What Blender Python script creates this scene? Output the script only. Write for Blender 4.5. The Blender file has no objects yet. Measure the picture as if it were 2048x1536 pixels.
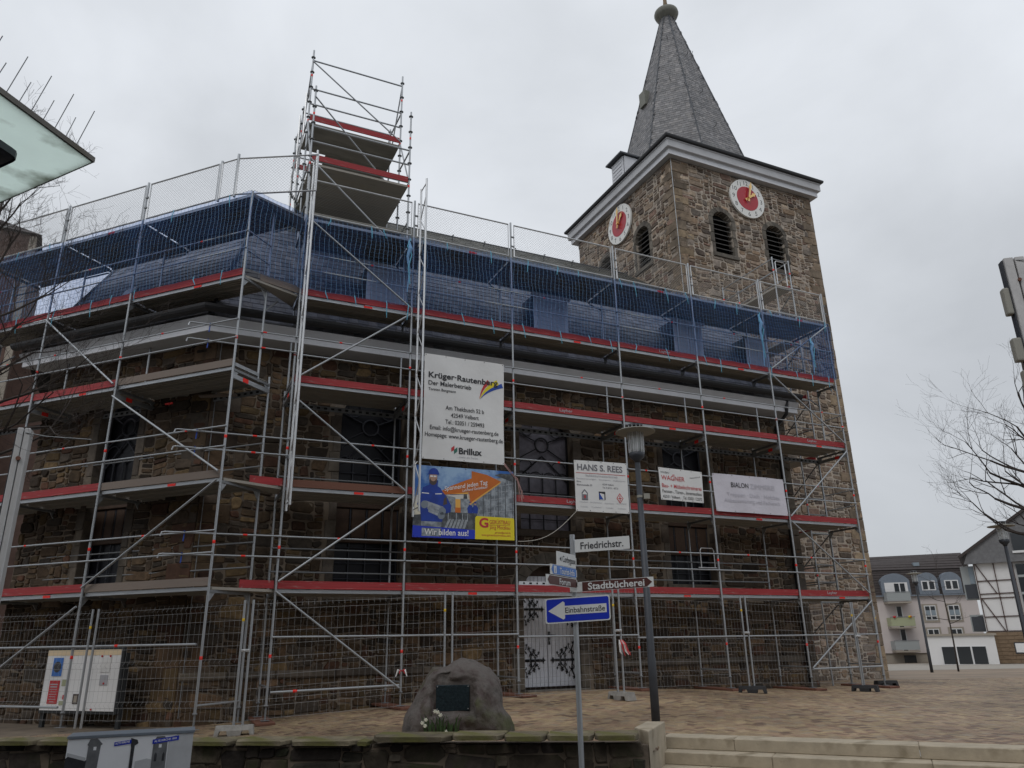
import bpy, bmesh, math, random
from mathutils import Vector, Matrix
from mathutils.geometry import tessellate_polygon

rad = math.radians
SC = bpy.context.scene
COL = SC.collection

# ------------------------------------------------------------------ camera
PITCH, ROLL, FPX, ZC = rad(18.985), rad(-0.987), 1506.17, 1.65
_fw = Vector((0, math.cos(PITCH), math.sin(PITCH)))
_rt = Vector((1, 0, 0))
_up = _rt.cross(_fw)
CR = _rt * math.cos(ROLL) + _up * math.sin(ROLL)
CU = _up * math.cos(ROLL) - _rt * math.sin(ROLL)
cam_data = bpy.data.cameras.new('camera')
cam_data.sensor_width = 36.0
cam_data.lens = 36.0 * FPX / 2048.0
cam_data.clip_start = 0.1
cam_data.clip_end = 2000.0
cam = bpy.data.objects.new('camera', cam_data)
COL.objects.link(cam)
cam.matrix_world = Matrix(((CR.x, CU.x, -_fw.x, 0), (CR.y, CU.y, -_fw.y, 0), (CR.z, CU.z, -_fw.z, ZC), (0, 0, 0, 1)))
SC.camera = cam

# ------------------------------------------------------------------ sky and sun (bright overcast)
SUN_EL, SUN_AZ = rad(48), rad(205)          # azimuth measured clockwise from +Y
world = bpy.data.worlds.new('World')
SC.world = world
world.use_nodes = True
wn, wl = world.node_tree.nodes, world.node_tree.links
wn.clear()
w_out = wn.new('ShaderNodeOutputWorld')
w_bg = wn.new('ShaderNodeBackground')
w_bg.inputs['Strength'].default_value = 0.1
w_sky = wn.new('ShaderNodeTexSky')
w_sky.sky_type = 'NISHITA'
w_sky.sun_disc = False
w_sky.sun_elevation = SUN_EL
w_sky.sun_rotation = SUN_AZ
w_tc = wn.new('ShaderNodeTexCoord')
w_map = wn.new('ShaderNodeMapping')
w_map.inputs['Scale'].default_value = (1.0, 1.0, 1.5)
w_n = wn.new('ShaderNodeTexNoise')
w_n.inputs['Scale'].default_value = 2.3
w_n.inputs['Detail'].default_value = 6.0
w_n.inputs['Roughness'].default_value = 0.5
w_n.inputs['Distortion'].default_value = 0.4
w_r = wn.new('ShaderNodeValToRGB')
w_r.color_ramp.elements[0].position = 0.30
w_r.color_ramp.elements[0].color = (6.35, 6.65, 7.05, 1)
w_r.color_ramp.elements[1].position = 0.62
w_r.color_ramp.elements[1].color = (8.2, 8.55, 9.05, 1)
w_mix = wn.new('ShaderNodeMixRGB')
w_mix.inputs['Fac'].default_value = 0.94
wl.new(w_tc.outputs['Generated'], w_map.inputs['Vector'])
wl.new(w_map.outputs['Vector'], w_n.inputs['Vector'])
wl.new(w_n.outputs['Fac'], w_r.inputs['Fac'])
wl.new(w_sky.outputs['Color'], w_mix.inputs['Color1'])
wl.new(w_r.outputs['Color'], w_mix.inputs['Color2'])
# an overcast sky is darker towards the horizon than overhead
w_sep = wn.new('ShaderNodeSeparateXYZ')
w_el = wn.new('ShaderNodeMapRange')
w_el.inputs['From Min'].default_value = 0.0
w_el.inputs['From Max'].default_value = 0.62
w_el.inputs['To Min'].default_value = 0.66
w_el.inputs['To Max'].default_value = 1.04
w_mul = wn.new('ShaderNodeMixRGB')
w_mul.blend_type = 'MULTIPLY'
w_mul.inputs['Fac'].default_value = 1.0
wl.new(w_tc.outputs['Generated'], w_sep.inputs['Vector'])
wl.new(w_sep.outputs['Z'], w_el.inputs['Value'])
wl.new(w_mix.outputs['Color'], w_mul.inputs['Color1'])
wl.new(w_el.outputs['Result'], w_mul.inputs['Color2'])
wl.new(w_mul.outputs['Color'], w_bg.inputs['Color'])
wl.new(w_bg.outputs['Background'], w_out.inputs['Surface'])

sun_data = bpy.data.lights.new('sun', 'SUN')
sun_data.energy = 0.6
sun_data.angle = rad(25)
sun_data.color = (1.0, 0.97, 0.93)
sun = bpy.data.objects.new('sun', sun_data)
COL.objects.link(sun)
_sd = Vector((math.sin(SUN_AZ) * math.cos(SUN_EL), math.cos(SUN_AZ) * math.cos(SUN_EL), math.sin(SUN_EL)))
sun.rotation_euler = (-_sd).to_track_quat('-Z', 'Y').to_euler()
sun.location = _sd * 60

SC.view_settings.view_transform = 'Standard'
SC.view_settings.look = 'None'
SC.view_settings.exposure = 0.0
SC.view_settings.gamma = 1.0
SC.view_settings.use_curve_mapping = False
SC.render.engine = 'CYCLES'
SC.cycles.max_bounces = 6
SC.cycles.diffuse_bounces = 3
SC.cycles.glossy_bounces = 3
SC.cycles.transparent_max_bounces = 24

# ------------------------------------------------------------------ geometry helpers
def project(p):
    q = Vector(p) - Vector((0, 0, ZC))
    z = q.dot(_fw)
    if z < 0.2:
        return None
    return 1024 + FPX * q.dot(CR) / z, 768 - FPX * q.dot(CU) / z, z

def in_frame(p, m=30):
    r = project(p)
    return r is not None and -m < r[0] < 2048 + m and -m < r[1] < 1536 + m

class MB:
    """collects faces for one mesh"""
    def __init__(self):
        self.v, self.f, self.m, self.c = [], [], [], []
    def add(self, verts, faces, mi=0, col=None):
        o = len(self.v)
        self.v += [tuple(p) for p in verts]
        for f in faces:
            self.f.append([o + i for i in f])
            self.m.append(mi)
            self.c.append(col)
    def box(self, c, s, rot=None, mi=0, col=None):
        hx, hy, hz = s[0] / 2, s[1] / 2, s[2] / 2
        vs = [Vector((x, y, z)) for x in (-hx, hx) for y in (-hy, hy) for z in (-hz, hz)]
        if rot is not None:
            vs = [rot @ p for p in vs]
        c = Vector(c)
        self.add([p + c for p in vs], [(0, 1, 3, 2), (4, 6, 7, 5), (0, 4, 5, 1), (2, 3, 7, 6), (0, 2, 6, 4), (1, 5, 7, 3)], mi, col)
    def bar(self, p, q, w, h, mi=0, up=(0, 0, 1), col=None):
        p, q = Vector(p), Vector(q)
        d = q - p
        L = d.length
        if L < 1e-6:
            return
        d.normalize()
        u = Vector(up)
        if abs(d.dot(u)) > 0.98:
            u = Vector((0, 1, 0))
        s = d.cross(u).normalized()
        u = s.cross(d)
        vs = []
        for e in (p, q):
            vs += [e - s * w / 2 - u * h / 2, e + s * w / 2 - u * h / 2, e + s * w / 2 + u * h / 2, e - s * w / 2 + u * h / 2]
        self.add(vs, [(0, 3, 2, 1), (4, 5, 6, 7), (0, 1, 5, 4), (1, 2, 6, 5), (2, 3, 7, 6), (3, 0, 4, 7)], mi, col)
    def tube(self, pts, r, n=6, mi=0, cap=True, col=None):
        pts = [Vector(p) for p in pts]
        rs = r if isinstance(r, (list, tuple)) else [r] * len(pts)
        rings = []
        prev = None
        for i, p in enumerate(pts):
            if i == 0:
                d = pts[1] - p
            elif i == len(pts) - 1:
                d = p - pts[-2]
            else:
                d = pts[i + 1] - pts[i - 1]
            if d.length < 1e-9:
                d = Vector((0, 0, 1))
            d.normalize()
            if prev is None:
                a = Vector((0, 0, 1)) if abs(d.z) < 0.9 else Vector((1, 0, 0))
                s = d.cross(a).normalized()
            else:
                s = (prev - d * prev.dot(d))
                s = s.normalized() if s.length > 1e-6 else d.orthogonal().normalized()
            prev = s
            t = d.cross(s)
            rings.append([p + (s * math.cos(2 * math.pi * k / n) + t * math.sin(2 * math.pi * k / n)) * rs[i] for k in range(n)])
        vs = [q for ring in rings for q in ring]
        fs = []
        for i in range(len(pts) - 1):
            for k in range(n):
                a, b = i * n + k, i * n + (k + 1) % n
                fs.append((a, b, b + n, a + n))
        if cap:
            fs.append(tuple(range(n - 1, -1, -1)))
            o = (len(pts) - 1) * n
            fs.append(tuple(o + k for k in range(n)))
        self.add(vs, fs, mi, col)
    def poly(self, pts, mi=0, col=None):
        self.add(pts, [tuple(range(len(pts)))], mi, col)
    def prism(self, pts, d, mi=0, col=None):
        """polygon pts (3D, counter-clockwise seen from the front) pushed back by vector d"""
        n = len(pts)
        d = Vector(d)
        vs = [Vector(p) for p in pts] + [Vector(p) + d for p in pts]
        fs = [tuple(range(n)), tuple(range(2 * n - 1, n - 1, -1))]
        fs += [(k, k + n, (k + 1) % n + n, (k + 1) % n) for k in range(n)]
        self.add(vs, fs, mi, col)
    def lathe(self, prof, c=(0, 0, 0), n=20, mi=0, col=None):
        c = Vector(c)
        vs, fs = [], []
        for r, z in prof:
            for k in range(n):
                a = 2 * math.pi * k / n
                vs.append(c + Vector((r * math.cos(a), r * math.sin(a), z)))
        for i in range(len(prof) - 1):
            for k in range(n):
                a, b = i * n + k, i * n + (k + 1) % n
                fs.append((a, b, b + n, a + n))
        fs.append(tuple(range(n - 1, -1, -1)))
        o = (len(prof) - 1) * n
        fs.append(tuple(o + k for k in range(n)))
        self.add(vs, fs, mi, col)
    def mesh(self, name, mats, smooth=False):
        me = bpy.data.meshes.new(name)
        me.from_pydata(self.v, [], self.f)
        if not isinstance(mats, (list, tuple)):
            mats = [mats]
        for m in mats:
            me.materials.append(m)
        if len(mats) > 1:
            me.polygons.foreach_set('material_index', self.m)
        if any(c is not None for c in self.c):
            at = me.color_attributes.new('Col', 'FLOAT_COLOR', 'CORNER')
            buf = []
            for f, c in zip(self.f, self.c):
                c = c or (1, 1, 1)
                buf += [c[0], c[1], c[2], 1.0] * len(f)
            at.data.foreach_set('color', buf)
        if smooth:
            me.polygons.foreach_set('use_smooth', [True] * len(self.f))
        me.update()
        return me
    def build(self, name, mats, parent=None, smooth=False, kind=None):
        o = bpy.data.objects.new(name, self.mesh(name, mats, smooth))
        COL.objects.link(o)
        if parent is not None:
            o.parent = parent
        if kind:
            o['kind'] = kind
        return o

class LMB:
    """several lines of lettering, each built as a part of its own"""
    def __init__(self):
        self.lines = []
    def add(self, verts, faces, mi=0, col=None):
        b_ = MB()
        b_.add(verts, faces, mi, col)
        self.lines.append(b_)
    def poly(self, pts, mi=0, col=None):
        self.add(pts, [tuple(range(len(pts)))], mi, col)
    def build(self, name, mats, parent=None, **k):
        return [b_.build(name, mats, parent, **k) for b_ in self.lines][0]

def bevel_mesh(o, w, seg=1, ang=35):
    bm = bmesh.new()
    bm.from_mesh(o.data)
    bmesh.ops.remove_doubles(bm, verts=bm.verts, dist=1e-5)
    es = [e for e in bm.edges if len(e.link_faces) == 2 and e.calc_face_angle(0) > rad(ang)]
    bmesh.ops.bevel(bm, geom=es, offset=w, segments=seg, affect='EDGES', profile=0.6)
    bm.to_mesh(o.data)
    bm.free()
    return o

def tag(o, label=None, cat=None, group=None, kind=None):
    if label: o['label'] = label
    if cat: o['category'] = cat
    if group: o['group'] = group
    if kind: o['kind'] = kind
    return o

def empty(name, loc=(0, 0, 0), rz=0.0, label=None, cat=None, group=None, parent=None):
    o = bpy.data.objects.new(name, None)
    o.empty_display_size = 0.2
    COL.objects.link(o)
    o.location = loc
    o.rotation_euler = (0, 0, rz)
    if parent is not None:
        o.parent = parent
    return tag(o, label, cat, group)

_unit = {}
def unit_tube(mat, n=8):
    k = ('t', mat.name, n)
    if k not in _unit:
        b = MB()
        b.tube([(0, 0, 0), (0, 0, 1)], 1.0, n)
        me = b.mesh('tube', mat)
        me.polygons.foreach_set('use_smooth', [len(f) == 4 for f in b.f])
        _unit[k] = me
    return _unit[k]

def unit_box(mat):
    k = ('b', mat.name)
    if k not in _unit:
        b = MB()
        b.box((0, 0, 0), (1, 1, 1))
        _unit[k] = b.mesh('box', mat)
    return _unit[k]

def tube_obj(name, p, q, r, mat, parent, n=8):
    p, q = Vector(p), Vector(q)
    d = q - p
    o = bpy.data.objects.new(name, unit_tube(mat, n))
    COL.objects.link(o)
    o.parent = parent
    rot = d.to_track_quat('Z', 'Y').to_matrix().to_4x4()
    o.matrix_basis = Matrix.Translation(p) @ rot @ Matrix.Diagonal((r, r, d.length, 1))
    return o

def box_obj(name, c, s, mat, parent, rot=None):
    o = bpy.data.objects.new(name, unit_box(mat))
    COL.objects.link(o)
    o.parent = parent
    m = rot.to_4x4() if rot is not None else Matrix.Identity(4)
    o.matrix_basis = Matrix.Translation(Vector(c)) @ m @ Matrix.Diagonal((s[0], s[1], s[2], 1))
    return o

def copy_tree(o, parent=None):
    c = o.copy()
    COL.objects.link(c)
    c.parent = parent
    for ch in list(o.children):
        copy_tree(ch, c)
    return c

def RZ(a):
    return Matrix.Rotation(a, 3, 'Z')

# ------------------------------------------------------------------ materials
MAT = {}
def mat(name, col, rough=0.8, metal=0.0, var=0.0, vscale=6.0, col2=None, bump=0.0, bscale=40.0, spec=0.4, attr=False,
        stretch=None, alpha=1.0, spots=None, detail=6.0, grime=None):
    """procedural surface: colour mottled by noise, optional per-piece colour attribute, fine relief"""
    m = bpy.data.materials.new(name)
    m.use_nodes = True
    nt = m.node_tree
    N, Lk = nt.nodes, nt.links
    b = N['Principled BSDF']
    b.inputs['Roughness'].default_value = rough
    b.inputs['Metallic'].default_value = metal
    b.inputs['Specular IOR Level'].default_value = spec
    tc = N.new('ShaderNodeTexCoord')
    src = tc.outputs['Object']
    if stretch:
        mp = N.new('ShaderNodeMapping')
        mp.inputs['Scale'].default_value = stretch
        Lk.new(src, mp.inputs['Vector'])
        src = mp.outputs['Vector']
    c1 = (*col, 1)
    if attr:
        at = N.new('ShaderNodeAttribute')
        at.attribute_name = 'Col'
        mul = N.new('ShaderNodeMixRGB')
        mul.blend_type = 'MULTIPLY'
        mul.inputs['Fac'].default_value = 1.0
        mul.inputs['Color1'].default_value = c1
        Lk.new(at.outputs['Color'], mul.inputs['Color2'])
        base = mul.outputs['Color']
    else:
        rgb = N.new('ShaderNodeRGB')
        rgb.outputs[0].default_value = c1
        base = rgb.outputs[0]
    if var > 0 or col2:
        ns = N.new('ShaderNodeTexNoise')
        ns.inputs['Scale'].default_value = vscale
        ns.inputs['Detail'].default_value = detail
        ns.inputs['Roughness'].default_value = 0.62
        Lk.new(src, ns.inputs['Vector'])
        if col2:
            rp = N.new('ShaderNodeValToRGB')
            rp.color_ramp.elements[0].position = 0.42
            rp.color_ramp.elements[1].position = 0.62
            mx = N.new('ShaderNodeMixRGB')
            Lk.new(ns.outputs['Fac'], rp.inputs['Fac'])
            Lk.new(rp.outputs['Color'], mx.inputs['Fac'])
            Lk.new(base, mx.inputs['Color1'])
            mx.inputs['Color2'].default_value = (*col2, 1)
            base = mx.outputs['Color']
        if var > 0:
            mr = N.new('ShaderNodeMapRange')
            mr.inputs['From Min'].default_value = 0.28
            mr.inputs['From Max'].default_value = 0.72
            mr.inputs['To Min'].default_value = 1 - var
            mr.inputs['To Max'].default_value = 1 + var * 0.7
            Lk.new(ns.outputs['Fac'], mr.inputs['Value'])
            m2 = N.new('ShaderNodeMixRGB')
            m2.blend_type = 'MULTIPLY'
            m2.inputs['Fac'].default_value = 1.0
            Lk.new(base, m2.inputs['Color1'])
            Lk.new(mr.outputs['Result'], m2.inputs['Color2'])
            base = m2.outputs['Color']
    if spots:
        sc, lo, hi, scol = spots
        n2 = N.new('ShaderNodeTexNoise')
        n2.inputs['Scale'].default_value = sc
        n2.inputs['Detail'].default_value = 8
        Lk.new(tc.outputs['Object'], n2.inputs['Vector'])
        r2 = N.new('ShaderNodeValToRGB')
        r2.color_ramp.elements[0].position = lo
        r2.color_ramp.elements[1].position = hi
        m3 = N.new('ShaderNodeMixRGB')
        Lk.new(n2.outputs['Fac'], r2.inputs['Fac'])
        Lk.new(r2.outputs['Color'], m3.inputs['Fac'])
        Lk.new(base, m3.inputs['Color1'])
        m3.inputs['Color2'].default_value = (*scol, 1)
        base = m3.outputs['Color']
    if grime:
        n4 = N.new('ShaderNodeTexNoise')
        n4.inputs['Scale'].default_value = grime[0]
        n4.inputs['Detail'].default_value = 7
        n4.inputs['Roughness'].default_value = 0.65
        Lk.new(tc.outputs['Object'], n4.inputs['Vector'])
        r4 = N.new('ShaderNodeMapRange')
        r4.inputs['From Min'].default_value = 0.36
        r4.inputs['From Max'].default_value = 0.6
        r4.inputs['To Min'].default_value = grime[1]
        r4.inputs['To Max'].default_value = 1.1
        m4 = N.new('ShaderNodeMixRGB')
        m4.blend_type = 'MULTIPLY'
        m4.inputs['Fac'].default_value = 1.0
        Lk.new(n4.outputs['Fac'], r4.inputs['Value'])
        Lk.new(base, m4.inputs['Color1'])
        Lk.new(r4.outputs['Result'], m4.inputs['Color2'])
        base = m4.outputs['Color']
    Lk.new(base, b.inputs['Base Color'])
    if bump > 0:
        nb = N.new('ShaderNodeTexNoise')
        nb.inputs['Scale'].default_value = bscale
        nb.inputs['Detail'].default_value = 8
        Lk.new(src, nb.inputs['Vector'])
        bp = N.new('ShaderNodeBump')
        bp.inputs['Strength'].default_value = 0.6
        bp.inputs['Distance'].default_value = bump
        Lk.new(nb.outputs['Fac'], bp.inputs['Height'])
        Lk.new(bp.outputs['Normal'], b.inputs['Normal'])
    if alpha < 1:
        b.inputs['Alpha'].default_value = alpha
    MAT[name] = m
    return m

mat('galvanised steel', (0.42, 0.44, 0.46), 0.5, 0.7, var=0.4, vscale=9, spots=(7, 0.63, 0.75, (0.55, 0.53, 0.5)))
mat('galvanised dull', (0.25, 0.26, 0.27), 0.6, 0.5, var=0.35, vscale=10)
mat('steel deck', (0.4, 0.375, 0.33), 0.65, 0.0, var=0.35, vscale=4, col2=(0.31, 0.28, 0.235))
mat('aluminium', (0.62, 0.63, 0.64), 0.4, 0.7, var=0.15, vscale=8)
mat('red board', (0.34, 0.03, 0.034), 0.65, var=0.45, vscale=3, spots=(9, 0.6, 0.74, (0.36, 0.22, 0.2)), stretch=(0.4, 3, 3))
mat('red tape', (0.9, 0.03, 0.02), 0.5)
mat('grey timber', (0.27, 0.23, 0.2), 0.85, var=0.35, vscale=7, col2=(0.2, 0.15, 0.12), stretch=(0.5, 6, 6), bump=0.003)
mat('brown timber', (0.17, 0.075, 0.05), 0.8, var=0.35, vscale=7, stretch=(0.5, 6, 6), bump=0.003)
mat('ply underside', (0.22, 0.21, 0.185), 0.75, var=0.3, vscale=3)
mat('tower rubble', (1.14, 1.12, 1.1), 0.92, var=0.45, vscale=9, bump=0.02, bscale=20, attr=True, grime=(0.6, 0.72))
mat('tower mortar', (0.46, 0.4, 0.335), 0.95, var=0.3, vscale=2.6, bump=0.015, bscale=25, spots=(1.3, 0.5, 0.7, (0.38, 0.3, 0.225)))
mat('mortar', (0.195, 0.156, 0.118), 0.95, var=0.35, vscale=2.2, bump=0.012, bscale=25, spots=(0.9, 0.5, 0.72, (0.1, 0.08, 0.062)))  # darker than the tower's mortar: scaffold shade and soot put into the colour
mat('rubble', (1, 1, 1), 0.92, var=0.45, vscale=9, bump=0.02, bscale=20, attr=True, grime=(0.45, 0.5))
mat('dressed stone', (1, 1, 1), 0.9, var=0.4, vscale=5, bump=0.008, bscale=30, attr=True, grime=(0.5, 0.6))
mat('slate', (1, 1, 1), 0.5, var=0.3, vscale=7, bump=0.004, bscale=18, attr=True, spec=0.5)
mat('lead', (0.085, 0.09, 0.1), 0.55, 0.3, var=0.2)
mat('gutter black', (0.018, 0.018, 0.02), 0.5, var=0.2)
mat('cornice paint', (0.5, 0.505, 0.52), 0.7, var=0.12, vscale=2)
mat('cornice light', (0.66, 0.67, 0.7), 0.65, var=0.1, vscale=2)
mat('white paint', (0.66, 0.66, 0.67), 0.6, var=0.08, vscale=3)
mat('door paint', (0.68, 0.69, 0.74), 0.6, var=0.12, vscale=4)
mat('black iron', (0.012, 0.012, 0.014), 0.5, 0.2)
mat('window glass', (0.01, 0.01, 0.014), 0.35, spec=0.2, var=0.3, vscale=3)
mat('lead glass', (0.15, 0.14, 0.165), 0.45, spec=0.3, var=0.35, vscale=6)
mat('tracery iron', (0.045, 0.048, 0.06), 0.6)
mat('tracery light', (0.16, 0.17, 0.19), 0.6)
mat('window wood', (0.075, 0.045, 0.03), 0.7, var=0.3, vscale=6)
mat('louvre', (0.1, 0.095, 0.09), 0.8, var=0.25)
mat('dark void', (0.006, 0.006, 0.007), 0.9)
mat('clock white', (0.78, 0.78, 0.75), 0.5)
mat('clock red', (0.42, 0.02, 0.035), 0.3)
mat('gilding', (0.75, 0.5, 0.2), 0.35, 0.6)
mat('finial wood', (0.22, 0.16, 0.1), 0.7)
mat('board frame', (0.028, 0.03, 0.032), 0.6)
mat('copper patina', (0.2, 0.2, 0.17), 0.6, var=0.2)
mat('net blue', (0.17, 0.34, 0.58), 0.7)
mat('tie blue', (0.13, 0.42, 0.58), 0.7)
mat('wire', (0.36, 0.36, 0.36), 0.5, 0.4)
mat('concrete', (0.3, 0.29, 0.27), 0.95, var=0.25, vscale=9, bump=0.006)
mat('rubber', (0.03, 0.03, 0.032), 0.85, var=0.25)
mat('yellow band', (0.75, 0.5, 0.03), 0.5)
mat('banner white', (0.72, 0.72, 0.71), 0.55, var=0.05, vscale=2, bump=0.012, bscale=5)
mat('banner lilac', (0.62, 0.6, 0.66), 0.7, var=0.06, vscale=2, bump=0.02, bscale=6)
mat('ink black', (0.03, 0.03, 0.035), 0.6)
mat('ink grey', (0.16, 0.16, 0.18), 0.6)
mat('ink faint', (0.42, 0.42, 0.45), 0.6)
mat('ink red', (0.5, 0.04, 0.045), 0.6)
mat('ink blue', (0.02, 0.07, 0.36), 0.6)
mat('ink yellow', (0.75, 0.62, 0.02), 0.5)
mat('ink green', (0.04, 0.16, 0.12), 0.6)
mat('ink white', (0.78, 0.78, 0.78), 0.6)
mat('ink orange', (0.55, 0.14, 0.015), 0.5, var=0.2, vscale=2)
mat('ink amber', (0.75, 0.4, 0.08), 0.5)
mat('print sky', (0.03, 0.13, 0.42), 0.5, col2=(0.3, 0.45, 0.65), vscale=1.6)
mat('print grey', (0.14, 0.16, 0.18), 0.5, col2=(0.34, 0.38, 0.42), vscale=7)
mat('print dark', (0.05, 0.055, 0.06), 0.5, col2=(0.13, 0.14, 0.15), vscale=9)
mat('print haze', (0.55, 0.56, 0.56), 0.5, col2=(0.66, 0.62, 0.5), vscale=2)
mat('print jacket', (0.012, 0.045, 0.3), 0.5, var=0.3, vscale=5)
mat('print skin', (0.42, 0.26, 0.19), 0.5)
mat('print beard', (0.07, 0.05, 0.045), 0.5)
mat('print steel', (0.32, 0.35, 0.38), 0.4, var=0.4, vscale=16)
mat('sign white', (0.68, 0.69, 0.68), 0.45)
mat('sign brown', (0.085, 0.028, 0.024), 0.45)
mat('sign blue', (0.012, 0.035, 0.46), 0.4)
mat('sign light blue', (0.05, 0.18, 0.55), 0.4)
mat('anthracite', (0.055, 0.06, 0.07), 0.5, 0.2, var=0.12)
mat('lamp shade', (0.3, 0.29, 0.25), 0.6)
mat('boulder', (0.165, 0.147, 0.135), 0.9, var=0.7, vscale=4.0, bump=0.06, bscale=9, col2=(0.06, 0.045, 0.042), spots=(1.9, 0.56, 0.7, (0.07, 0.075, 0.035)))
mat('bronze plaque', (0.028, 0.045, 0.055), 0.4, 0.5, var=0.5, vscale=30, bump=0.004, bscale=60)
mat('mossy stone', (1, 1, 1), 0.95, var=0.5, vscale=6, bump=0.03, bscale=14, attr=True, spots=(2.6, 0.55, 0.72, (0.045, 0.05, 0.02)))
mat('moss cap', (1, 1, 1), 0.95, var=0.5, vscale=5, bump=0.03, bscale=14, attr=True, spots=(2.2, 0.46, 0.62, (0.12, 0.115, 0.035)))
mat('step stone', (0.42, 0.36, 0.27), 0.85, var=0.2, vscale=4, bump=0.005, spots=(3.0, 0.58, 0.75, (0.22, 0.18, 0.12)))
mat('paver', (0.92, 0.88, 0.83), 0.6, var=0.2, vscale=12, bump=0.003, attr=True, grime=(0.35, 0.6))
mat('joint sand', (0.17, 0.135, 0.1), 0.95, var=0.3, vscale=3)
mat('asphalt', (0.06, 0.06, 0.062), 0.9, var=0.2, vscale=3)
mat('pale paving', (0.33, 0.3, 0.26), 0.9, var=0.15, vscale=2)
mat('render pink', (0.6, 0.54, 0.52), 0.9, var=0.05, vscale=1)
mat('render white', (0.72, 0.71, 0.7), 0.9, var=0.04, vscale=1)
mat('roof tile dark', (0.05, 0.04, 0.038), 0.75, var=0.25, vscale=3)
mat('zinc', (0.2, 0.23, 0.27), 0.5, 0.3, var=0.1)
mat('beam brown', (0.06, 0.028, 0.022), 0.8)
mat('far glass', (0.03, 0.035, 0.04), 0.15, spec=0.6)
mat('far glass light', (0.25, 0.3, 0.34), 0.2, spec=0.6)
mat('far frame', (0.7, 0.7, 0.7), 0.6)
mat('sandstone trim', (0.34, 0.3, 0.25), 0.9, var=0.1)
mat('brick wall', (0.22, 0.155, 0.1), 0.9, var=0.3, vscale=1.6, stretch=(1, 1, 7))
mat('balcony green', (0.36, 0.38, 0.24), 0.7)
mat('balcony grey', (0.32, 0.34, 0.34), 0.6)
mat('bark', (0.05, 0.04, 0.035), 0.9, var=0.3, vscale=10)
mat('canopy under', (0.78, 0.93, 0.85), 0.8, var=0.08, vscale=2.5, spots=(2.4, 0.53, 0.66, (0.17, 0.2, 0.15)))
mat('canopy edge', (0.2, 0.19, 0.17), 0.8, var=0.3, vscale=6, spots=(3.0, 0.5, 0.65, (0.1, 0.085, 0.05)))
mat('mast white', (0.52, 0.52, 0.52), 0.5, 0.2, var=0.1)
mat('mast grey', (0.52, 0.51, 0.5), 0.55, 0.2, var=0.15)
mat('leaf green', (0.03, 0.06, 0.015), 0.7)
mat('petal', (0.8, 0.8, 0.68), 0.6)
mat('rope', (0.5, 0.48, 0.43), 0.9)
mat('pink twine', (0.45, 0.28, 0.26), 0.9)
mat('far brick', (0.12, 0.075, 0.06), 0.9, var=0.25, vscale=2)

# glazing that lets light through (lamps)
def glass_mat(name, col=(0.9, 0.95, 0.95), fac=0.75):
    m = bpy.data.materials.new(name)
    m.use_nodes = True
    N, Lk = m.node_tree.nodes, m.node_tree.links
    b = N['Principled BSDF']
    b.inputs['Base Color'].default_value = (*col, 1)
    b.inputs['Roughness'].default_value = 0.08
    t = N.new('ShaderNodeBsdfTransparent')
    mx = N.new('ShaderNodeMixShader')
    mx.inputs['Fac'].default_value = 1 - fac
    Lk.new(t.outputs[0], mx.inputs[1])
    Lk.new(b.outputs[0], mx.inputs[2])
    Lk.new(mx.outputs[0], N['Material Output'].inputs['Surface'])
    MAT[name] = m
    return m
def translucent(name, share):
    m = MAT[name]
    N, Lk = m.node_tree.nodes, m.node_tree.links
    b = N['Principled BSDF']
    t = N.new('ShaderNodeBsdfTranslucent')
    src = b.inputs['Base Color'].links[0].from_socket
    Lk.new(src, t.inputs['Color'])
    mx = N.new('ShaderNodeMixShader')
    mx.inputs['Fac'].default_value = share
    Lk.new(b.outputs[0], mx.inputs[1])
    Lk.new(t.outputs[0], mx.inputs[2])
    Lk.new(mx.outputs[0], N['Material Output'].inputs['Surface'])
translucent('canopy under', 0.85)
glass_mat('lamp glass', (0.8, 0.85, 0.85), 0.7)

def net_mat(name, col, cover, tint):
    """fine woven mesh: threads far below a pixel, so the share of cover is all that shows"""
    m = bpy.data.materials.new(name)
    m.use_nodes = True
    N, Lk = m.node_tree.nodes, m.node_tree.links
    d = N.new('ShaderNodeBsdfDiffuse')
    d.inputs['Color'].default_value = (*col, 1)
    t = N.new('ShaderNodeBsdfTransparent')
    t.inputs['Color'].default_value = (*tint, 1)
    mx = N.new('ShaderNodeMixShader')
    tc = N.new('ShaderNodeTexCoord')
    ns = N.new('ShaderNodeTexNoise')
    ns.inputs['Scale'].default_value = 0.9
    mr = N.new('ShaderNodeMapRange')
    mr.inputs['From Min'].default_value = 0.35
    mr.inputs['From Max'].default_value = 0.65
    mr.inputs['To Min'].default_value = 0.0
    mr.inputs['To Max'].default_value = cover * 2.4
    Lk.new(tc.outputs['Object'], ns.inputs['Vector'])
    Lk.new(ns.outputs['Fac'], mr.inputs['Value'])
    Lk.new(mr.outputs['Result'], mx.inputs['Fac'])
    Lk.new(t.outputs[0], mx.inputs[1])
    Lk.new(d.outputs[0], mx.inputs[2])
    Lk.new(mx.outputs[0], N['Material Output'].inputs['Surface'])
    MAT[name] = m
net_mat('net weave', (0.03, 0.09, 0.27), 0.08, (0.74, 0.8, 0.96))

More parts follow.
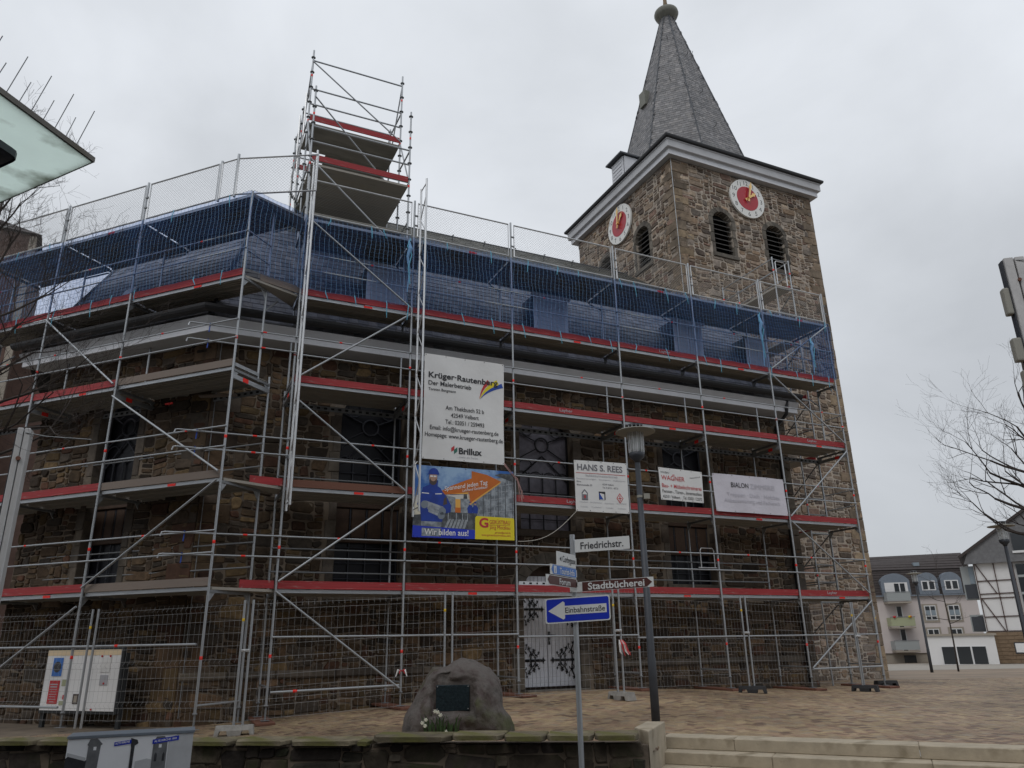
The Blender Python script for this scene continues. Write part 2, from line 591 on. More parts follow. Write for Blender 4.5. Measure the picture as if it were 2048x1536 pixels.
# ------------------------------------------------------------------ lettering (flat outlines from the built-in font, cached)
_txt = {}
def text_shape(body, bold=0.0, shear=0.0):
    k = (body, bold, shear)
    if k not in _txt:
        cu = bpy.data.curves.new('lettering', 'FONT')
        cu.body = body
        cu.offset = bold
        cu.shear = shear
        cu.resolution_u = 3
        o = bpy.data.objects.new('lettering', cu)
        COL.objects.link(o)
        bpy.context.view_layer.update()
        me = bpy.data.meshes.new_from_object(o.evaluated_get(bpy.context.evaluated_depsgraph_get()))
        vs = [(v.co.x, v.co.y) for v in me.vertices]
        fs = [tuple(p.vertices) for p in me.polygons]
        bpy.data.objects.remove(o)
        bpy.data.curves.remove(cu)
        bpy.data.meshes.remove(me)
        x0, x1 = min(v[0] for v in vs), max(v[0] for v in vs)
        _txt[k] = ([(x - x0, y) for x, y in vs], fs, x1 - x0)
    return _txt[k]

def put_text(mb, body, x, y, h, width=None, place=None, mi=0, bold=0.0, align='l', shear=0.0, slope=0.0):
    """lettering of cap height h with its baseline start (or centre / end) at x, y; place maps (x, y) to 3D"""
    vs, fs, w = text_shape(body, bold, shear)
    sy = h / 0.7
    sx = width / w if width else sy
    W = w * sx
    ox = x - (W / 2 if align == 'c' else W if align == 'r' else 0)
    mb.add([place(ox + a * sx, y + b * sy + slope * a * sx) for a, b in vs], fs, mi)

# ------------------------------------------------------------------ frames of the place
A0 = Vector((-4.622, 14.986, 0.0))
TH = rad(25.123)
P0 = Vector((-5.524, 13.991, 0.0))
PH = rad(-21.214)
def RW(u, v, z):
    return A0 + Vector((u * math.cos(TH) - v * math.sin(TH), u * math.sin(TH) + v * math.cos(TH), z))
def LW(t, v, z):
    """left scaffold frame: t to the left, v inwards"""
    return P0 + Vector((-t * math.cos(PH) - v * math.sin(PH), -t * math.sin(PH) + v * math.cos(PH), z))
def to_R(p):
    q = Vector(p) - A0
    return Vector((q.x * math.cos(TH) + q.y * math.sin(TH), -q.x * math.sin(TH) + q.y * math.cos(TH), p[2]))
def gz(x, y):
    s = min(max((-2 - x) / 4, 0), 1)
    z = 0.35 + 0.25 * math.exp(-((x - 1.5) ** 2 / 26 + (y - 18) ** 2 / 20)) - 0.1 * s
    if y > 24:
        z -= 0.022 * (y - 24)
    return z
LV = [None, 2.71, 4.71, 6.96, 8.99, 10.95]      # working levels
US = [0.0, 2.55, 5.14, 8.24, 10.80, 13.41, 16.0]  # frames along the nave
TS = [0.0, 3.11, 5.64, 8.2]                      # frames along the apse side
rng = random.Random(7)

# ================================================================== ground
STREET_Z = -0.05
b = MB()
b.poly([(-300, -120, STREET_Z), (300, -120, STREET_Z), (300, 12.5, STREET_Z), (-300, 12.5, STREET_Z)])
street = tag(b.build('street', MAT['asphalt']), kind='structure')

SD = Vector((0.9026, -0.4305, 0))        # along the steps
SN = Vector((-0.4305, -0.9026, 0))       # down the steps
S0 = Vector((2.01, 11.46, 0))
def plaza_edge(x):
    if x < 1.75:
        return 10.5 - 0.14 * (x + 2) + 0.38
    return max(11.46 - (x - 2.01) * 0.477 + 0.12, 4.0)
xs = [-300, -120, -60, -40, -30, -24, -20] + [-18 + 1.0 * i for i in range(36)] + [1.74, 1.76, 20, 24, 30, 40, 60, 90, 140, 300]
xs = sorted(set(xs))
rs = [0.0, 0.25, 0.5] + [1 + 0.75 * i for i in range(24)] + [20, 23, 26, 30, 36, 44, 55, 70, 100, 160, 300, 700]
def gfar(x, y):
    return gz(x, min(y, 85))
b = MB()
vs = [(x, plaza_edge(x) + r, gfar(x, plaza_edge(x) + r) - 0.012) for x in xs for r in rs]
nr = len(rs)
fs = []
for i in range(len(xs) - 1):
    for j in range(nr - 1):
        a = i * nr + j
        fs.append((a, a + nr, a + nr + 1, a + 1))
b.add(vs, fs)
plaza = tag(b.build('plaza', MAT['joint sand']), kind='structure')

# far paving where single bricks can no longer be told apart
def sheet(name, x0, x1, y0, y1, m, dz, n=14):
    q = MB()
    for i in range(n):
        for j in range(n):
            xa, xb = x0 + (x1 - x0) * i / n, x0 + (x1 - x0) * (i + 1) / n
            ya, yb = y0 + (y1 - y0) * j / n, y0 + (y1 - y0) * (j + 1) / n
            q.poly([(x, y, gfar(x, y) + dz) for x, y in ((xa, ya), (xb, ya), (xb, yb), (xa, yb))])
    return tag(q.build(name, m), kind='structure')
mat('plaza far', (0.28, 0.215, 0.15), 0.7, var=0.22, vscale=2.5, col2=(0.235, 0.168, 0.115), grime=(0.35, 0.7))
sheet('far_paving', 2, 50, 27.2, 43, MAT['plaza far'], 0.0)
sheet('pavement', 8, 70, 43, 75, MAT['pale paving'], 0.004)

# herringbone brick paving
PCOL = [((0.37, 0.285, 0.19), 5), ((0.395, 0.305, 0.19), 4), ((0.355, 0.255, 0.175), 3), ((0.315, 0.22, 0.155), 2), ((0.235, 0.16, 0.112), 1.9), ((0.19, 0.132, 0.095), 1.0), ((0.33, 0.27, 0.2), 2)]
_pc = [c for c, w in PCOL for _ in range(int(w * 10))]
def paver_ok(x, y):
    if y < plaza_edge(x) + 0.1 or y > 27.4:
        return False
    q = to_R((x, y, 0))
    if q.x < 15.1 and q.y > 1.2:
        return False
    if q.y > 4.8:
        return False
    return in_frame((x, y, gz(x, y)), 25)
PA = TH + rad(6)
pc, ps = math.cos(PA), math.sin(PA)
pavers = []
W = 0.105
prng = random.Random(3)
for i in range(-320, 330):
    for j in range(-320, 330):
        r = (i - j) % 4
        if r == 0:
            cx, cy, sx, sy = (i + 1) * W, (j + 0.5) * W, 2 * W, W
        elif r == 3:
            cx, cy, sx, sy = (i + 0.5) * W, (j + 1) * W, W, 2 * W
        else:
            continue
        x, y = 5 + cx * pc - cy * ps, 18 + cx * ps + cy * pc
        if not (-11 < x < 24 and 8.5 < y < 27.5) or not paver_ok(x, y):
            continue
        pr_ = project((x, y, gz(x, y)))
        pavers.append((1.0 / pr_[2], x, y, sx, sy))
pavers.sort(reverse=True)
def paver_geo(mb, x, y, sx, sy, col, local=False):
    hx, hy = sx / 2 - 0.003, sy / 2 - 0.003
    c = 0.006
    z0 = gz(x, y) if not local else 0.0
    dz = prng.uniform(-0.0015, 0.0025)
    out = []
    for ex, ey, zz in ((hx, hy, -0.03), (hx, hy, -0.006), (hx - c, hy - c, 0.0)):
        for a, d in ((-1, -1), (1, -1), (1, 1), (-1, 1)):
            qx, qy = a * ex, d * ey
            wx, wy = qx * pc - qy * ps, qx * ps + qy * pc
            if local:
                out.append((wx, wy, zz + dz))
            else:
                out.append((x + wx, y + wy, gz(x + wx, y + wy) + zz + dz))
    fs = [(8, 9, 10, 11)]
    for k in range(4):
        fs.append((k, (k + 1) % 4, (k + 1) % 4 + 4, k + 4))
        fs.append((k + 4, (k + 1) % 4 + 4, (k + 1) % 4 + 8, k + 8))
    mb.add(out, fs, 0, col)
_pm = {}
rest = MB()
for k, (pa, x, y, sx, sy) in enumerate(pavers):
    col = prng.choice(_pc)
    t = prng.uniform(0.86, 1.12)
    if k < 300:
        ci = PCOL[prng.randrange(len(PCOL))][0]
        key = (sx > sy, ci)
        if key not in _pm:
            q = MB()
            paver_geo(q, 0, 0, sx, sy, ci, True)
            _pm[key] = q.mesh('paving_brick', MAT['paver'])
        o = bpy.data.objects.new('paving_brick', _pm[key])
        COL.objects.link(o)
        o.location = (x, y, gz(x, y))
        o.parent = plaza
    else:
        paver_geo(rest, x, y, sx, sy, tuple(a * t for a in col))
rest.build('paving_bricks', MAT['paver'], plaza, kind='stuff')

# ------------------------------------------------------------------ steps
steps = empty('stone_steps', S0, 0, 'pale sandstone steps leading up from the street to the brick plaza', 'steps')
srot = Matrix((( SD.x, -SN.x, 0), (SD.y, -SN.y, 0), (0, 0, 1)))
for k in range(4):
    top = 0.395 - 0.15 * k
    x = -0.02 - 0.13 * k
    i = 0
    while x < 9:
        L = [0.98, 2.2, 1.4, 1.8][(i + k * 2) % 4] if not (k == 1 and i == 0) else 1.62
        q = MB()
        q.box((0, 0, 0), (L - 0.004, 0.42, 0.149))
        o = bevel_mesh(q.build('step_block', MAT['step stone'], steps), 0.008)
        c = Vector((x + L / 2, 0, 0))
        o.location = SD * (x + L / 2) + SN * (0.318 * k - 0.20) + Vector((0, 0, top - 0.0745))
        o.rotation_euler = srot.to_euler()
        x += L
        i += 1

# cheek block closing the retaining wall at the steps
q = MB()
pts = [(1.60, 10.15), (2.02, 11.30), (1.78, 11.36), (1.50, 10.62)]
q.prism([(x, y, 0.60) for x, y in pts], (0, 0, -0.66))
cheek = tag(bevel_mesh(q.build('cheek_block', MAT['step stone']), 0.015, 2), 'pale wedge shaped stone block ending the mossy wall beside the steps', 'stone block')

# ------------------------------------------------------------------ low retaining wall
rwall = empty('retaining_wall', (-2, 10.5, STREET_Z), rad(-8), 'low mossy retaining wall of dark rubble along the street', 'wall')
q = MB()
q.box((-4.9, 0.30, 0.225), (17.0, 0.42, 0.55))
core = q.build('wall_core', MAT['mortar'], rwall)
wr = random.Random(11)
WC = [(0.06, 0.048, 0.035), (0.075, 0.058, 0.042), (0.042, 0.037, 0.028), (0.1, 0.082, 0.06), (0.05, 0.04, 0.034), (0.13, 0.11, 0.085)]
def rough_block(mb, c, s, col, r, jit=0.18):
    """hand-dressed block: chamfered box with jittered corners"""
    hx, hy, hz = s[0] / 2, s[1] / 2, s[2] / 2
    ch = min(hx, hz) * 0.3
    vs = []
    for y, k in ((hy, 1.0), (-hy * 0.4, 1.0), (-hy, 0.82)):
        for x, z in ((-hx + ch, -hz), (hx - ch, -hz), (hx, -hz + ch), (hx, hz - ch), (hx - ch, hz), (-hx + ch, hz), (-hx, hz - ch), (-hx, -hz + ch)):
            j = ch * jit
            vs.append((c[0] + x * k + r.uniform(-j, j), c[1] + y + r.uniform(-j, j), c[2] + z * k + r.uniform(-j, j)))
    fs = [tuple(range(8)), tuple(range(23, 15, -1))]
    for i in range(2):
        for k in range(8):
            a, d = i * 8 + k, i * 8 + (k + 1) % 8
            fs.append((a, a + 8, d + 8, d))
    mb.add(vs, fs, 0, col)
x = -9.8
while x < 3.35:
    L = wr.uniform(0.5, 1.05)
    right = x > 0.02
    if not right and x + L > 0.1:
        L = 0.1 - x + 0.02
    if x + L > 3.5:
        L = 3.5 - x
    q = MB()
    h = 0.07 if right else 0.06
    wt = wr.uniform(0.7, 1.2)
    rough_block(q, (0, 0, 0), (h, 0.52, L - 0.012), tuple(c * wt for c in (0.19, 0.16, 0.105)), wr, 0.35)
    o = q.build('cap_slab', MAT['moss cap'], rwall)
    o.rotation_euler = (0, rad(90), 0)
    o.location = (x + L / 2, 0.20 - (0.06 if right else 0), (0.60 if right else 0.53) - h / 2 + 0.03 + wr.uniform(-0.012, 0.012))
    x += max(L, 0.2)

# ================================================================== masonry tools
class Opening:
    """rectangular opening with an optional round or segmental head; m = width of the dressed surround"""
    def __init__(s, cx, w, z0, zs, rise=0.0, m=0.0):
        s.cx, s.w, s.z0, s.zs, s.rise, s.m = cx, w, z0, zs, rise, m
    def half(s, z, m=None):
        m = s.m if m is None else m
        hw, rise = s.w / 2 + m, s.rise + (m if s.rise > 0 else 0)
        top = s.zs + (rise if s.rise > 0 else m)
        if z < s.z0 - (m * 0.8 if m else 0) or z > top:
            return 0
        if z <= s.zs or s.rise <= 0:
            return hw
        R = (hw * hw + rise * rise) / (2 * rise)
        d = z - (s.zs + rise - R)
        return math.sqrt(max(R * R - d * d, 0))
    def outline(s, m=0.0, n=12, inset_bottom=True):
        hw, rise = s.w / 2 + m, s.rise + (m if s.rise > 0 else 0)
        zb = s.z0
        pts = [(s.cx - hw, zb), (s.cx + hw, zb)]
        if s.rise <= 0:
            return pts + [(s.cx + hw, s.zs + m), (s.cx - hw, s.zs + m)]
        R = (hw * hw + rise * rise) / (2 * rise)
        zc = s.zs + rise - R
        a0 = math.atan2(s.zs - zc, hw)
        for k in range(n + 1):
            a = a0 + (math.pi - 2 * a0) * k / n
            pts.append((s.cx + R * math.cos(a), zc + R * math.sin(a)))
        return pts

def shade(c, r, a=0.8, b_=1.15):
    t = r.uniform(a, b_)
    return tuple(q * t for q in c)

class Wall:
    """vertical wall plane inside a parent: origin, direction of x, outward normal"""
    def __init__(s, o, ex):
        s.o = Vector((o[0], o[1], 0))
        s.ex = Vector((ex[0], ex[1], 0)).normalized()
        s.n = Vector((s.ex.y, -s.ex.x, 0))
    def p(s, x, z, d=0.0):
        return s.o + s.ex * x + s.n * d + Vector((0, 0, z))

def wall_sheet(wall, x0, x1, z0, z1, openings, depth=0.35):
    """mortar face with its openings cut and their reveals"""
    q = MB()
    outer = [(x0, z0), (x1, z0), (x1, z1), (x0, z1)]
    loops = [[Vector((x, z, 0)) for x, z in outer]]
    for o in openings:
        loops.append([Vector((x, z, 0)) for x, z in o.outline()])
    flat = [v for l in loops for v in l]
    tris = tessellate_polygon(loops)
    vs = [wall.p(v.x, v.y) for v in flat]
    fs = []
    for t in tris:
        a, b_, c = (flat[i] for i in t)
        if (b_ - a).cross(c - a).z < 0:
            t = (t[0], t[2], t[1])
        fs.append(tuple(t))
    q.add(vs, fs)
    for o in openings:
        pts = o.outline()
        n = len(pts)
        f = [wall.p(x, z, 0) for x, z in pts]
        r = [wall.p(x, z, -depth) for x, z in pts]
        q.add(f + r, [(k, (k + 1) % n, (k + 1) % n + n, k + n) for k in range(n)])
    return q

def free_spans(x0, x1, z, openings):
    sp = [(x0, x1)]
    for o in openings:
        h = o.half(z)
        if h <= 0:
            continue
        a, c = o.cx - h, o.cx + h
        nsp = []
        for s, e in sp:
            if c <= s or a >= e:
                nsp.append((s, e))
            else:
                if a > s: nsp.append((s, a))
                if c < e: nsp.append((c, e))
        sp = nsp
    return sp

def wob(x, s):
    return 0.018 * math.sin(x * 2.1 + s * 1.7) + 0.012 * math.sin(x * 5.3 + s * 3.1)

def rubble_stones(wall, x0, x1, z0, z1, openings, r, cols, cell=0.056, gap=(0.006, 0.02), big=1.0):
    """random-range rubble packed on a fine grid: list of (outline in wall coordinates, proud depth, colour)"""
    nx, nz = max(int(round((x1 - x0) / cell)), 1), max(int(round((z1 - z0) / cell)), 1)
    cx_, cz_ = (x1 - x0) / nx, (z1 - z0) / nz
    occ = [[False] * nx for _ in range(nz)]
    for j in range(nz):
        z = z0 + (j + 0.5) * cz_
        for o in openings:
            h = o.half(z)
            if h > 0:
                a, c = int((o.cx - h - x0) / cx_ + 0.35), int((o.cx + h - x0) / cx_ + 0.65)
                for i in range(max(a, 0), min(c, nx)):
                    occ[j][i] = True
    ph = [r.uniform(0, 6.28) for _ in range(8)]
    def warp(x, z):
        dx = 0.022 * math.sin(z * 2.9 + ph[0] + 1.3 * math.sin(x * 0.8)) + 0.016 * math.sin(x * 3.7 + z * 1.9 + ph[1])
        dz = 0.030 * math.sin(x * 1.55 + ph[2] + 1.1 * math.sin(z * 1.2)) + 0.020 * math.sin(x * 4.3 - z * 2.3 + ph[3])
        e = min(x - x0, x1 - x, z - z0, z1 - z, 0.3) / 0.3
        for o in openings:
            d = abs(x - o.cx) - o.half(z) if o.half(z) > 0 else 1
            e = min(e, max(d, 0) / 0.25 + 0.05)
        return x + dx * max(e, 0), z + dz * max(e, 0)
    out = []
    HS = [1, 1, 2, 2, 2, 2, 3, 3, 3, 4, 5]
    for j in range(nz):
        i = 0
        while i < nx:
            if occ[j][i]:
                i += 1
                continue
            h = r.choice(HS)
            if h == 1 and r.random() < 0.4:
                h = 2
            w = max(2, int(round(h * r.uniform(1.1, 3.4) * big + r.uniform(0, 1.8))))
            w = min(w, 12)
            mw = 0
            while mw < w and i + mw < nx and not occ[j][i + mw]:
                mw += 1
            if i + mw < nx and not occ[j][i + mw] and mw == w:
                rem = 0
                while i + mw + rem < nx and rem < 2 and not occ[j][i + mw + rem]:
                    rem += 1
                if rem == 1:
                    mw += 1
            w = mw
            mh = 1
            while mh < h and j + mh < nz and all(not occ[j + mh][i + q] for q in range(w)):
                mh += 1
            h = mh
            for jj in range(j, j + h):
                for ii in range(i, i + w):
                    occ[jj][ii] = True
            g = r.uniform(*gap)
            a, c, lo, hi = x0 + i * cx_ + g, x0 + (i + w) * cx_ - g, z0 + j * cz_ + g * 0.8, z0 + (j + h) * cz_ - g * 0.8
            i += w
            if c - a < 0.03 or hi - lo < 0.02:
                continue
            m = min(c - a, hi - lo)
            cc = [m * r.uniform(0.06, 0.32) for _ in range(4)]
            J = m * 0.1
            pts = [(a + cc[0], lo), (c - cc[1], lo), (c, lo + cc[1]), (c, hi - cc[2]), (c - cc[2], hi), (a + cc[3], hi), (a, hi - cc[3]), (a, lo + cc[0])]
            pts = [warp(X + r.uniform(-J, J), Z + r.uniform(-J, J)) for X, Z in pts]
            t = r.uniform(0.6, 1.3) if r.random() < 0.85 else r.uniform(1.3, 1.7)
            out.append((pts, r.uniform(0.008, 0.05), tuple(q * t for q in r.choice(cols))))
    return out

def stone_geo(mb, wall, pts, d, col, r, base=-0.012):
    n = len(pts)
    cx, cz = sum(p[0] for p in pts) / n, sum(p[1] for p in pts) / n
    tilt = (r.uniform(-0.05, 0.05), r.uniform(-0.06, 0.06))
    v = [wall.p(x, z, base) for x, z in pts]
    v += [wall.p(cx + (x - cx) * 0.97, cz + (z - cz) * 0.96, d * 0.55) for x, z in pts]
    v += [wall.p(cx + (x - cx) * 0.84, cz + (z - cz) * 0.78, d + (x - cx) * tilt[0] + (z - cz) * tilt[1]) for x, z in pts]
    fs = [tuple(range(2 * n, 3 * n))]
    for i in range(2):
        for k in range(n):
            a, b_ = i * n + k, i * n + (k + 1) % n
            fs.append((a, b_, b_ + n, a + n))
    mb.add(v, fs, 0, col)

def lay_stones(stones, parent, world_of, name='stone', limit=300, seed=1, m='rubble'):
    """the stones that show largest become parts of their own, the rest one mass"""
    r = random.Random(seed)
    ranked = []
    for wall, pts, d, col in stones:
        n = len(pts)
        cx, cz = sum(p[0] for p in pts) / n, sum(p[1] for p in pts) / n
        pr_ = project(world_of(wall.p(cx, cz)))
        ar = 0.0
        if pr_ and -5 < pr_[0] < 2053 and -5 < pr_[1] < 1541:
            ar = abs(sum(pts[i][0] * pts[(i + 1) % n][1] - pts[(i + 1) % n][0] * pts[i][1] for i in range(n))) / 2 / pr_[2] ** 2
        ranked.append((ar, wall, pts, d, col))
    ranked.sort(key=lambda t: -t[0])
    rest = MB()
    for i, (ar, wall, pts, d, col) in enumerate(ranked):
        if i < limit and ar > 0:
            q = MB()
            stone_geo(q, wall, pts, d, col, r)
            q.build(name, MAT[m], parent)
        else:
            stone_geo(rest, wall, pts, d, col, r)
    rest.build('rubble_masonry', MAT[m], parent, kind='stuff')

def block(mb, wall, x0, x1, z0, z1, d0, d1, col, ch=0.012, r=None):
    """dressed block standing proud of the wall from d0 to d1, edges eased"""
    j = (lambda: r.uniform(-0.006, 0.006)) if r else (lambda: 0)
    o = [(x0 + j(), z0 + j()), (x1 + j(), z0 + j()), (x1 + j(), z1 + j()), (x0 + j(), z1 + j())]
    i = [(x0 + ch, z0 + ch), (x1 - ch, z0 + ch), (x1 - ch, z1 - ch), (x0 + ch, z1 - ch)]
    v = [wall.p(x, z, d0) for x, z in o] + [wall.p(x, z, d1 - ch) for x, z in o] + [wall.p(x, z, d1) for x, z in i]
    fs = [(8, 9, 10, 11)]
    for k in range(4):
        fs.append((k, (k + 1) % 4, (k + 1) % 4 + 4, k + 4))
        fs.append((k + 4, (k + 1) % 4 + 4, (k + 1) % 4 + 8, k + 8))
    mb.add(v, fs, 0, col)

def surround(wall, op, parent, m, proud, cols, r, bh=(0.3, 0.5), sill=True, deep=0.16, name='jamb_stone'):
    """dressed jambs, sill and arch stones round an opening"""
    for side in (-1, 1):
        z = op.z0
        k = 0
        while z < op.zs - 0.05:
            h = min(r.uniform(*bh), op.zs - z)
            if op.zs - z - h < 0.12:
                h = op.zs - z
            ext = m * (1.0 if k % 2 else 0.72)
            xa = op.cx + side * op.w / 2
            xb = op.cx + side * (op.w / 2 + ext)
            q = MB()
            t = r.uniform(0.82, 1.18)
            block(q, wall, min(xa, xb), max(xa, xb), z + 0.004, z + h - 0.004, -deep, proud + r.uniform(0, 0.008), tuple(c * t for c in r.choice(cols)), r=r)
            q.build(name, MAT['dressed stone'], parent)
            z += h
            k += 1
    if op.rise > 0:
        a_in, a_out = op.outline(0.0, 9)[2:], op.outline(m, 9)[2:]
        for k in range(9):
            q = MB()
            t = r.uniform(0.8, 1.2)
            pin0, pin1, po0, po1 = a_in[k], a_in[k + 1], a_out[k], a_out[k + 1]
            e = 0.02
            lerp = lambda a, c, s: (a[0] + (c[0] - a[0]) * s, a[1] + (c[1] - a[1]) * s)
            loop = [lerp(pin0, pin1, e), lerp(po0, po1, e), lerp(po0, po1, 1 - e), lerp(pin0, pin1, 1 - e)]
            q.prism([wall.p(x, z, proud + r.uniform(0, 0.012)) for x, z in loop], tuple(-wall.n * (deep + proud)), 0, tuple(c * t for c in r.choice(cols)))
            q.build('arch_stone', MAT['dressed stone'], parent)
    if sill:
        q = MB()
        block(q, wall, op.cx - op.w / 2 - m * 0.8, op.cx + op.w / 2 + m * 0.8, op.z0 - 0.17, op.z0, -deep, proud + 0.06, r.choice(cols))
        q.build('sill', MAT['dressed stone'], parent)

# ------------------------------------------------------------------ face of the low retaining wall
def rwall_world(p):
    c, s_ = math.cos(rad(-8)), math.sin(rad(-8))
    return Vector((-2 + p[0] * c - p[1] * s_, 10.5 + p[0] * s_ + p[1] * c, p[2] + STREET_Z))
wallK = Wall((0, 0.09, 0), (1, 0))
rk = random.Random(77)
lay_stones([(wallK, *s_) for s_ in rubble_stones(wallK, -9.8, 3.56, 0.0, 0.525, [], rk, WC, 0.058, (0.003, 0.012))], rwall, rwall_world, 'wall_stone', 290, 12, 'mossy stone')

# ------------------------------------------------------------------ slate roofing
SLATE = [(0.125, 0.127, 0.14), (0.145, 0.147, 0.162), (0.105, 0.108, 0.122), (0.165, 0.162, 0.17), (0.132, 0.126, 0.13)]
def inside2(p, poly):
    c = False
    n = len(poly)
    for i in range(n):
        x1, y1 = poly[i]
        x2, y2 = poly[(i + 1) % n]
        if (y1 > p[1]) != (y2 > p[1]) and p[0] < (x2 - x1) * (p[1] - y1) / (y2 - y1) + x1:
            c = not c
    return c

def slates(mb, poly, sw, sh, r, cols=SLATE, lift=0.012, skip=None):
    """courses of overlapping slates on a planar polygon whose first edge is the eave"""
    P = [Vector(p) for p in poly]
    ex = (P[1] - P[0]).normalized()
    nrm = None
    for i in range(2, len(P)):
        c = ex.cross(P[i] - P[0])
        if c.length > 1e-4:
            nrm = c.normalized()
            break
    ey = nrm.cross(ex)
    p2 = [((p - P[0]).dot(ex), (p - P[0]).dot(ey)) for p in P]
    ymax = max(p[1] for p in p2)
    xmin, xmax = min(p[0] for p in p2), max(p[0] for p in p2)
    y, row = 0.0, 0
    while y < ymax:
        x = xmin - r.uniform(0, sw) - (sw / 2 if row % 2 else 0)
        while x < xmax:
            w = sw * r.uniform(0.85, 1.15)
            cx = x + w / 2
            if inside2((cx, y + sh * 0.5), p2) and not (skip and skip(P[0] + ex * cx + ey * (y + sh / 2))):
                g = 0.004
                dz = r.uniform(0, 0.006)
                lo, hi = y - sh * 0.06 + r.uniform(-0.006, 0.006), y + sh * 1.1
                o = P[0]
                q = [(x + g, lo, lift + dz), (x + w - g, lo, lift + dz), (x + w - g, hi, 0.004), (x + g, hi, 0.004)]
                v = [o + ex * a + ey * b_ + nrm * c for a, b_, c in q]
                v += [o + ex * (x + g) + ey * lo - nrm * 0.002, o + ex * (x + w - g) + ey * lo - nrm * 0.002]
                t = r.uniform(0.75, 1.25)
                mb.add(v, [(0, 1, 2, 3), (4, 5, 1, 0)], 0, tuple(q_ * t for q_ in r.choice(cols)))
            x += w
        y += sh
        row += 1
    return nrm

# ================================================================== church nave and apse
church = empty('church', A0, TH, 'rubble stone church with slate mansard roof behind the scaffolding', 'church')
VW = 1.3
K0 = Vector((-1.5, VW, 0))
EL = Vector((-0.6904, 0.7234, 0))
APSE = 5.15
K1 = K0 + EL * APSE
VC = 8.69
WEND = 14.95
wallR = Wall((0, VW, 0), (1, 0))
wallL = Wall(K0, -EL)                     # x runs from -APSE (left corner) to 0
WTOP = 8.12
GB = 0.1
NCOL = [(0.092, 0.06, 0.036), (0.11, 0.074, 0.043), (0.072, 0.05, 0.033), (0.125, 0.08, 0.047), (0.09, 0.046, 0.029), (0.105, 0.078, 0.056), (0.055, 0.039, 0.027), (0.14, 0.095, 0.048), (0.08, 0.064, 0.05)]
NCOL = [tuple(c * 1.05 for c in t) for t in NCOL]  # same stone as the tower, its colour darkened for scaffold shade and soot
DCOL = [(0.15, 0.125, 0.1), (0.125, 0.107, 0.087), (0.165, 0.138, 0.107), (0.11, 0.09, 0.073)]
# openings along the nave: three tall windows and the arched door
win1 = Opening(2.1, 1.5, 2.75, 6.8, 0.52, 0.24)
win2 = Opening(6.66, 1.55, 4.3, 6.8, 0.52, 0.24)
win3 = Opening(11.05, 1.5, 3.05, 6.8, 0.52, 0.24)
door = Opening(6.66, 1.5, 0.62, 2.95, 0.5, 0.3)
winL = Opening(-2.58, 1.2, 2.9, 6.75, 0.5, 0.24)
opsR = [win1, win2, win3, door]
opsL = [winL]
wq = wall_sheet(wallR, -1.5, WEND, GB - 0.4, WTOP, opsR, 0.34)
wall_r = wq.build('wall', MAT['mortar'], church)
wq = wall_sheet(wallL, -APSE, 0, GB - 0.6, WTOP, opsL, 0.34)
wall_l = wq.build('wall', MAT['mortar'], church)
# walls that close the building on the sides away from the street
q = MB()
mK0, mK1 = Vector((K0.x, 2 * VC - K0.y, 0)), Vector((K1.x, 2 * VC - K1.y, 0))
ring = [Vector((WEND, VW, 0)), Vector((WEND, 2 * VC - VW, 0)), mK0, mK1, K1]
for a, c in zip(ring, ring[1:]):
    q.add([a + Vector((0, 0, -0.4)), c + Vector((0, 0, -0.4)), c + Vector((0, 0, WTOP)), a + Vector((0, 0, WTOP))], [(0, 1, 2, 3)])
q.build('rear_wall', MAT['mortar'], church)

cr = random.Random(21)
chW = church.matrix_world
def church_world(p):
    return RW(p[0], p[1], p[2])
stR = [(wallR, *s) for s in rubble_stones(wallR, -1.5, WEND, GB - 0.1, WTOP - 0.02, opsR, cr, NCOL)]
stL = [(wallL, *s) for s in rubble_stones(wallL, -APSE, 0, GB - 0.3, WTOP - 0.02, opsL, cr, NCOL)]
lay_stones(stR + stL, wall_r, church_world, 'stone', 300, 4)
for op, w in ((win1, wallR), (win2, wallR), (win3, wallR), (winL, wallL)):
    surround(w, op, wall_r if w is wallR else wall_l, 0.24, 0.02, DCOL, cr)
surround(wallR, door, wall_r, 0.3, 0.03, DCOL, cr, sill=False, deep=0.3)
q = MB()
block(q, wallR, 5.85, 7.5, 0.5, 0.62, -0.3, 0.28, (0.16, 0.145, 0.125))
q.build('threshold', MAT['dressed stone'], church)
# quoins at the corner and at the west end
for k in range(20):
    z0 = 0.1 + k * 0.4
    for w, s in ((wallR, 1), (wallL, -1)):
        L = 0.62 if (k % 2 == 0) == (s == 1) else 0.36
        q = MB()
        if s == 1:
            block(q, w, -1.5, -1.5 + L, z0 + 0.005, z0 + 0.395, -0.05, 0.035, shade(cr.choice(NCOL), cr), r=cr)
        else:
            block(q, w, -L, 0.0, z0 + 0.005, z0 + 0.395, -0.05, 0.034, shade(cr.choice(NCOL), cr), r=cr)
        q.build('quoin', MAT['dressed stone'], wall_r if s == 1 else wall_l)
    q = MB()
    L = 0.55 if k % 2 else 0.34
    block(q, wallR, WEND - L, WEND + 0.03, z0 + 0.005, z0 + 0.395, -0.05, 0.035, shade(cr.choice(DCOL), cr), r=cr)
    q.build('quoin', MAT['dressed stone'], wall_r)
# plinth course
q = MB()
x = -1.5
while x < WEND - 0.2:
    L = min(cr.uniform(0.7, 1.3), WEND - x)
    if not (x + L > door.cx - 1.05 and x < door.cx + 1.05):
        q2 = MB()
        block(q2, wallR, x + 0.006, x + L - 0.006, 1.05, 1.2, -0.02, 0.085, cr.choice(DCOL), 0.03, cr)
        q2.build('plinth_stone', MAT['dressed stone'], wall_r)
    x += L

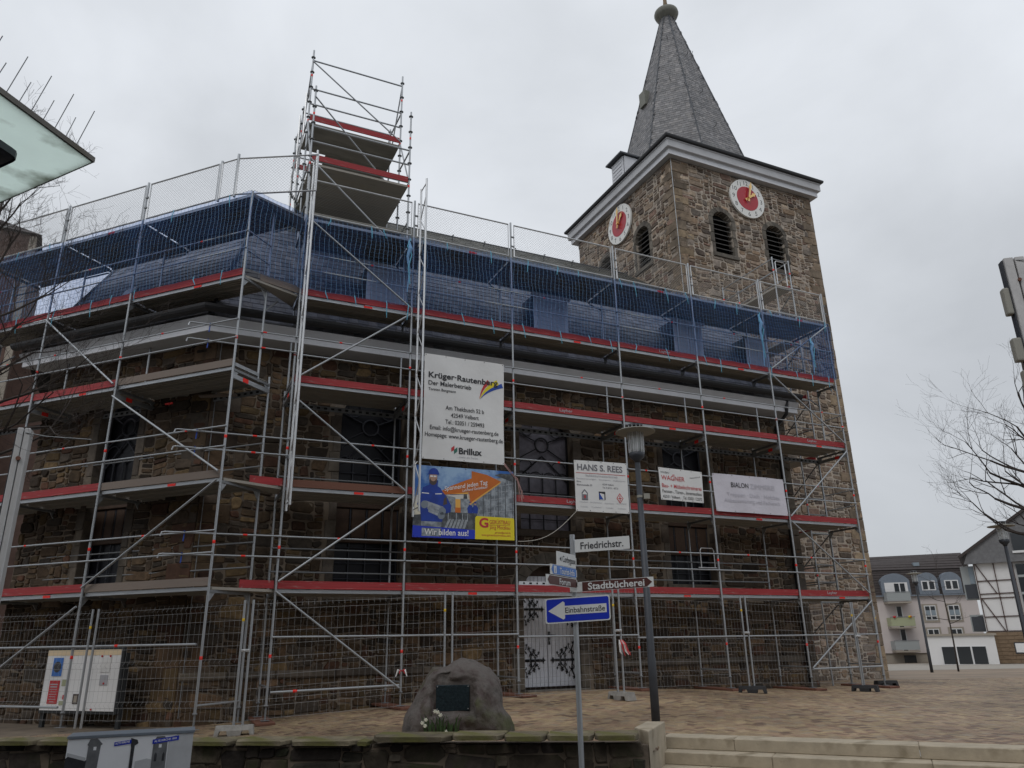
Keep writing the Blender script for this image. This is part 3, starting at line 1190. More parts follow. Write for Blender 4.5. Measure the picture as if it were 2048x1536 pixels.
# cornice: cyma, fascia and soffit following both street sides
def offset_ring(d):
    """corner points of the eave line, d outside the wall: left end, corner, right end"""
    nR, nL = Vector((0, -1, 0)), Vector((-EL.y, EL.x, 0))
    nL = Vector((-0.7234, -0.6904, 0))
    bis = (nR + nL).normalized()
    c = K0 + bis * (d / bis.dot(nR))
    n2 = Vector((-1, 0, 0))
    bis2 = (nL + n2).normalized()
    l = K1 + bis2 * (d / bis2.dot(nL))
    return [l, c, Vector((WEND + 0.06, VW - d, 0))]
prof = [(0.02, 8.10), (0.58, 8.10), (0.60, 8.11), (0.60, 8.235), (0.615, 8.245), (0.63, 8.27), (0.665, 8.33), (0.70, 8.39), (0.70, 8.42), (0.45, 8.44)]
cm = MB()
for (d0, z0), (d1, z1) in zip(prof, prof[1:]):
    a, c = offset_ring(d0), offset_ring(d1)
    mi = 1 if z1 <= 8.236 and d0 >= 0.6 else 0
    for i in range(2):
        cm.add([a[i] + Vector((0, 0, z0)), a[i + 1] + Vector((0, 0, z0)), c[i + 1] + Vector((0, 0, z1)), c[i] + Vector((0, 0, z1))], [(0, 1, 2, 3)], mi)
cm.add([Vector((WEND + 0.06, VW - d, z)) for d, z in prof], [tuple(range(len(prof)))], 0)
cornice = cm.build('cornice', [MAT['cornice paint'], MAT['cornice light']], church)
gq = MB()
for s in range(8):
    a0, a1 = math.pi * s / 8, math.pi * (s + 1) / 8
    for i in range(2):
        p0, p1 = offset_ring(0.80 - 0.11 * math.cos(a0)), offset_ring(0.80 - 0.11 * math.cos(a1))
        z0, z1 = 8.62 - 0.15 * math.sin(a0), 8.62 - 0.15 * math.sin(a1)
        gq.add([p0[i] + Vector((0, 0, z0)), p0[i + 1] + Vector((0, 0, z0)), p1[i + 1] + Vector((0, 0, z1)), p1[i] + Vector((0, 0, z1))], [(0, 1, 2, 3)])
gq.build('gutter', MAT['gutter black'], church)  # gutter enlarged; its black also stands for the shade under the deck
for u in (14.55,):
    pq = MB()
    pq.tube([(u, 0.62, 8.45), (u, 0.7, 8.05), (u, VW - 0.12, 7.75), (u, VW - 0.12, 0.5)], 0.055, 8)
    pq.build('downpipe', MAT['gutter black'], church, smooth=True)

q = MB()
q.tube([(-1.42, VW - 0.06, 8.1), (-1.42, VW - 0.06, 0.4)], 0.009, 5)
q.build('lightning_conductor', MAT['galvanised dull'], church)
# roof planes: steep lower slope, flatter upper slope, hipped over the apse
def ring_at(d, z):
    l, c, r_ = offset_ring(d)
    r_ = Vector((WEND, r_.y, 0))
    return [p + Vector((0, 0, z)) for p in (l, c, r_)]
eave = ring_at(0.62, 8.46)
brk = ring_at(-1.3, 11.95)
ridgeA, ridgeB = Vector((1.6, VC, 16.55)), Vector((WEND + 0.3, VC, 16.55))
rq = MB()
rq.poly([eave[0], eave[1], brk[1], brk[0]])
rq.poly([eave[1], eave[2], brk[2], brk[1]])
rq.poly([brk[0], brk[1], ridgeA])
rq.poly([brk[1], brk[2], ridgeB, ridgeA])
mir = lambda p: Vector((p.x, 2 * VC - p.y, p.z))
rq.poly([mir(eave[1]), mir(eave[0]), mir(brk[0]), mir(brk[1])])
rq.poly([mir(eave[2]), mir(eave[1]), mir(brk[1]), mir(brk[2])])
rq.poly([mir(brk[1]), mir(brk[0]), ridgeA])
rq.poly([mir(brk[2]), mir(brk[1]), ridgeA, ridgeB])
rq.poly([mir(eave[0]), eave[0], brk[0], mir(brk[0])])
rq.poly([mir(brk[0]), brk[0], ridgeA])
rq.poly([eave[2], mir(eave[2]), mir(brk[2]), ridgeB, brk[2]])
roof = rq.build('roof', MAT['lead'], church)
sr = random.Random(5)
DORM = [(2.26, 1.08, 9.45, 10.62), (11.58, 1.1, 9.5, 10.75), (6.9, 1.1, 9.45, 10.7), (14.2, 0.9, 9.45, 10.6)]
def in_dormer(p):
    return any(abs(p.x - c) < w / 2 and z0 < p.z < z1 - 0.12 and p.y < 4 for c, w, z0, z1 in DORM)
sm = MB()
slates(sm, [eave[1], eave[2], brk[2], brk[1]], 0.24, 0.165, sr, skip=in_dormer)
slates(sm, [eave[0], eave[1], brk[1], brk[0]], 0.24, 0.165, sr)
MOSSL = [(0.1, 0.1, 0.085), (0.115, 0.115, 0.1), (0.13, 0.125, 0.105), (0.09, 0.092, 0.082)]
slates(sm, [brk[1], brk[2], ridgeB, ridgeA], 0.26, 0.19, sr, MOSSL)
slates(sm, [brk[0], brk[1], ridgeA], 0.26, 0.19, sr, MOSSL)
sm.build('slates', MAT['slate'], roof, kind='stuff')
hq = MB()
for a, c in ((eave[1], brk[1]), (brk[1], ridgeA), (ridgeA, ridgeB), (eave[0], brk[0])):
    hq.tube([a, c], 0.05, 6)
hq.build('ridge_flashing', MAT['lead'], roof)
q = MB()
for k in range(10):
    u = 2.5 + k * 1.25
    q = MB()
    q.tube([(u, 7.4, 15.62), (u, 7.3, 15.8), (u, 7.22, 15.74)], 0.02, 5)
    q.build('snow_hook', MAT['lead'], roof)
def slope_v(z):
    return VW - 0.62 + (z - 8.46) * (1.92 / 3.49)
for c, w, z0, z1 in DORM:
    vf = slope_v(z0) + 0.02
    vb = slope_v(z1) + 0.3
    q = MB()
    q.box((c, (vf + vb) / 2, (z0 + z1) / 2), (w, vb - vf, z1 - z0), mi=0)
    d = q.build('dormer', MAT['lead'], roof)
    q = MB()
    q.box((c, vf - 0.016, (z0 + z1) / 2), (w - 0.04, 0.03, z1 - z0 - 0.02))
    q.box((c, vf - 0.05, z1 + 0.02), (w + 0.1, 0.12, 0.06))
    f = q.build('front_panel', MAT['cornice light'], d)
    q = MB()
    for sx in (-1, 1):
        q.box((c + sx * w * 0.2, vf - 0.038, (z0 + z1) / 2), (w * 0.36, 0.014, (z1 - z0) * 0.8))
    q.build('shutter', MAT['cornice paint'], d)
# white sheeting left on the apse slope
nq = (brk[1] - eave[1]).cross(eave[0] - eave[1]).normalized()
if nq.y > 0: nq = -nq
def on_apse(s, k):
    a, c = eave[1].lerp(eave[0], s), brk[1].lerp(brk[0], s)
    return a.lerp(c, k)
q = MB()
q.prism([on_apse(s, k) + nq * 0.05 for s, k in ((0.665, 0.30), (0.635, 0.34), (0.60, 0.50), (0.665, 0.48))], tuple(-nq * 0.04))
q.build('roof_sheet', MAT['ink white'], roof)

# ------------------------------------------------------------------ windows
def arc_pts(cx, cz, r, a0, a1, n=14):
    return [(cx + r * math.cos(a0 + (a1 - a0) * k / n), cz + r * math.sin(a0 + (a1 - a0) * k / n)) for k in range(n + 1)]
def church_window(wall, op, glass, bars, panel=True):
    root = empty('window', (0, 0, 0), 0, parent=church)
    q = MB()
    q.poly([wall.p(x, z, -0.31) for x, z in op.outline()])
    q.build('pane', MAT[glass], root)
    cx, hw = op.cx, op.w / 2
    lines = MB()
    def ln(pts, r=0.014, d=-0.26):
        lines.tube([wall.p(x, z, d) for x, z in pts], r, 5)
    top = op.zs
    ln(op.outline(-0.03)[2:] , 0.025)
    ln([(cx - hw + 0.03, op.z0), (cx - hw + 0.03, op.zs)], 0.025)
    ln([(cx + hw - 0.03, op.z0), (cx + hw - 0.03, op.zs)], 0.025)
    ring = top - 0.25
    rr = 0.19
    ln(arc_pts(cx, ring, rr, 0, 2 * math.pi, 20), 0.022)
    for a in (25, 155, 215, 325):
        a = rad(a)
        ln([(cx + rr * math.cos(a), ring + rr * math.sin(a)), (cx + hw * 0.93 * math.copysign(1, math.cos(a)), ring + math.sin(a) * 0.75)], 0.016)
    for s in (-1, 1):
        ln(arc_pts(cx + s * hw * 0.55, top + 0.15, 0.17, 0.3, 2 * math.pi - 0.5, 14), 0.014)
        ln(arc_pts(cx + s * hw * 0.62, ring - 0.62, 0.2, 0.2, 2.9, 10), 0.014)
        ln([(cx + s * hw * 0.95, ring - 0.95), (cx, ring - 0.3)], 0.02)
    base = op.z0 + 0.05
    z_mid = max(op.z0 + 0.25, op.zs - 1.75)
    for k in range(1, 4):
        x = cx - hw + k * op.w / 4
        ln([(x, op.z0), (x, ring - 0.75)], 0.017)
    for k in range(4):
        x = cx - hw + (k + 0.5) * op.w / 4
        ln(arc_pts(x, ring - 0.92, op.w / 8, 0, math.pi, 8), 0.014)
    z = op.z0 + 0.3
    while z < ring - 1.0:
        ln([(cx - hw, z), (cx + hw, z)], 0.012)
        z += 0.34
    lines.build('tracery', MAT[bars], root)
    if panel:
        q = MB()
        for k in range(4):
            x0 = cx - hw + k * op.w / 4
            block(q, wall, x0 + 0.03, x0 + op.w / 4 - 0.03, 3.95, 4.6, -0.3, -0.245, (1, 1, 1))
        block(q, wall, cx - hw, cx + hw, 4.62, 4.72, -0.3, -0.2, (1, 1, 1))
        block(q, wall, cx - hw, cx + hw, 3.84, 3.93, -0.3, -0.2, (1, 1, 1))
        q.build('wood_panel', MAT['window wood'], root)
    return root
church_window(wallR, win1, 'window glass', 'tracery iron')
church_window(wallR, win2, 'lead glass', 'black iron', panel=False)
church_window(wallR, win3, 'window glass', 'tracery iron')
church_window(wallL, winL, 'window glass', 'tracery iron')

# ------------------------------------------------------------------ double door with wrought hinges
dr = empty('door', (0, 0, 0), 0, parent=church)
q = MB()
q.poly([wallR.p(x, z, -0.33) for x, z in door.outline()])
q.build('arch_light', MAT['window wood'], dr)
for side in (-1, 1):
    leaf = empty('door_leaf', (0, 0, 0), 0, parent=dr)
    for k in range(7):
        w = 0.74 / 7
        x0 = door.cx + (0.006 if side > 0 else -0.746) + k * w
        q = MB()
        block(q, wallR, x0 + 0.003, x0 + w - 0.003, 0.66, 3.2, -0.31, -0.26 + 0.002 * (k % 2), (1, 1, 1), 0.008)
        q.build('board', MAT['door paint'], leaf)
    for zc in (2.42, 1.25):
        hq = MB()
        ox = door.cx + side * 0.73
        def P(a, b_, d=-0.245):
            return wallR.p(ox - side * a, zc + b_, d)
        def S(pts, w0=0.018):
            hq.tube([P(*p) for p in pts], w0, 5)
        def fleur(a, b_, ang, s=0.058):
            loop = []
            for k in range(8):
                rr = s * (1.0 if k % 2 == 0 else 0.42)
                t = ang + k * math.pi / 4
                loop.append(P(a + rr * math.cos(t), b_ + rr * math.sin(t), -0.236))
            if side > 0: loop.reverse()
            hq.prism(loop, (0, 0.014, 0))
        S([(0, 0), (0.55, 0)], 0.03)
        fleur(0.6, 0, 0, 0.075)
        for sg in (-1, 1):
            for a0, L, curl in ((0.06, 0.36, 0.075), (0.26, 0.24, 0.06), (0.38, 0.18, 0.05)):
                S([(a0, 0), (a0 + 0.015, sg * L * 0.35), (a0 + 0.03, sg * L * 0.6), (a0 - 0.005, sg * L * 0.85), (a0 - 0.03, sg * L)])
                fleur(a0 - 0.03, sg * (L + 0.03), 0.4)
                S([(a0 + 0.02 + curl * math.cos(t) * (1 - t / 9), sg * (L * 0.42 + curl * math.sin(t) * (1 - t / 9))) for t in [0.5 * i for i in range(11)]], 0.015)
                S([(a0 + 0.03, sg * L * 0.6), (a0 + 0.09, sg * L * 0.75), (a0 + 0.1, sg * L * 0.95)], 0.009)
                fleur(a0 + 0.1, sg * (L * 0.98), 0.2, 0.035)
        hq.build('hinge', MAT['black iron'], leaf)
q = MB()
q.box(tuple(wallR.p(door.cx + 0.05, 1.75, -0.25)), (0.05, 0.02, 0.3))
q.tube([wallR.p(door.cx + 0.05, 1.82, -0.24), wallR.p(door.cx + 0.05, 1.82, -0.19), wallR.p(door.cx + 0.19, 1.81, -0.19)], 0.012, 6)
q.build('door_handle', MAT['black iron'], dr)

# ================================================================== church tower
TU0, TV0, TW = 14.206, 4.548, 8.279      # outer eave square in the nave frame
IN = 0.433
tower = empty('church_tower', A0, TH, 'square rubble stone tower with slate spire and two red and white clocks', 'tower')
wx0, wx1 = TU0 + IN, TU0 + TW - IN
wy0, wy1 = TV0 + IN, TV0 + TW - IN
ZT = 19.97
wallS = Wall((0, wy0, 0), (1, 0))                 # faces the plaza
wallE = Wall((wx0, 0, 0), (0, -1))                # faces the nave; x = -v
tcx, tcy = (wx0 + wx1) / 2, (wy0 + wy1) / 2
s1 = Opening(16.93, 0.95, 16.1, 17.72, 0.33, 0.2)
s2 = Opening(19.7, 0.95, 16.0, 17.72, 0.33, 0.2)
e1 = Opening(-(tcy - 1.42), 0.95, 16.2, 17.72, 0.33, 0.2)
e2 = Opening(-(tcy + 1.42), 0.95, 16.2, 17.72, 0.33, 0.2)
q = wall_sheet(wallS, wx0, wx1, -0.6, ZT, [s1, s2], 0.3)
twS = q.build('wall', MAT['tower mortar'], tower)
q = wall_sheet(wallE, -wy1, -wy0, 7.0, ZT, [e1, e2], 0.3)
twE = q.build('wall', MAT['tower mortar'], tower)
q = MB()
q.add([(wx1, wy0, -0.6), (wx1, wy1, -0.6), (wx1, wy1, ZT), (wx1, wy0, ZT), (wx0, wy1, -0.6), (wx0, wy1, ZT), (wx0, wy0, -0.6), (wx0, wy0, 7.0), (wx0, wy1, 7.0)], [(0, 1, 2, 3), (1, 4, 5, 2), (6, 7, 8, 4)])
q.build('rear_wall', MAT['mortar'], tower)
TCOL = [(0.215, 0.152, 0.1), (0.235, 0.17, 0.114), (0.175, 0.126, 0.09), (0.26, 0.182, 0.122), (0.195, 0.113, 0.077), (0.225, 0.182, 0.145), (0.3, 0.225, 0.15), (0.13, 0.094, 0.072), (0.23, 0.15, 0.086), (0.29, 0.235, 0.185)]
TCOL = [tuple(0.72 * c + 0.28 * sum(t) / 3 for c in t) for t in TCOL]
tr = random.Random(31)
clockS = Opening(tcx, 0.1, 19, 19.0)
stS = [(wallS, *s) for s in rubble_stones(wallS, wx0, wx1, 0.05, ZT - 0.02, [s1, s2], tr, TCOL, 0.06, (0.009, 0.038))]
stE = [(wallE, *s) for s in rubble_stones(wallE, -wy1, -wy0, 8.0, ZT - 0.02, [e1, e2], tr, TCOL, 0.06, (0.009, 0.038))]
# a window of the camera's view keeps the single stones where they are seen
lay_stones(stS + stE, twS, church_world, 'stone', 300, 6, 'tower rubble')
QCOL = [(0.235, 0.18, 0.128), (0.265, 0.2, 0.14), (0.2, 0.158, 0.116), (0.31, 0.235, 0.155)]
z, k = 0.1, 0
while z < ZT - 0.1:
    h = min(tr.uniform(0.3, 0.46), ZT - 0.02 - z)
    for w, xa, sgn, par in ((wallS, wx0, 1, 0), (wallS, wx1, -1, 1), (wallE, -wy0, -1, 1)):
        if w is wallE and z < 8.2:
            continue
        L = (0.68 if (k + par) % 2 == 0 else 0.4) * tr.uniform(0.85, 1.15)
        q = MB()
        e_ = 0.034 if w is wallS else 0.033
        x0, x1 = (xa - 0.03, xa + L) if sgn > 0 else (xa - L, xa + 0.03)
        block(q, w, x0, x1, z + 0.006, z + h - 0.006, -0.05, e_ + tr.uniform(0, 0.012), shade(tr.choice(QCOL), tr), 0.02, tr)
        q.build('quoin', MAT['dressed stone'], twS if w is wallS else twE)
    z += h
    k += 1
for w, op in ((wallS, s1), (wallS, s2), (wallE, e1), (wallE, e2)):
    surround(w, op, twS if w is wallS else twE, 0.2, 0.025, [(0.14, 0.125, 0.105), (0.17, 0.15, 0.125), (0.12, 0.105, 0.09)], tr, (0.3, 0.5), True, 0.25)
    lv = empty('louvre_window', (0, 0, 0), 0, parent=tower)
    q = MB()
    q.poly([w.p(x, z_, -0.29) for x, z_ in op.outline()])
    q.build('backing', MAT['dark void'], lv)
    z_ = op.z0 + 0.12
    while z_ < op.zs + op.rise - 0.18:
        hw = op.half(z_ + 0.05, 0.0) - 0.02
        q = MB()
        a = [w.p(op.cx - hw, z_ - 0.04, -0.06), w.p(op.cx + hw, z_ - 0.04, -0.06), w.p(op.cx + hw, z_ + 0.09, -0.24), w.p(op.cx - hw, z_ + 0.09, -0.24)]
        q.prism(a, (0, 0, -0.028))
        q.build('louvre_slat', MAT['louvre'], lv)
        z_ += 0.215
# vent stones low on the tower
for zc, rows in ((2.35, 2), (1.62, 3)):
    vt = empty('stone_vent', (0, 0, 0), 0, parent=tower)
    q = MB()
    block(q, wallS, 16.35, 16.85, zc - 0.16 * rows, zc + 0.16 * rows, 0, 0.05, (0.3, 0.27, 0.22))
    q.build('vent_slab', MAT['dressed stone'], vt)
    q = MB()
    for i in range(2):
        for j in range(rows):
            block(q, wallS, 16.42 + i * 0.2, 16.57 + i * 0.2, zc - 0.16 * rows + 0.07 + j * 0.3, zc - 0.16 * rows + 0.25 + j * 0.3, 0.045, 0.056, (1, 1, 1), 0.002)
    q.build('vent_hole', MAT['dark void'], vt)

# cornice and eaves
def sq(inset, z):
    a, c = TU0 + inset, TV0 + inset
    d = TW - 2 * inset
    return [Vector((a, c, z)), Vector((a + d, c, z)), Vector((a + d, c + d, z)), Vector((a, c + d, z))]
cm = MB()
prof = [(0.42, 19.97), (0.17, 19.97), (0.165, 19.975), (0.165, 20.17), (0.15, 20.18), (0.15, 20.21), (0.06, 20.23), (0.05, 20.24), (0.05, 20.54), (0.02, 20.55), (0.02, 20.59), (0.2, 20.59)]
for i, ((d0, z0), (d1, z1)) in enumerate(zip(prof, prof[1:])):
    a, c = sq(d0, z0), sq(d1, z1)
    mi = 1 if i in (2,) else 0
    for k in range(4):
        cm.add([a[k], a[(k + 1) % 4], c[(k + 1) % 4], c[k]], [(0, 1, 2, 3)], mi)
cm.build('cornice', [MAT['cornice paint'], MAT['cornice light']], tower)
gq = MB()
for (d0, z0), (d1, z1) in zip([(0.06, 20.585), (-0.06, 20.62), (-0.08, 20.68), (-0.08, 20.73), (0.1, 20.74)], [(-0.06, 20.62), (-0.08, 20.68), (-0.08, 20.73), (0.1, 20.74), (0.3, 20.72)]):
    a, c = sq(d0, z0), sq(d1, z1)
    for k in range(4):
        gq.add([a[k], a[(k + 1) % 4], c[(k + 1) % 4], c[k]], [(0, 1, 2, 3)])
gq.build('gutter', MAT['gutter black'], tower)

# spire: broached skirt to an octagon, then the needle
ctr = Vector((tcx, tcy, 0))
def octo(a, z):
    b_ = a * math.tan(math.pi / 8)
    return [ctr + Vector((x, y, z)) for x, y in ((-b_, -a), (b_, -a), (a, -b_), (a, b_), (b_, a), (-b_, a), (-a, b_), (-a, -b_))]
eq = sq(0.05, 20.74)
o0 = octo(2.95, 21.45)
o1 = octo(0.24, 32.1)
sp = MB()
faces = []
for k in range(8):
    faces.append([o0[k], o0[(k + 1) % 8], o1[(k + 1) % 8], o1[k]])
skirt = [[eq[0], eq[1], o0[1], o0[0]], [eq[1], eq[2], o0[3], o0[2]], [eq[2], eq[3], o0[5], o0[4]], [eq[3], eq[0], o0[7], o0[6]],
         [eq[1], o0[2], o0[1]], [eq[2], o0[4], o0[3]], [eq[3], o0[6], o0[5]], [eq[0], o0[0], o0[7]]]
for f in faces + skirt:
    sp.poly(f)
spire = sp.build('spire', MAT['lead'], tower)
sm = MB()
tr2 = random.Random(8)
SP = [(0.165, 0.16, 0.165), (0.19, 0.184, 0.186), (0.14, 0.138, 0.143), (0.21, 0.2, 0.198)]
for f in faces:
    slates(sm, f, 0.2, 0.15, tr2, SP, 0.01)
for f in skirt[:4]:
    slates(sm, f, 0.22, 0.16, tr2, SP, 0.01)
sm.build('slates', MAT['slate'], spire, kind='stuff')
hq = MB()
for k in range(8):
    hq.tube([o0[k], o1[k]], 0.035, 5)
hq.build('ridge_flashing', MAT['lead'], spire)
q = MB()
for k, h in ((0, 0.42), (0, 0.68), (7, 0.5), (1, 0.4), (1, 0.75), (7, 0.8), (0, 0.2)):
    a = o0[k].lerp(o0[(k + 1) % 8], 0.5).lerp(o1[k].lerp(o1[(k + 1) % 8], 0.5), h)
    n_ = (a - ctr)
    n_.z = 0
    n_.normalize()
    q.tube([a, a + n_ * 0.14 - Vector((0, 0, 0.05)), a + n_ * 0.18 + Vector((0, 0, 0.08))], 0.015, 5)
q.build('roof_hooks', MAT['black iron'], spire)
q = MB()
q.lathe([(0.2, 31.75), (0.3, 31.85), (0.55, 32.02), (0.62, 32.2), (0.6, 32.32), (0.45, 32.42), (0.2, 32.48), (0.16, 32.5)], (tcx, tcy, 0), 24)
q.build('finial_ball', MAT['copper patina'], spire, smooth=True)
q = MB()
q.lathe([(0.16, 32.48), (0.1, 33.0), (0.06, 34.2), (0.02, 34.6)], (tcx, tcy, 0), 12)
q.build('finial_rod', MAT['finial wood'], spire, smooth=True)
# hatch on the needle and louvred dormer on the eave towards the nave
a = o0[6].lerp(o0[7], 0.5).lerp(o1[6].lerp(o1[7], 0.5), 0.46)
q = MB()
q.box((a.x - 0.08, a.y + 0.1, a.z), (0.3, 0.45, 0.8))
q.build('hatch', MAT['copper patina'], spire)
dm = MB()
dm.box((14.95, 8.3, 21.35), (1.1, 0.95, 1.15))
d = dm.build('louvre_dormer', MAT['lead'], spire)
dm = MB()
dm.box((14.38, 8.3, 21.35), (0.05, 0.9, 1.1))
dm.box((14.75, 7.80, 21.35), (0.7, 0.04, 1.1))
for k in range(5):
    dm.box((14.345, 8.3, 20.98 + k * 0.18), (0.03, 0.7, 0.1))
dm.build('louvre_panel', MAT['cornice light'], d)
dm = MB()
dm.box((14.85, 8.3, 21.97), (1.4, 1.25, 0.07))
dm.build('dormer_roof', MAT['lead'], d)

# clocks
def clock(wall, cx, cz, hour, minute):
    c = empty('clock', (0, 0, 0), 0, parent=tower)
    pl = lambda d: (lambda x, y: wall.p(cx + x, cz + y, d))
    def disc(r, d0, d1, m, name):
        q = MB()
        n = 48
        f = pl(d1)
        loop = [f(r * math.cos(2 * math.pi * k / n), r * math.sin(2 * math.pi * k / n)) for k in range(n)]
        q.prism(loop, tuple(-wall.n * (d1 - d0)))
        return q.build(name, MAT[m], c)
    disc(0.9, 0.05, 0.13, 'clock white', 'dial')
    disc(0.56, 0.131, 0.14, 'clock red', 'dial_centre')
    q = LMB()
    f = pl(0.1315)
    for h in range(1, 13):
        a = math.pi / 2 - h * math.pi / 6
        put_text(q, str(h), 0.73 * math.cos(a), 0.73 * math.sin(a) - 0.1, 0.2, place=f, align='c')
    q.build('numeral', MAT['ink black'], c)
    def hand(ang, L, w, d, name):
        q = MB()
        f = pl(d)
        s, co = math.sin(ang), math.cos(ang)
        shp = [(-w * 0.55, -0.2), (w * 0.55, -0.2), (w * 0.3, -0.05), (w * 0.45, 0.1), (w * 0.5, L * 0.6), (w * 0.95, L * 0.66), (0, L), (-w * 0.95, L * 0.66), (-w * 0.5, L * 0.6), (-w * 0.45, 0.1), (-w * 0.3, -0.05)]
        q.prism([f(x * co + y * s, -x * s + y * co) for x, y in shp], tuple(-wall.n * 0.02))
        q.build(name, MAT['gilding'], c)
    hand(hour, 0.52, 0.1, 0.20, 'hour_hand')
    hand(minute, 0.8, 0.085, 0.25, 'minute_hand')
    q = MB()
    q.tube([wall.p(cx, cz, 0.1), wall.p(cx, cz, 0.27)], 0.05, 10)
    q.build('hub', MAT['gilding'], c)
    return c
clock(wallS, tcx, 18.97, rad(54), rad(14))
clock(wallE, -tcy, 18.97, rad(38), rad(4))
q = MB()
q.tube([wallS.p(wx0 - 0.06, 19.9, 0.08), wallS.p(wx0 - 0.06, 0.4, 0.08)], 0.012, 5)
q.build('lightning_conductor', MAT['galvanised steel'], tower)

# ================================================================== facade scaffolding
GS, GD = MAT['galvanised steel'], MAT['galvanised dull']
TR = 0.0242
def base_z(world):
    return gz(world.x, world.y) + 0.06

def mesh_panel(root, pa, pb):
    """wire guard between two local points on the top level"""
    pa, pb = Vector((*pa, 0)), Vector((*pb, 0))
    d = pb - pa
    L = d.length
    d.normalize()
    at = lambda x, z: pa + d * x + Vector((0, 0, z))
    p = empty('mesh_guard', (0, 0, 0), 0, parent=root)
    z0, z1 = LV[5] + 0.06, LV[5] + 0.98
    q = MB()
    q.tube([at(0, z0), at(0, z1), at(L, z1), at(L, z0), at(0, z0)], 0.02, 6)
    q.build('panel_frame', MAT['aluminium'], p)
    q = MB()
    H = z1 - z0
    for d_ in (1, -1):
        s = -H
        while s < L:
            x0, x1 = max(s, 0), min(s + H, L)
            if x1 - x0 > 0.02:
                if d_ > 0:
                    q.tube([at(x0, z0 + x0 - s), at(x1, z0 + x1 - s)], 0.0019, 3, cap=False)
                else:
                    q.tube([at(x0, z1 - (x0 - s)), at(x1, z1 - (x1 - s))], 0.0019, 3, cap=False)
            s += 0.075
    q.build('chain_link', MAT['wire'], p)

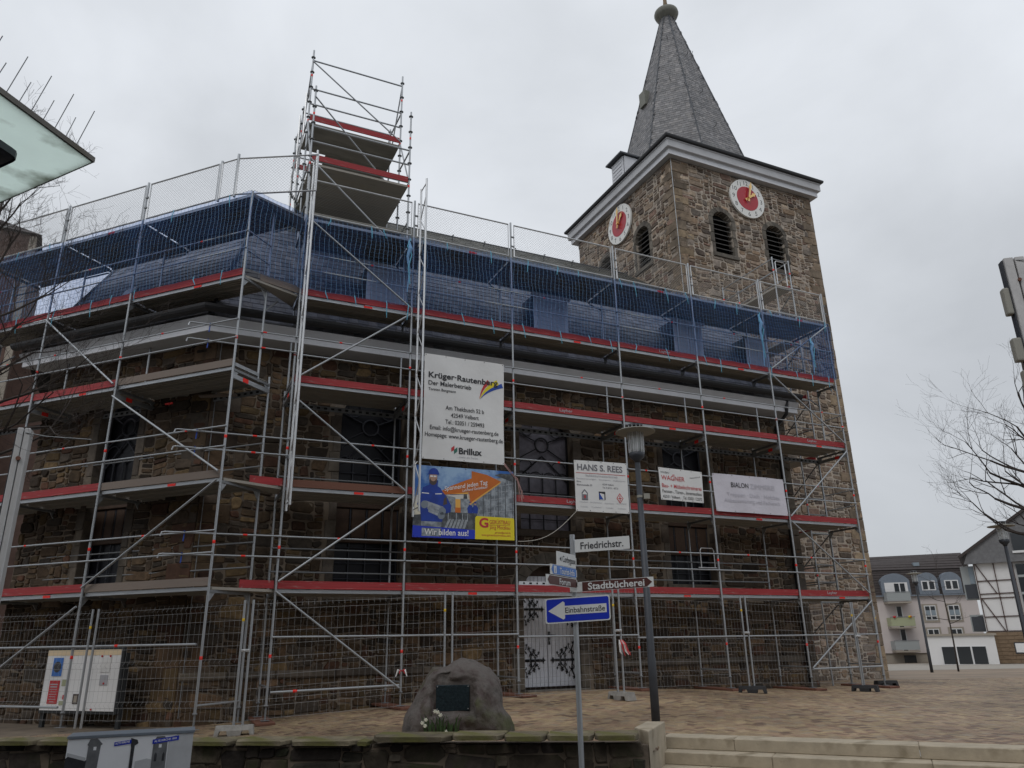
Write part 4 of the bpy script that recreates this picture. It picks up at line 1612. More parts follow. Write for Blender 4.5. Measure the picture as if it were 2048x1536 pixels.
def scaffold_run(root, xs, W, red_levels, rail_ext=None, wood=(), braces=(), flip=1, first_end=False, skip_bays=(), inner_rails=(), top_d=1.4):
    """frames at xs (local x), lower frames 1.09 m wide, upper ones 0.73 m"""
    n = len(xs)
    for i, x in enumerate(xs):
        zb = base_z(W(x, 0, 0))
        zi = base_z(W(x, 1.09, 0))
        tube_obj('standard', (x, 0, zb + 0.25), (x, 0, LV[5] + 0.02), TR, GS, root)
        tube_obj('standard', (x, 1.09, zi + 0.25), (x, 1.09, LV[3] + 0.1), TR, GS, root)
        tube_obj('standard', (x, 0.73, LV[3] - 0.12), (x, 0.73, LV[5] - 0.02), TR, GS, root)
        for v, z in ((0, zb), (1.09, zi)):
            tube_obj('spindle', (x, v, z), (x, v, z + 0.3), 0.018, GD, root)
            box_obj('base_plate', (x, v, z + 0.004), (0.15, 0.15, 0.008), GD, root)
            tube_obj('spindle_nut', (x, v, z + 0.235), (x, v, z + 0.265), 0.04, GD, root)
        for lv in range(1, 6):
            z = LV[lv]
            d = 1.09 if lv <= 3 else (0.73 if lv == 4 else top_d)
            box_obj('transom', (x, d / 2, z - 0.085), (0.05, d, 0.05), GD, root)
            q = MB()
            if lv <= 4:
                q.prism([(x + 0.006, 0.02, z - 0.11), (x + 0.006, 0.16, z - 0.11), (x + 0.006, 0.09, z - 0.2), (x + 0.006, 0.02, z - 0.28)], (-0.012, 0, 0))
                q.prism([(x + 0.006, d - 0.02, z - 0.11), (x + 0.006, d - 0.16, z - 0.11), (x + 0.006, d - 0.09, z - 0.2), (x + 0.006, d - 0.02, z - 0.28)], (-0.012, 0, 0))
                q.build('gusset', GS, root)
            if lv == 3:
                box_obj('transom', (x, d / 2, z - 0.22), (0.045, d, 0.09), GS, root)
                box_obj('transom', (x, 0.37, z + 0.03), (0.045, 0.7, 0.07), GS, root)
                for s in (-1, 1):
                    box_obj('red_marker', (x + s * 0.0245, 0.36, z - 0.22), (0.006, 0.16, 0.085), MAT['red tape'], root)
            if lv == 4:
                tube_obj('knee_brace', (x, 0.73, z - 0.55), (x, 1.12, z - 0.16), 0.02, GD, root)
            if lv == 5:
                tube_obj('knee_brace', (x, 0.73, z - 0.6), (x, top_d - 0.06, z - 0.16), 0.02, GD, root)
        for z in (1.53, 3.54, 5.54, 7.6):
            zz = z + ((i * 37) % 5 - 2) * 0.02
            tube_obj('red_band', (x, 0, zz - 0.03), (x, 0, zz + 0.03), TR + 0.0022, MAT['red tape'], root)
    for i in range(n - 1):
        xa, xb = xs[i], xs[i + 1]
        lo, hi = min(xa, xb), max(xa, xb)
        L = hi - lo
        mid = (lo + hi) / 2
        for lv in range(1, 6):
            z = LV[lv]
            np_ = 3 if lv < 4 else 2 if lv == 4 else int(top_d / 0.335)
            for k in range(np_):
                vy = 0.06 + 0.17 + k * 0.335
                q = MB()
                q.box((0, 0, -0.006), (L - 0.06, 0.32, 0.012))
                for s in (-1, 1):
                    q.box((0, s * 0.153, -0.036), (L - 0.06, 0.012, 0.07))
                for g in (-0.075, 0.0, 0.075):
                    q.box((0, g, -0.022), (L - 0.08, 0.02, 0.022))
                if ('deck', round(L, 2)) not in _unit:
                    _unit[('deck', round(L, 2))] = q.mesh('deck_plank', MAT['steel deck'])
                o = bpy.data.objects.new('deck_plank', _unit[('deck', round(L, 2))])
                COL.objects.link(o)
                o.parent = root
                o.location = (mid, vy, z)
            # light edge of the front plank
            box_obj('deck_edge', (mid, 0.052, z - 0.035), (L - 0.07, 0.012, 0.066), GS, root)
            if (i + lv) % 2 == 0:
                box_obj('red_marker', (mid + 0.1 * L, 0.043, z - 0.035), (0.2, 0.008, 0.05), MAT['red tape'], root)
            if lv == 5:
                continue
            m = MAT['grey timber'] if (i, lv) in wood else MAT['brown timber'] if (i, lv, 'b') in wood else MAT['red board']
            box_obj('toe_board', (mid, 0.03, z + 0.085 + rng.uniform(-0.006, 0.006)), (L - 0.05 - rng.uniform(0, 0.03), 0.03, 0.15), m, root, Matrix.Rotation(rng.uniform(-0.004, 0.004), 3, 'Y') @ Matrix.Rotation(rng.uniform(-0.06, 0.02), 3, 'X'))
            for h in (0.6, 1.0):
                if lv == 4:
                    hh = h
                tube_obj('guard_rail', (lo - 0.03, -0.03, z + h), (hi + 0.03, -0.03, z + h), 0.017, GS, root)
            k = (i * 5 + lv * 3) % 7
            tube_obj('red_band', (lo + L * (0.2 + 0.08 * k), -0.03, z + 1.0), (lo + L * (0.2 + 0.08 * k) + 0.06, -0.03, z + 1.0), 0.019, MAT['red tape'], root)
            if (i, lv) in inner_rails:
                for h in (0.42, 0.9):
                    tube_obj('guard_rail', (lo, 1.06, z + h), (hi, 1.06, z + h), 0.017, GD, root)
        # perforated beam on the inner side under the third level
        q = MB()
        q.box((mid, 1.09, LV[3] - 0.2), (L, 0.03, 0.11))
        q.build('inner_ledger', GD, root)
        q = MB()
        for k in range(int(L / 0.16)):
            q.box((lo + 0.12 + k * 0.16, 1.073, LV[3] - 0.2), (0.07, 0.006, 0.045))
        q.build('ledger_slots', MAT['dark void'], root, kind='stuff')
        # mesh guard panel above the top level
        if i not in skip_bays:
            mesh_panel(root, (lo + 0.09, 0), ((hi if not (first_end and i == 0) else -0.95) - 0.07, 0))
    for i, x in enumerate(xs):
        if first_end and i == 0:
            for xx, hh in ((x - 0.5, 1.1), (x - 0.95, 1.04)):
                tube_obj('guard_post', (xx, 0, LV[5]), (xx, 0, LV[5] + hh), 0.028, GS, root)
            mesh_panel(root, (-0.93, 0), (-0.52, 0))
            mesh_panel(root, (-0.48, 0.0), (1.22, 0.56))
        else:
            tube_obj('guard_post', (x, 0, LV[5]), (x, 0, LV[5] + 1.04), 0.026, GS, root)
        for h in (() if first_end and i == 0 else (0.35, 0.62)):
            box_obj('post_clamp', (x + 0.04, -0.01, LV[5] + h), (0.09, 0.04, 0.03), GD, root)
    for (x0, z0, x1, z1) in braces:
        tube_obj('diagonal_brace', (x0, -0.06, z0), (x1, -0.06, z1), 0.0215, GS, root)

scR = empty('scaffold', A0, TH, 'long steel scaffold with red toe boards along the nave wall', 'scaffold', 'scaffolds round the church')
scaffold_run(scR, US, RW, None, wood={(0, 2, 'b')}, inner_rails={(0, 1), (0, 2), (1, 1), (2, 2), (3, 1), (4, 1)},
    braces=[(0.0, 2.66, 2.5, 0.85), (0.03, 2.85, 2.5, 4.68), (0.05, 6.6, 2.5, 4.78), (0.05, 7.02, 2.5, 8.9), (0.05, 10.88, 2.5, 9.08),
            (13.41, 4.66, 15.95, 2.78), (13.41, 4.8, 15.95, 6.85), (13.41, 8.9, 15.95, 7.05), (13.45, 0.92, 15.95, 2.6), (13.45, 9.1, 15.95, 10.85)])
# rails run on past the corner
for lv, hs in ((1, (0.6, 1.0)), (2, (0.63, 0.97)), (3, (0.63, 0.98))):
    for h in hs:
        tube_obj('guard_rail', (-2.08, -0.05, LV[lv] + h), (0.03, -0.05, LV[lv] + h), 0.017, GS, scR)
        q = MB()
        q.tube([(-2.08, -0.05, LV[lv] + h), (-2.13, -0.05, LV[lv] + h - 0.01), (-2.15, -0.05, LV[lv] + h - 0.08)], 0.016, 6)
        q.build('rail_hook', GS, scR)
        tube_obj('red_band', (-0.7, -0.05, LV[lv] + h), (-0.62, -0.05, LV[lv] + h), 0.019, MAT['red tape'], scR)
        q = MB()
        q.tube([(-1.75, -0.07, LV[lv] + h + 0.02), (-1.74, -0.02, LV[lv] + h + 0.03), (-1.75, -0.04, LV[lv] + h - 0.16)], 0.012, 5)
        q.build('cable_tie', MAT['ink blue'], scR)
# ground level ledgers
for a, c, z in ((0, 5.14, 1.83), (5.14, 8.2, 1.78), (8.2, 16, 1.72)):
    tube_obj('ledger', (a, -0.04, z), (c, -0.04, z), 0.02, GS, scR)
tube_obj('ledger', (0.05, -0.05, 0.86), (2.5, -0.05, 0.9), 0.0242, GS, scR)
tube_obj('red_band', (0.45, -0.05, 0.867), (0.53, -0.05, 0.868), 0.0265, MAT['red tape'], scR)
tube_obj('ledger', (13.45, -0.05, 0.9), (15.95, -0.05, 0.9), 0.0242, GS, scR)
tube_obj('red_band', (15.1, -0.05, 0.9), (15.18, -0.05, 0.9), 0.0265, MAT['red tape'], scR)
for x in US:
    tube_obj('ledger', (x, 0.0, 0.95), (x, 1.09, 0.95), 0.02, GD, scR)
# corner filling between the two runs
cl = to_R(P0)
cli = to_R(LW(0, 1.05, 0))
for lv in (1, 2, 4, 5):
    z = LV[lv]
    q = MB()
    cin = to_R(LW(0, 0.7, 0))
    q.prism([(cl.x + 0.05, cl.y + 0.05, z - 0.004), (-0.05, 0.05, z - 0.004), (-0.05, 0.68, z - 0.004), (cin.x, cin.y, z - 0.004)], (0, 0, -0.05))
    q.build('corner_deck', MAT['steel deck'], scR)
    if lv in (1, 2):
        q = MB()
        q.bar((cin.x + 0.05, cin.y - 0.05, z + 0.085), (-0.04, 0.03, z + 0.085), 0.03, 0.15)
        q.build('toe_board', MAT['red board'], scR)
    if lv == 4:
        q = MB()
        q.bar((cl.x + 0.35, cl.y + 0.2, z + 0.085), (-0.04, 0.03, z + 0.1), 0.03, 0.17)
        q.build('toe_board', MAT['grey timber'], scR)
# end bracing towards the plaza
for lv in (1, 2, 3, 4):
    for h in (0.55, 1.0):
        d = 1.05 if lv < 3 else 0.7
        tube_obj('end_rail', (16.03, 0, LV[lv] + h), (16.03, d, LV[lv] + h), 0.017, GS, scR)
# ladder hoop and beams lying on the first level
q = MB()
q.tube([(10.7, 0.55, 3.42), (10.7, 0.55, 3.86), (10.74, 0.55, 3.92), (11.1, 0.55, 3.92), (11.14, 0.55, 3.86), (11.14, 0.55, 3.42)], 0.014, 6)
q.tube([(10.6, 0.55, 3.42), (11.2, 0.55, 3.42)], 0.014, 6)
q.build('ladder_hoop', MAT['aluminium'], scR)
q = MB()
q.tube([(2.95, 0.7, 4.75), (2.95, 0.7, 5.55), (3.0, 0.7, 5.62), (3.3, 0.7, 5.62), (3.34, 0.7, 5.55), (3.34, 0.7, 4.75)], 0.014, 6)
q.build('ladder_hoop', MAT['aluminium'], scR)
u_beam = empty('perforated_beam', A0, TH, 'perforated steel beam lying on the first scaffold deck above the door', 'beam')
q = MB()
q.box((6.6, 0.1, 2.9), (2.75, 0.05, 0.1))
q.build('profile', MAT['aluminium'], u_beam)
q = MB()
for k in range(16):
    q.box((5.35 + k * 0.165, 0.072, 2.91), (0.06 if k % 2 else 0.035, 0.008, 0.035))
q.build('slots', MAT['dark void'], u_beam, kind='stuff')

# boards spread under the feet of the standards
PLK = [('A', 0.0, 0.4), ('B', 2.55, 0.5), ('C', 5.14, 0.55), ('D', 8.24, 0.5), ('E', 10.8, 0.5), ('F', 13.41, 0.5), ('G', 16.0, 0.5)]
names = ['under the corner frame left of the boulder', 'with a brown board end left of the boulder', 'right of the boulder below the yellow banner corner', 'behind the tall lamp post',
         'under the frame between the lamp post and the white banner', 'under the last but one frame before the tower corner', 'at the far right foot of the scaffold']
for (nm, u, s), lab in zip(PLK, names):
    q = MB()
    q.box((0, 0, 0), (0.34, 1.75, 0.045))
    w = RW(u, 0.52, 0)
    zz = min(gz(*RW(u, 0, 0)[:2]), gz(*RW(u, 1.09, 0)[:2]))
    o = bevel_mesh(q.build('sole_board', MAT['brown timber']), 0.004)
    o.location = (w.x, w.y, gz(w.x, w.y) + 0.03)
    o.rotation_euler = (0, 0, TH + rng.uniform(-0.12, 0.12))
    tag(o, 'brown sole board ' + lab, 'board', 'sole boards under the scaffold feet')

scL = empty('scaffold', P0, PH, 'steel scaffold round the angled apse at the left with weathered toe boards', 'scaffold', 'scaffolds round the church')
scaffold_run(scL, [-t for t in TS], lambda x, v, z: LW(-x, v, z), None, wood={(0, 1), (0, 2), (0, 3)}, inner_rails={(0, 1), (0, 2), (1, 1), (1, 2)}, first_end=True, top_d=1.4,
    braces=[(-5.6, 8.9, -3.14, 7.0), (-3.1, 6.72, -0.04, 4.82), (-0.04, 4.66, -3.08, 2.8), (-3.14, 2.45, -5.6, 0.95)])
for a, c, z in ((-8.2, -0.1, 1.72), (-5.6, -3.2, 0.66)):
    tube_obj('ledger', (a, -0.05, z), (c, -0.05, z), 0.022, GS, scL)
tube_obj('red_band', (-2.0, -0.05, 1.72), (-1.92, -0.05, 1.72), 0.0245, MAT['red tape'], scL)
for lv in (1, 2, 3, 4, 5):
    d = 1.09 if lv < 4 else 0.73
    for h in ((0.55, 1.0) if lv < 5 else (0.5, 1.0)):
        if lv in (4,):
            tube_obj('end_rail', (0.02, 0, LV[lv] + h), (0.02, d, LV[lv] + h), 0.017, GS, scL)
tube_obj('ledger', (0.0, 0.0, 0.72), (0.0, 1.09, 0.72), 0.02, GS, scL)
box_obj('red_marker', (-2.3, 0.7, LV[3] - 0.3), (0.2, 0.02, 0.04), MAT['red tape'], scL)
# open hatch flap hanging under the third level
q = MB()
q.prism([(-1.75, 0.95, LV[3] - 0.1), (-0.75, 0.95, LV[3] - 0.2), (-0.75, 1.03, LV[3] - 0.22), (-1.75, 1.03, LV[3] - 0.12)], (0, 0, -0.03))
q.build('hatch_flap', MAT['grey timber'], scL)

# vertical lattice beams tied to the first two nave frames
def lattice(u, z0, z1, label):
    r = empty('lattice_beam', A0, TH, label, 'lattice beam', 'upright aluminium lattice beams')
    for v in (-0.09, -0.5):
        tube_obj('chord', (u, v, z0 + (0.06 if v < -0.3 else 0)), (u, v, z1 + (0.0 if v < -0.3 else -0.06)), 0.026, MAT['aluminium'], r)
    k, z = 0, z0 + 0.2
    while z + 0.5 < z1:
        a, c = (-0.09, -0.5) if k % 2 == 0 else (-0.5, -0.09)
        tube_obj('lacing', (u, a, z), (u, c, z + 0.5), 0.013, MAT['aluminium'], r, 6)
        z += 0.5
        k += 1
    for z in (z0 + 0.15, z1 - 0.12):
        tube_obj('lacing', (u, -0.09, z), (u, -0.5, z), 0.013, MAT['aluminium'], r, 6)
    for z in (z0 + 1.1, z0 + 4.6, z0 + 6.5):
        box_obj('coupler', (u, -0.05, z), (0.09, 0.1, 0.06), GD, r)
lattice(0.06, 4.2, 12.4, 'tall upright lattice beam tied to the scaffold corner, left of its twin')
lattice(2.68, 4.22, 12.36, 'tall upright lattice beam beside the white painter banner, right of its twin')

# ------------------------------------------------------------------ scaffold tower standing on the roof
rt = empty('scaffold_tower', A0, TH, 'open scaffold tower with two red toe boards rising above the roof', 'scaffold', 'scaffolds round the church')
TU = (0.12, 2.69)
rows = [(1.05, 10.4, 15.45), (2.05, 11.3, 17.45), (3.2, 12.4, 16.4), (4.4, 13.2, 16.2)]
for v, z0, z1 in rows:
    for u in TU:
        zt = z1
        tube_obj('standard', (u, v, z0), (u, v, zt), TR, GS, rt)
        z = z0 + 0.4
        while z < zt:
            tube_obj('rosette', (u, v, z - 0.006), (u, v, z + 0.006), 0.06, GD, rt, 10)
            z += 0.5
        for zz in (zt - 0.9, zt - 2.4):
            tube_obj('red_band', (u, v, zz), (u, v, zz + 0.07), TR + 0.002, MAT['red tape'], rt)
def led(v, z, v2=None, u0=TU[0], u1=TU[1], z2=None):
    tube_obj('ledger', (u0, v, z), (u1, v if v2 is None else v2, z if z2 is None else z2), 0.0225, GS, rt)
for v, z in ((2.05, 17.1), (2.05, 16.15), (2.05, 15.65), (2.05, 15.15), (3.2, 16.2), (3.2, 15.7), (1.05, 13.75), (1.05, 14.2), (1.05, 13.2), (4.4, 16.0), (4.4, 15.5), (4.4, 13.2)):
    led(v, z)
for u in TU:
    for v0, v1, z in ((1.05, 2.05, 14.2), (1.05, 2.05, 13.2), (2.05, 3.2, 16.15), (2.05, 3.2, 15.15), (3.2, 4.4, 15.15), (3.2, 4.4, 16.0), (2.05, 4.4, 13.2), (1.05, 4.4, 12.0), (1.05, 2.05, 12.0)):
        tube_obj('ledger', (u, v0, z), (u, v1, z), 0.0225, GS, rt)
    tube_obj('diagonal_brace', (u, 2.05, 17.1), (u, 3.2, 15.2), 0.02, GS, rt)
    tube_obj('diagonal_brace', (u, 1.05, 13.2), (u, 2.05, 15.1), 0.02, GS, rt)
    tube_obj('diagonal_brace', (u, 2.05, 13.2), (u, 4.4, 15.1), 0.02, GS, rt)
    tube_obj('diagonal_brace', (u, 4.4, 15.1), (u, 3.2, 16.15), 0.02, GS, rt)
tube_obj('diagonal_brace', (TU[0], 2.02, 17.05), (TU[1], 2.02, 15.15), 0.02, GS, rt)
tube_obj('diagonal_brace', (TU[0], 1.02, 15.1), (TU[1], 2.0, 13.3), 0.02, GS, rt)
tube_obj('diagonal_brace', (TU[0], 1.0, 13.2), (TU[1] - 0.1, 1.0, 11.0), 0.024, GS, rt)
tube_obj('diagonal_brace', (TU[0] + 1.2, 2.4, 11.6), (TU[1], 4.3, 13.0), 0.02, GS, rt)
for z, v0, v1, m in ((15.05, 2.05, 4.4, 'ply underside'), (13.12, 1.05, 4.4, 'steel deck'), (12.0, 1.5, 4.4, 'ply underside')):
    v = v0
    while v < v1 - 0.1:
        w = min(0.61, v1 - v)
        if z == 15.05 and v > 3.1:
            a, c = TU[0] + 0.7, TU[1]
        else:
            a, c = TU
        if z == 12.0 and v > 3.3:
            c -= 0.6
        box_obj('deck_plank', ((a + c) / 2, v + w / 2, z - 0.03), (c - a - 0.05, w - 0.015, 0.06), MAT[m], rt)
        v += w
for v, z in ((2.03, 15.16), (1.03, 13.24), (4.42, 15.16)):
    box_obj('toe_board', ((TU[0] + TU[1]) / 2, v, z + 0.03), (2.5, 0.03, 0.16), MAT['red board'], rt)
# white stair frames seen end-on at the left
for v in (2.6, 3.6):
    q = MB()
    q.tube([(0.02, v, 12.2), (0.0, v, 14.2), (0.06, v - 0.25, 14.8), (0.06, v - 0.25, 16.2)], 0.026, 6)
    q.build('stair_stringer', MAT['aluminium'], rt)
for k in range(8):
    tube_obj('stair_tread', (0.0, 1.6 + k * 0.3, 12.2 + k * 0.24), (0.0, 1.75 + k * 0.3, 12.2 + k * 0.24), 0.02, GD, rt)

# ------------------------------------------------------------------ return scaffold between nave end and tower
sb = empty('scaffold', A0, TH, 'narrow return scaffold behind the main one beside the tower wall', 'scaffold', 'scaffolds round the church')
UB = (15.7, 16.43)
LB = LV[1:] + [12.93]
for u in UB:
    for v in (1.5, 4.05):
        w = RW(u, v, 0)
        tube_obj('standard', (u, v, gz(w.x, w.y)), (u, v, 14.0), TR, GS, sb)
        for z in (3.4, 5.5, 7.6, 9.7, 13.5):
            tube_obj('red_band', (u, v, z - 0.03), (u, v, z + 0.03), TR + 0.002, MAT['red tape'], sb)
    for z in LB:
        for h in (0.5, 1.0):
            tube_obj('guard_rail', (u, 1.5, z + h), (u, 4.05, z + h), 0.018, GS if z > 10 else GD, sb)
for z in LB:
    for k in range(2):
        box_obj('deck_plank', (15.9 + k * 0.33, 2.78, z - 0.03), (0.31, 2.5, 0.06), MAT['steel deck'], sb)
    for v in (1.5, 4.05):
        tube_obj('transom', (UB[0], v, z - 0.08), (UB[1], v, z - 0.08), 0.022, GD, sb)
        for h in (0.5, 1.0):
            tube_obj('guard_rail', (UB[0], v, z + h), (UB[1], v, z + h), 0.018, GD, sb)
    box_obj('toe_board', (UB[1] - 0.03, 2.78, z + 0.08), (0.03, 2.45, 0.15), MAT['red board'], sb)
    tube_obj('diagonal_brace', (UB[1] + 0.04, 1.55, z - 0.1), (UB[1] + 0.04, 4.0, z - 1.85), 0.02, GD, sb)
q = MB()
q.tube([(UB[0] + 0.12, 1.5, 13.0), (UB[0] + 0.12, 1.5, 13.82), (UB[0] + 0.17, 1.5, 13.88), (UB[0] + 0.5, 1.5, 13.88), (UB[0] + 0.55, 1.5, 13.82), (UB[0] + 0.55, 1.5, 13.0)], 0.018, 6)
q.build('end_hoop', MAT['aluminium'], sb)

# ================================================================== blue debris nets
def net(root, W, H0, H1, path, seed, ties=True, sag=0.05):
    """path: list of local (x, y) corners; cords every 10 cm, sagging a little, over a fine weave"""
    r = random.Random(seed)
    segs = []
    for (x0, y0), (x1, y1) in zip(path, path[1:]):
        L = math.hypot(x1 - x0, y1 - y0)
        n = max(int(L / 0.105), 2)
        for i in range(n):
            segs.append((x0 + (x1 - x0) * i / n, y0 + (y1 - y0) * i / n))
    segs.append(path[-1])
    nz = int((H1 - H0) / 0.105)
    d0 = Vector((path[1][0] - path[0][0], path[1][1] - path[0][1], 0)).normalized()
    def pt(i, k):
        x, y = segs[i]
        t = k / nz
        bil = math.sin(t * math.pi)
        ox = 0.02 * math.sin(i * 0.55 + k * 0.21 + seed) + 0.014 * math.sin(k * 0.9 + i * 0.13)
        oz = 0.025 * math.sin(i * 0.31 + seed) * bil + 0.012 * math.sin(i * 0.9 + k * 0.4)
        oy = -sag * bil * (0.5 + 0.5 * math.sin(i * 0.17 + seed))
        return Vector((x + ox * d0.x, y + oy, H0 + (H1 - H0) * t + oz))
    n = len(segs)
    q = MB()
    for i in range(0, n):
        q.tube([pt(i, k) for k in range(nz + 1)], 0.0031, 3, cap=False)
    for k in range(nz + 1):
        q.tube([pt(i, k) for i in range(n)], 0.0031, 3, cap=False)
    q.build('net_cord', MAT['net blue'], root)
    q = MB()
    vs = [pt(i, k) + Vector((0, 0.012, 0)) for i in range(0, n) for k in range(nz + 1)]
    q.add(vs, [(i * (nz + 1) + k, (i + 1) * (nz + 1) + k, (i + 1) * (nz + 1) + k + 1, i * (nz + 1) + k + 1) for i in range(n - 1) for k in range(nz)])
    q.build('net_weave', MAT['net weave'], root, smooth=True)
    if ties:
        x = 3
        while x < n:
            for zb in (H0 + 0.02, H1 - 0.02):
                if r.random() < 0.2:
                    continue
                p = pt(min(max(x + r.randrange(-2, 3), 0), n - 1), 0 if zb < H0 + 1 else nz)
                L = r.uniform(0.12, 0.38)
                dx = r.uniform(-0.05, 0.08)
                q = MB()
                q.tube([p + Vector((0, -0.03, 0.03)), p + Vector((0.01, -0.045, -0.05)), p + Vector((dx * 0.6, -0.05, -0.05 - L * 0.5)), p + Vector((dx, -0.04, -0.05 - L))], [0.008, 0.013, 0.012, 0.007], 4)
                q.build('tie', MAT['tie blue'], root)
            x += r.randrange(6, 10)

nR = empty('safety_net', A0, TH, 'blue debris net hung along the nave eaves on the top of the long scaffold', 'net', 'blue debris nets')
c5 = to_R(P0)
net(nR, RW, LV[4] + 0.12, LV[5] + 0.0, [(0.0, -0.05), (16.05, -0.05), (16.1, 0.7)], 3)
net(nR, RW, LV[4] + 0.12, LV[5] + 0.02, [(c5.x + 0.02, c5.y - 0.03), (0.0, -0.05)], 9, ties=False)
nL = empty('safety_net', P0, PH, 'blue debris net hung round the apse eaves at the left', 'net', 'blue debris nets')
net(nL, None, LV[4] + 0.12, LV[5] + 0.0, [(-8.3, -0.05), (0.0, -0.05)], 5)
# bunched net and knotted ties
for (u, z, s) in ((2.4, 10.35, 1.0), (13.15, 10.2, 1.2), (15.1, 9.9, 0.8)):
    q = MB()
    q.tube([(u, -0.1, z + 0.45 * s), (u + 0.03, -0.14, z + 0.2 * s), (u - 0.02, -0.12, z), (u + 0.04, -0.1, z - 0.4 * s), (u, -0.08, z - 0.9 * s)], [0.02, 0.06, 0.035, 0.025, 0.012], 7)
    q.build('bunched_net', MAT['net blue'], nR)
    q = MB()
    q.tube([(u + 0.04, -0.12, z + 0.5 * s), (u - 0.05, -0.16, z + 0.25 * s), (u + 0.06, -0.17, z + 0.05), (u - 0.01, -0.15, z - 0.3), (u + 0.05, -0.12, z - 0.7 * s)], 0.012, 5)
    q.build('tie', MAT['tie blue'], nR)

# ================================================================== banners on the scaffold (frame of the nave: u along, z up)
def wave(x, y, seed, amp):
    return amp * (math.sin(x * 2.3 + seed) * math.sin(y * 1.7 + seed * 2) + 0.5 * math.sin(x * 5.1 + y * 3.3 + seed))

class Banner:
    def __init__(s, name, corners, label, m, seed, amp=0.018, group='advertising banners on the scaffold'):
        """corners tl, tr, br, bl as (u, z)"""
        s.c, s.seed, s.amp = corners, seed, amp
        s.root = empty(name, A0, TH, label, 'banner', group)
        (x0, z0), (x1, z1), (x2, z2), (x3, z3) = corners
        s.w = ((x1 - x0) + (x2 - x3)) / 2
        s.h = ((z0 - z3) + (z1 - z2)) / 2
        q = MB()
        n, k = 26, 20
        f = s.place(0)
        vs = [f(s.w * i / n, s.h * j / k) for i in range(n + 1) for j in range(k + 1)]
        fs = [(i * (k + 1) + j, (i + 1) * (k + 1) + j, (i + 1) * (k + 1) + j + 1, i * (k + 1) + j + 1) for i in range(n) for j in range(k)]
        q.add(vs, fs)
        q.build('sheet', MAT[m], s.root, smooth=True)
        q = MB()
        g = s.place(0.003)
        for i in range(5):
            for yy in (0.025, s.h - 0.025):
                x = 0.03 + (s.w - 0.06) * i / 4
                q.tube([g(x, yy), g(x, yy) + Vector((0, -0.006, 0))], 0.009, 7)
        q.build('eyelets', MAT['black iron'], s.root)
    def place(s, d):
        (x0, z0), (x1, z1), (x2, z2), (x3, z3) = s.c
        def f(x, y):
            a, b_ = x / s.w, y / s.h
            u = (x3 * (1 - a) + x2 * a) * (1 - b_) + (x0 * (1 - a) + x1 * a) * b_
            z = (z3 * (1 - a) + z2 * a) * (1 - b_) + (z0 * (1 - a) + z1 * a) * b_
            return Vector((u, -0.075 - d + wave(x, y, s.seed, s.amp) , z))
        return f

def printed(bn, name, items, mats):
    q = MB()
    idx = {m: i for i, m in enumerate(mats)}
    for it in items:
        it(q, idx)
    return q.build(name, [MAT[m] for m in mats], bn.root)

def P(pts, m, layer):
    return lambda q, idx, bn=None: None

def flat(bn, q, mi, pts, d, steps=1):
    f = bn.place(d)
    q.poly([f(x, y) for x, y in pts], mi)

# --- white painter's banner
bk = Banner('banner', [(2.87, 7.99), (4.86, 7.99), (4.83, 5.52), (2.86, 5.52)], 'tall white painter banner with red, yellow and blue brush stroke, highest of the five', 'banner white', 1.0)
q = LMB()
f = bk.place(0.009)
put_text(q, 'Krüger·Rautenberg', 0.1, 1.9, 0.135, 1.72, f, bold=0.022)
put_text(q, 'Der Malerbetrieb', 0.1, 1.72, 0.105, 1.05, f, bold=0.014)
put_text(q, 'Torsten Bergmann', 0.1, 1.59, 0.065, 0.66, f, bold=0.01)
for k, (t, w) in enumerate((('Am Thekbusch 52 b', 0.95), ('42549 Velbert', 0.68), ('Tel.: 02051 / 259493', 0.95), ('Email: info@krueger-rautenberg.de', 1.68), ('Homepage: www.krueger-rautenberg.de', 1.9))):
    put_text(q, t, 1.0, 1.17 - k * 0.165, 0.098, w, f, bold=0.008, align='c')
put_text(q, 'Brillux', 0.86, 0.17, 0.14, 0.56, f, bold=0.03)
q.build('lettering', MAT['ink black'], bk.root)
q = LMB()
put_text(q, '...mehr als Farbe', 0.82, 0.075, 0.05, 0.5, f)
q.build('small_lettering', MAT['ink faint'], bk.root)
def curve_band(bn, q, mi, p0, p1, p2, w0, w1, d):
    fz = bn.place(d)
    L, R_ = [], []
    n = 10
    for i in range(n + 1):
        t = i / n
        x = (1 - t) ** 2 * p0[0] + 2 * t * (1 - t) * p1[0] + t * t * p2[0]
        y = (1 - t) ** 2 * p0[1] + 2 * t * (1 - t) * p1[1] + t * t * p2[1]
        dx = 2 * (1 - t) * (p1[0] - p0[0]) + 2 * t * (p2[0] - p1[0])
        dy = 2 * (1 - t) * (p1[1] - p0[1]) + 2 * t * (p2[1] - p1[1])
        l = math.hypot(dx, dy)
        w = w0 + (w1 - w0) * t
        L.append(fz(x - dy / l * w / 2, y + dx / l * w / 2))
        R_.append(fz(x + dy / l * w / 2, y - dx / l * w / 2))
    for i in range(n):
        q.poly([R_[i], R_[i + 1], L[i + 1], L[i]], mi)
q = MB()
curve_band(bk, q, 0, (1.36, 1.52), (1.42, 1.8), (1.6, 1.99), 0.0, 0.1, 0.006)
curve_band(bk, q, 1, (1.37, 1.52), (1.48, 1.8), (1.82, 1.99), 0.0, 0.13, 0.0055)
curve_band(bk, q, 2, (1.38, 1.52), (1.55, 1.78), (1.94, 1.92), 0.0, 0.11, 0.005)
flat(bk, q, 0, [(0.68, 0.2), (0.755, 0.25), (0.755, 0.31), (0.68, 0.25)], 0.005)
flat(bk, q, 0, [(0.68, 0.25), (0.755, 0.31), (0.755, 0.35), (0.68, 0.29)], 0.006)
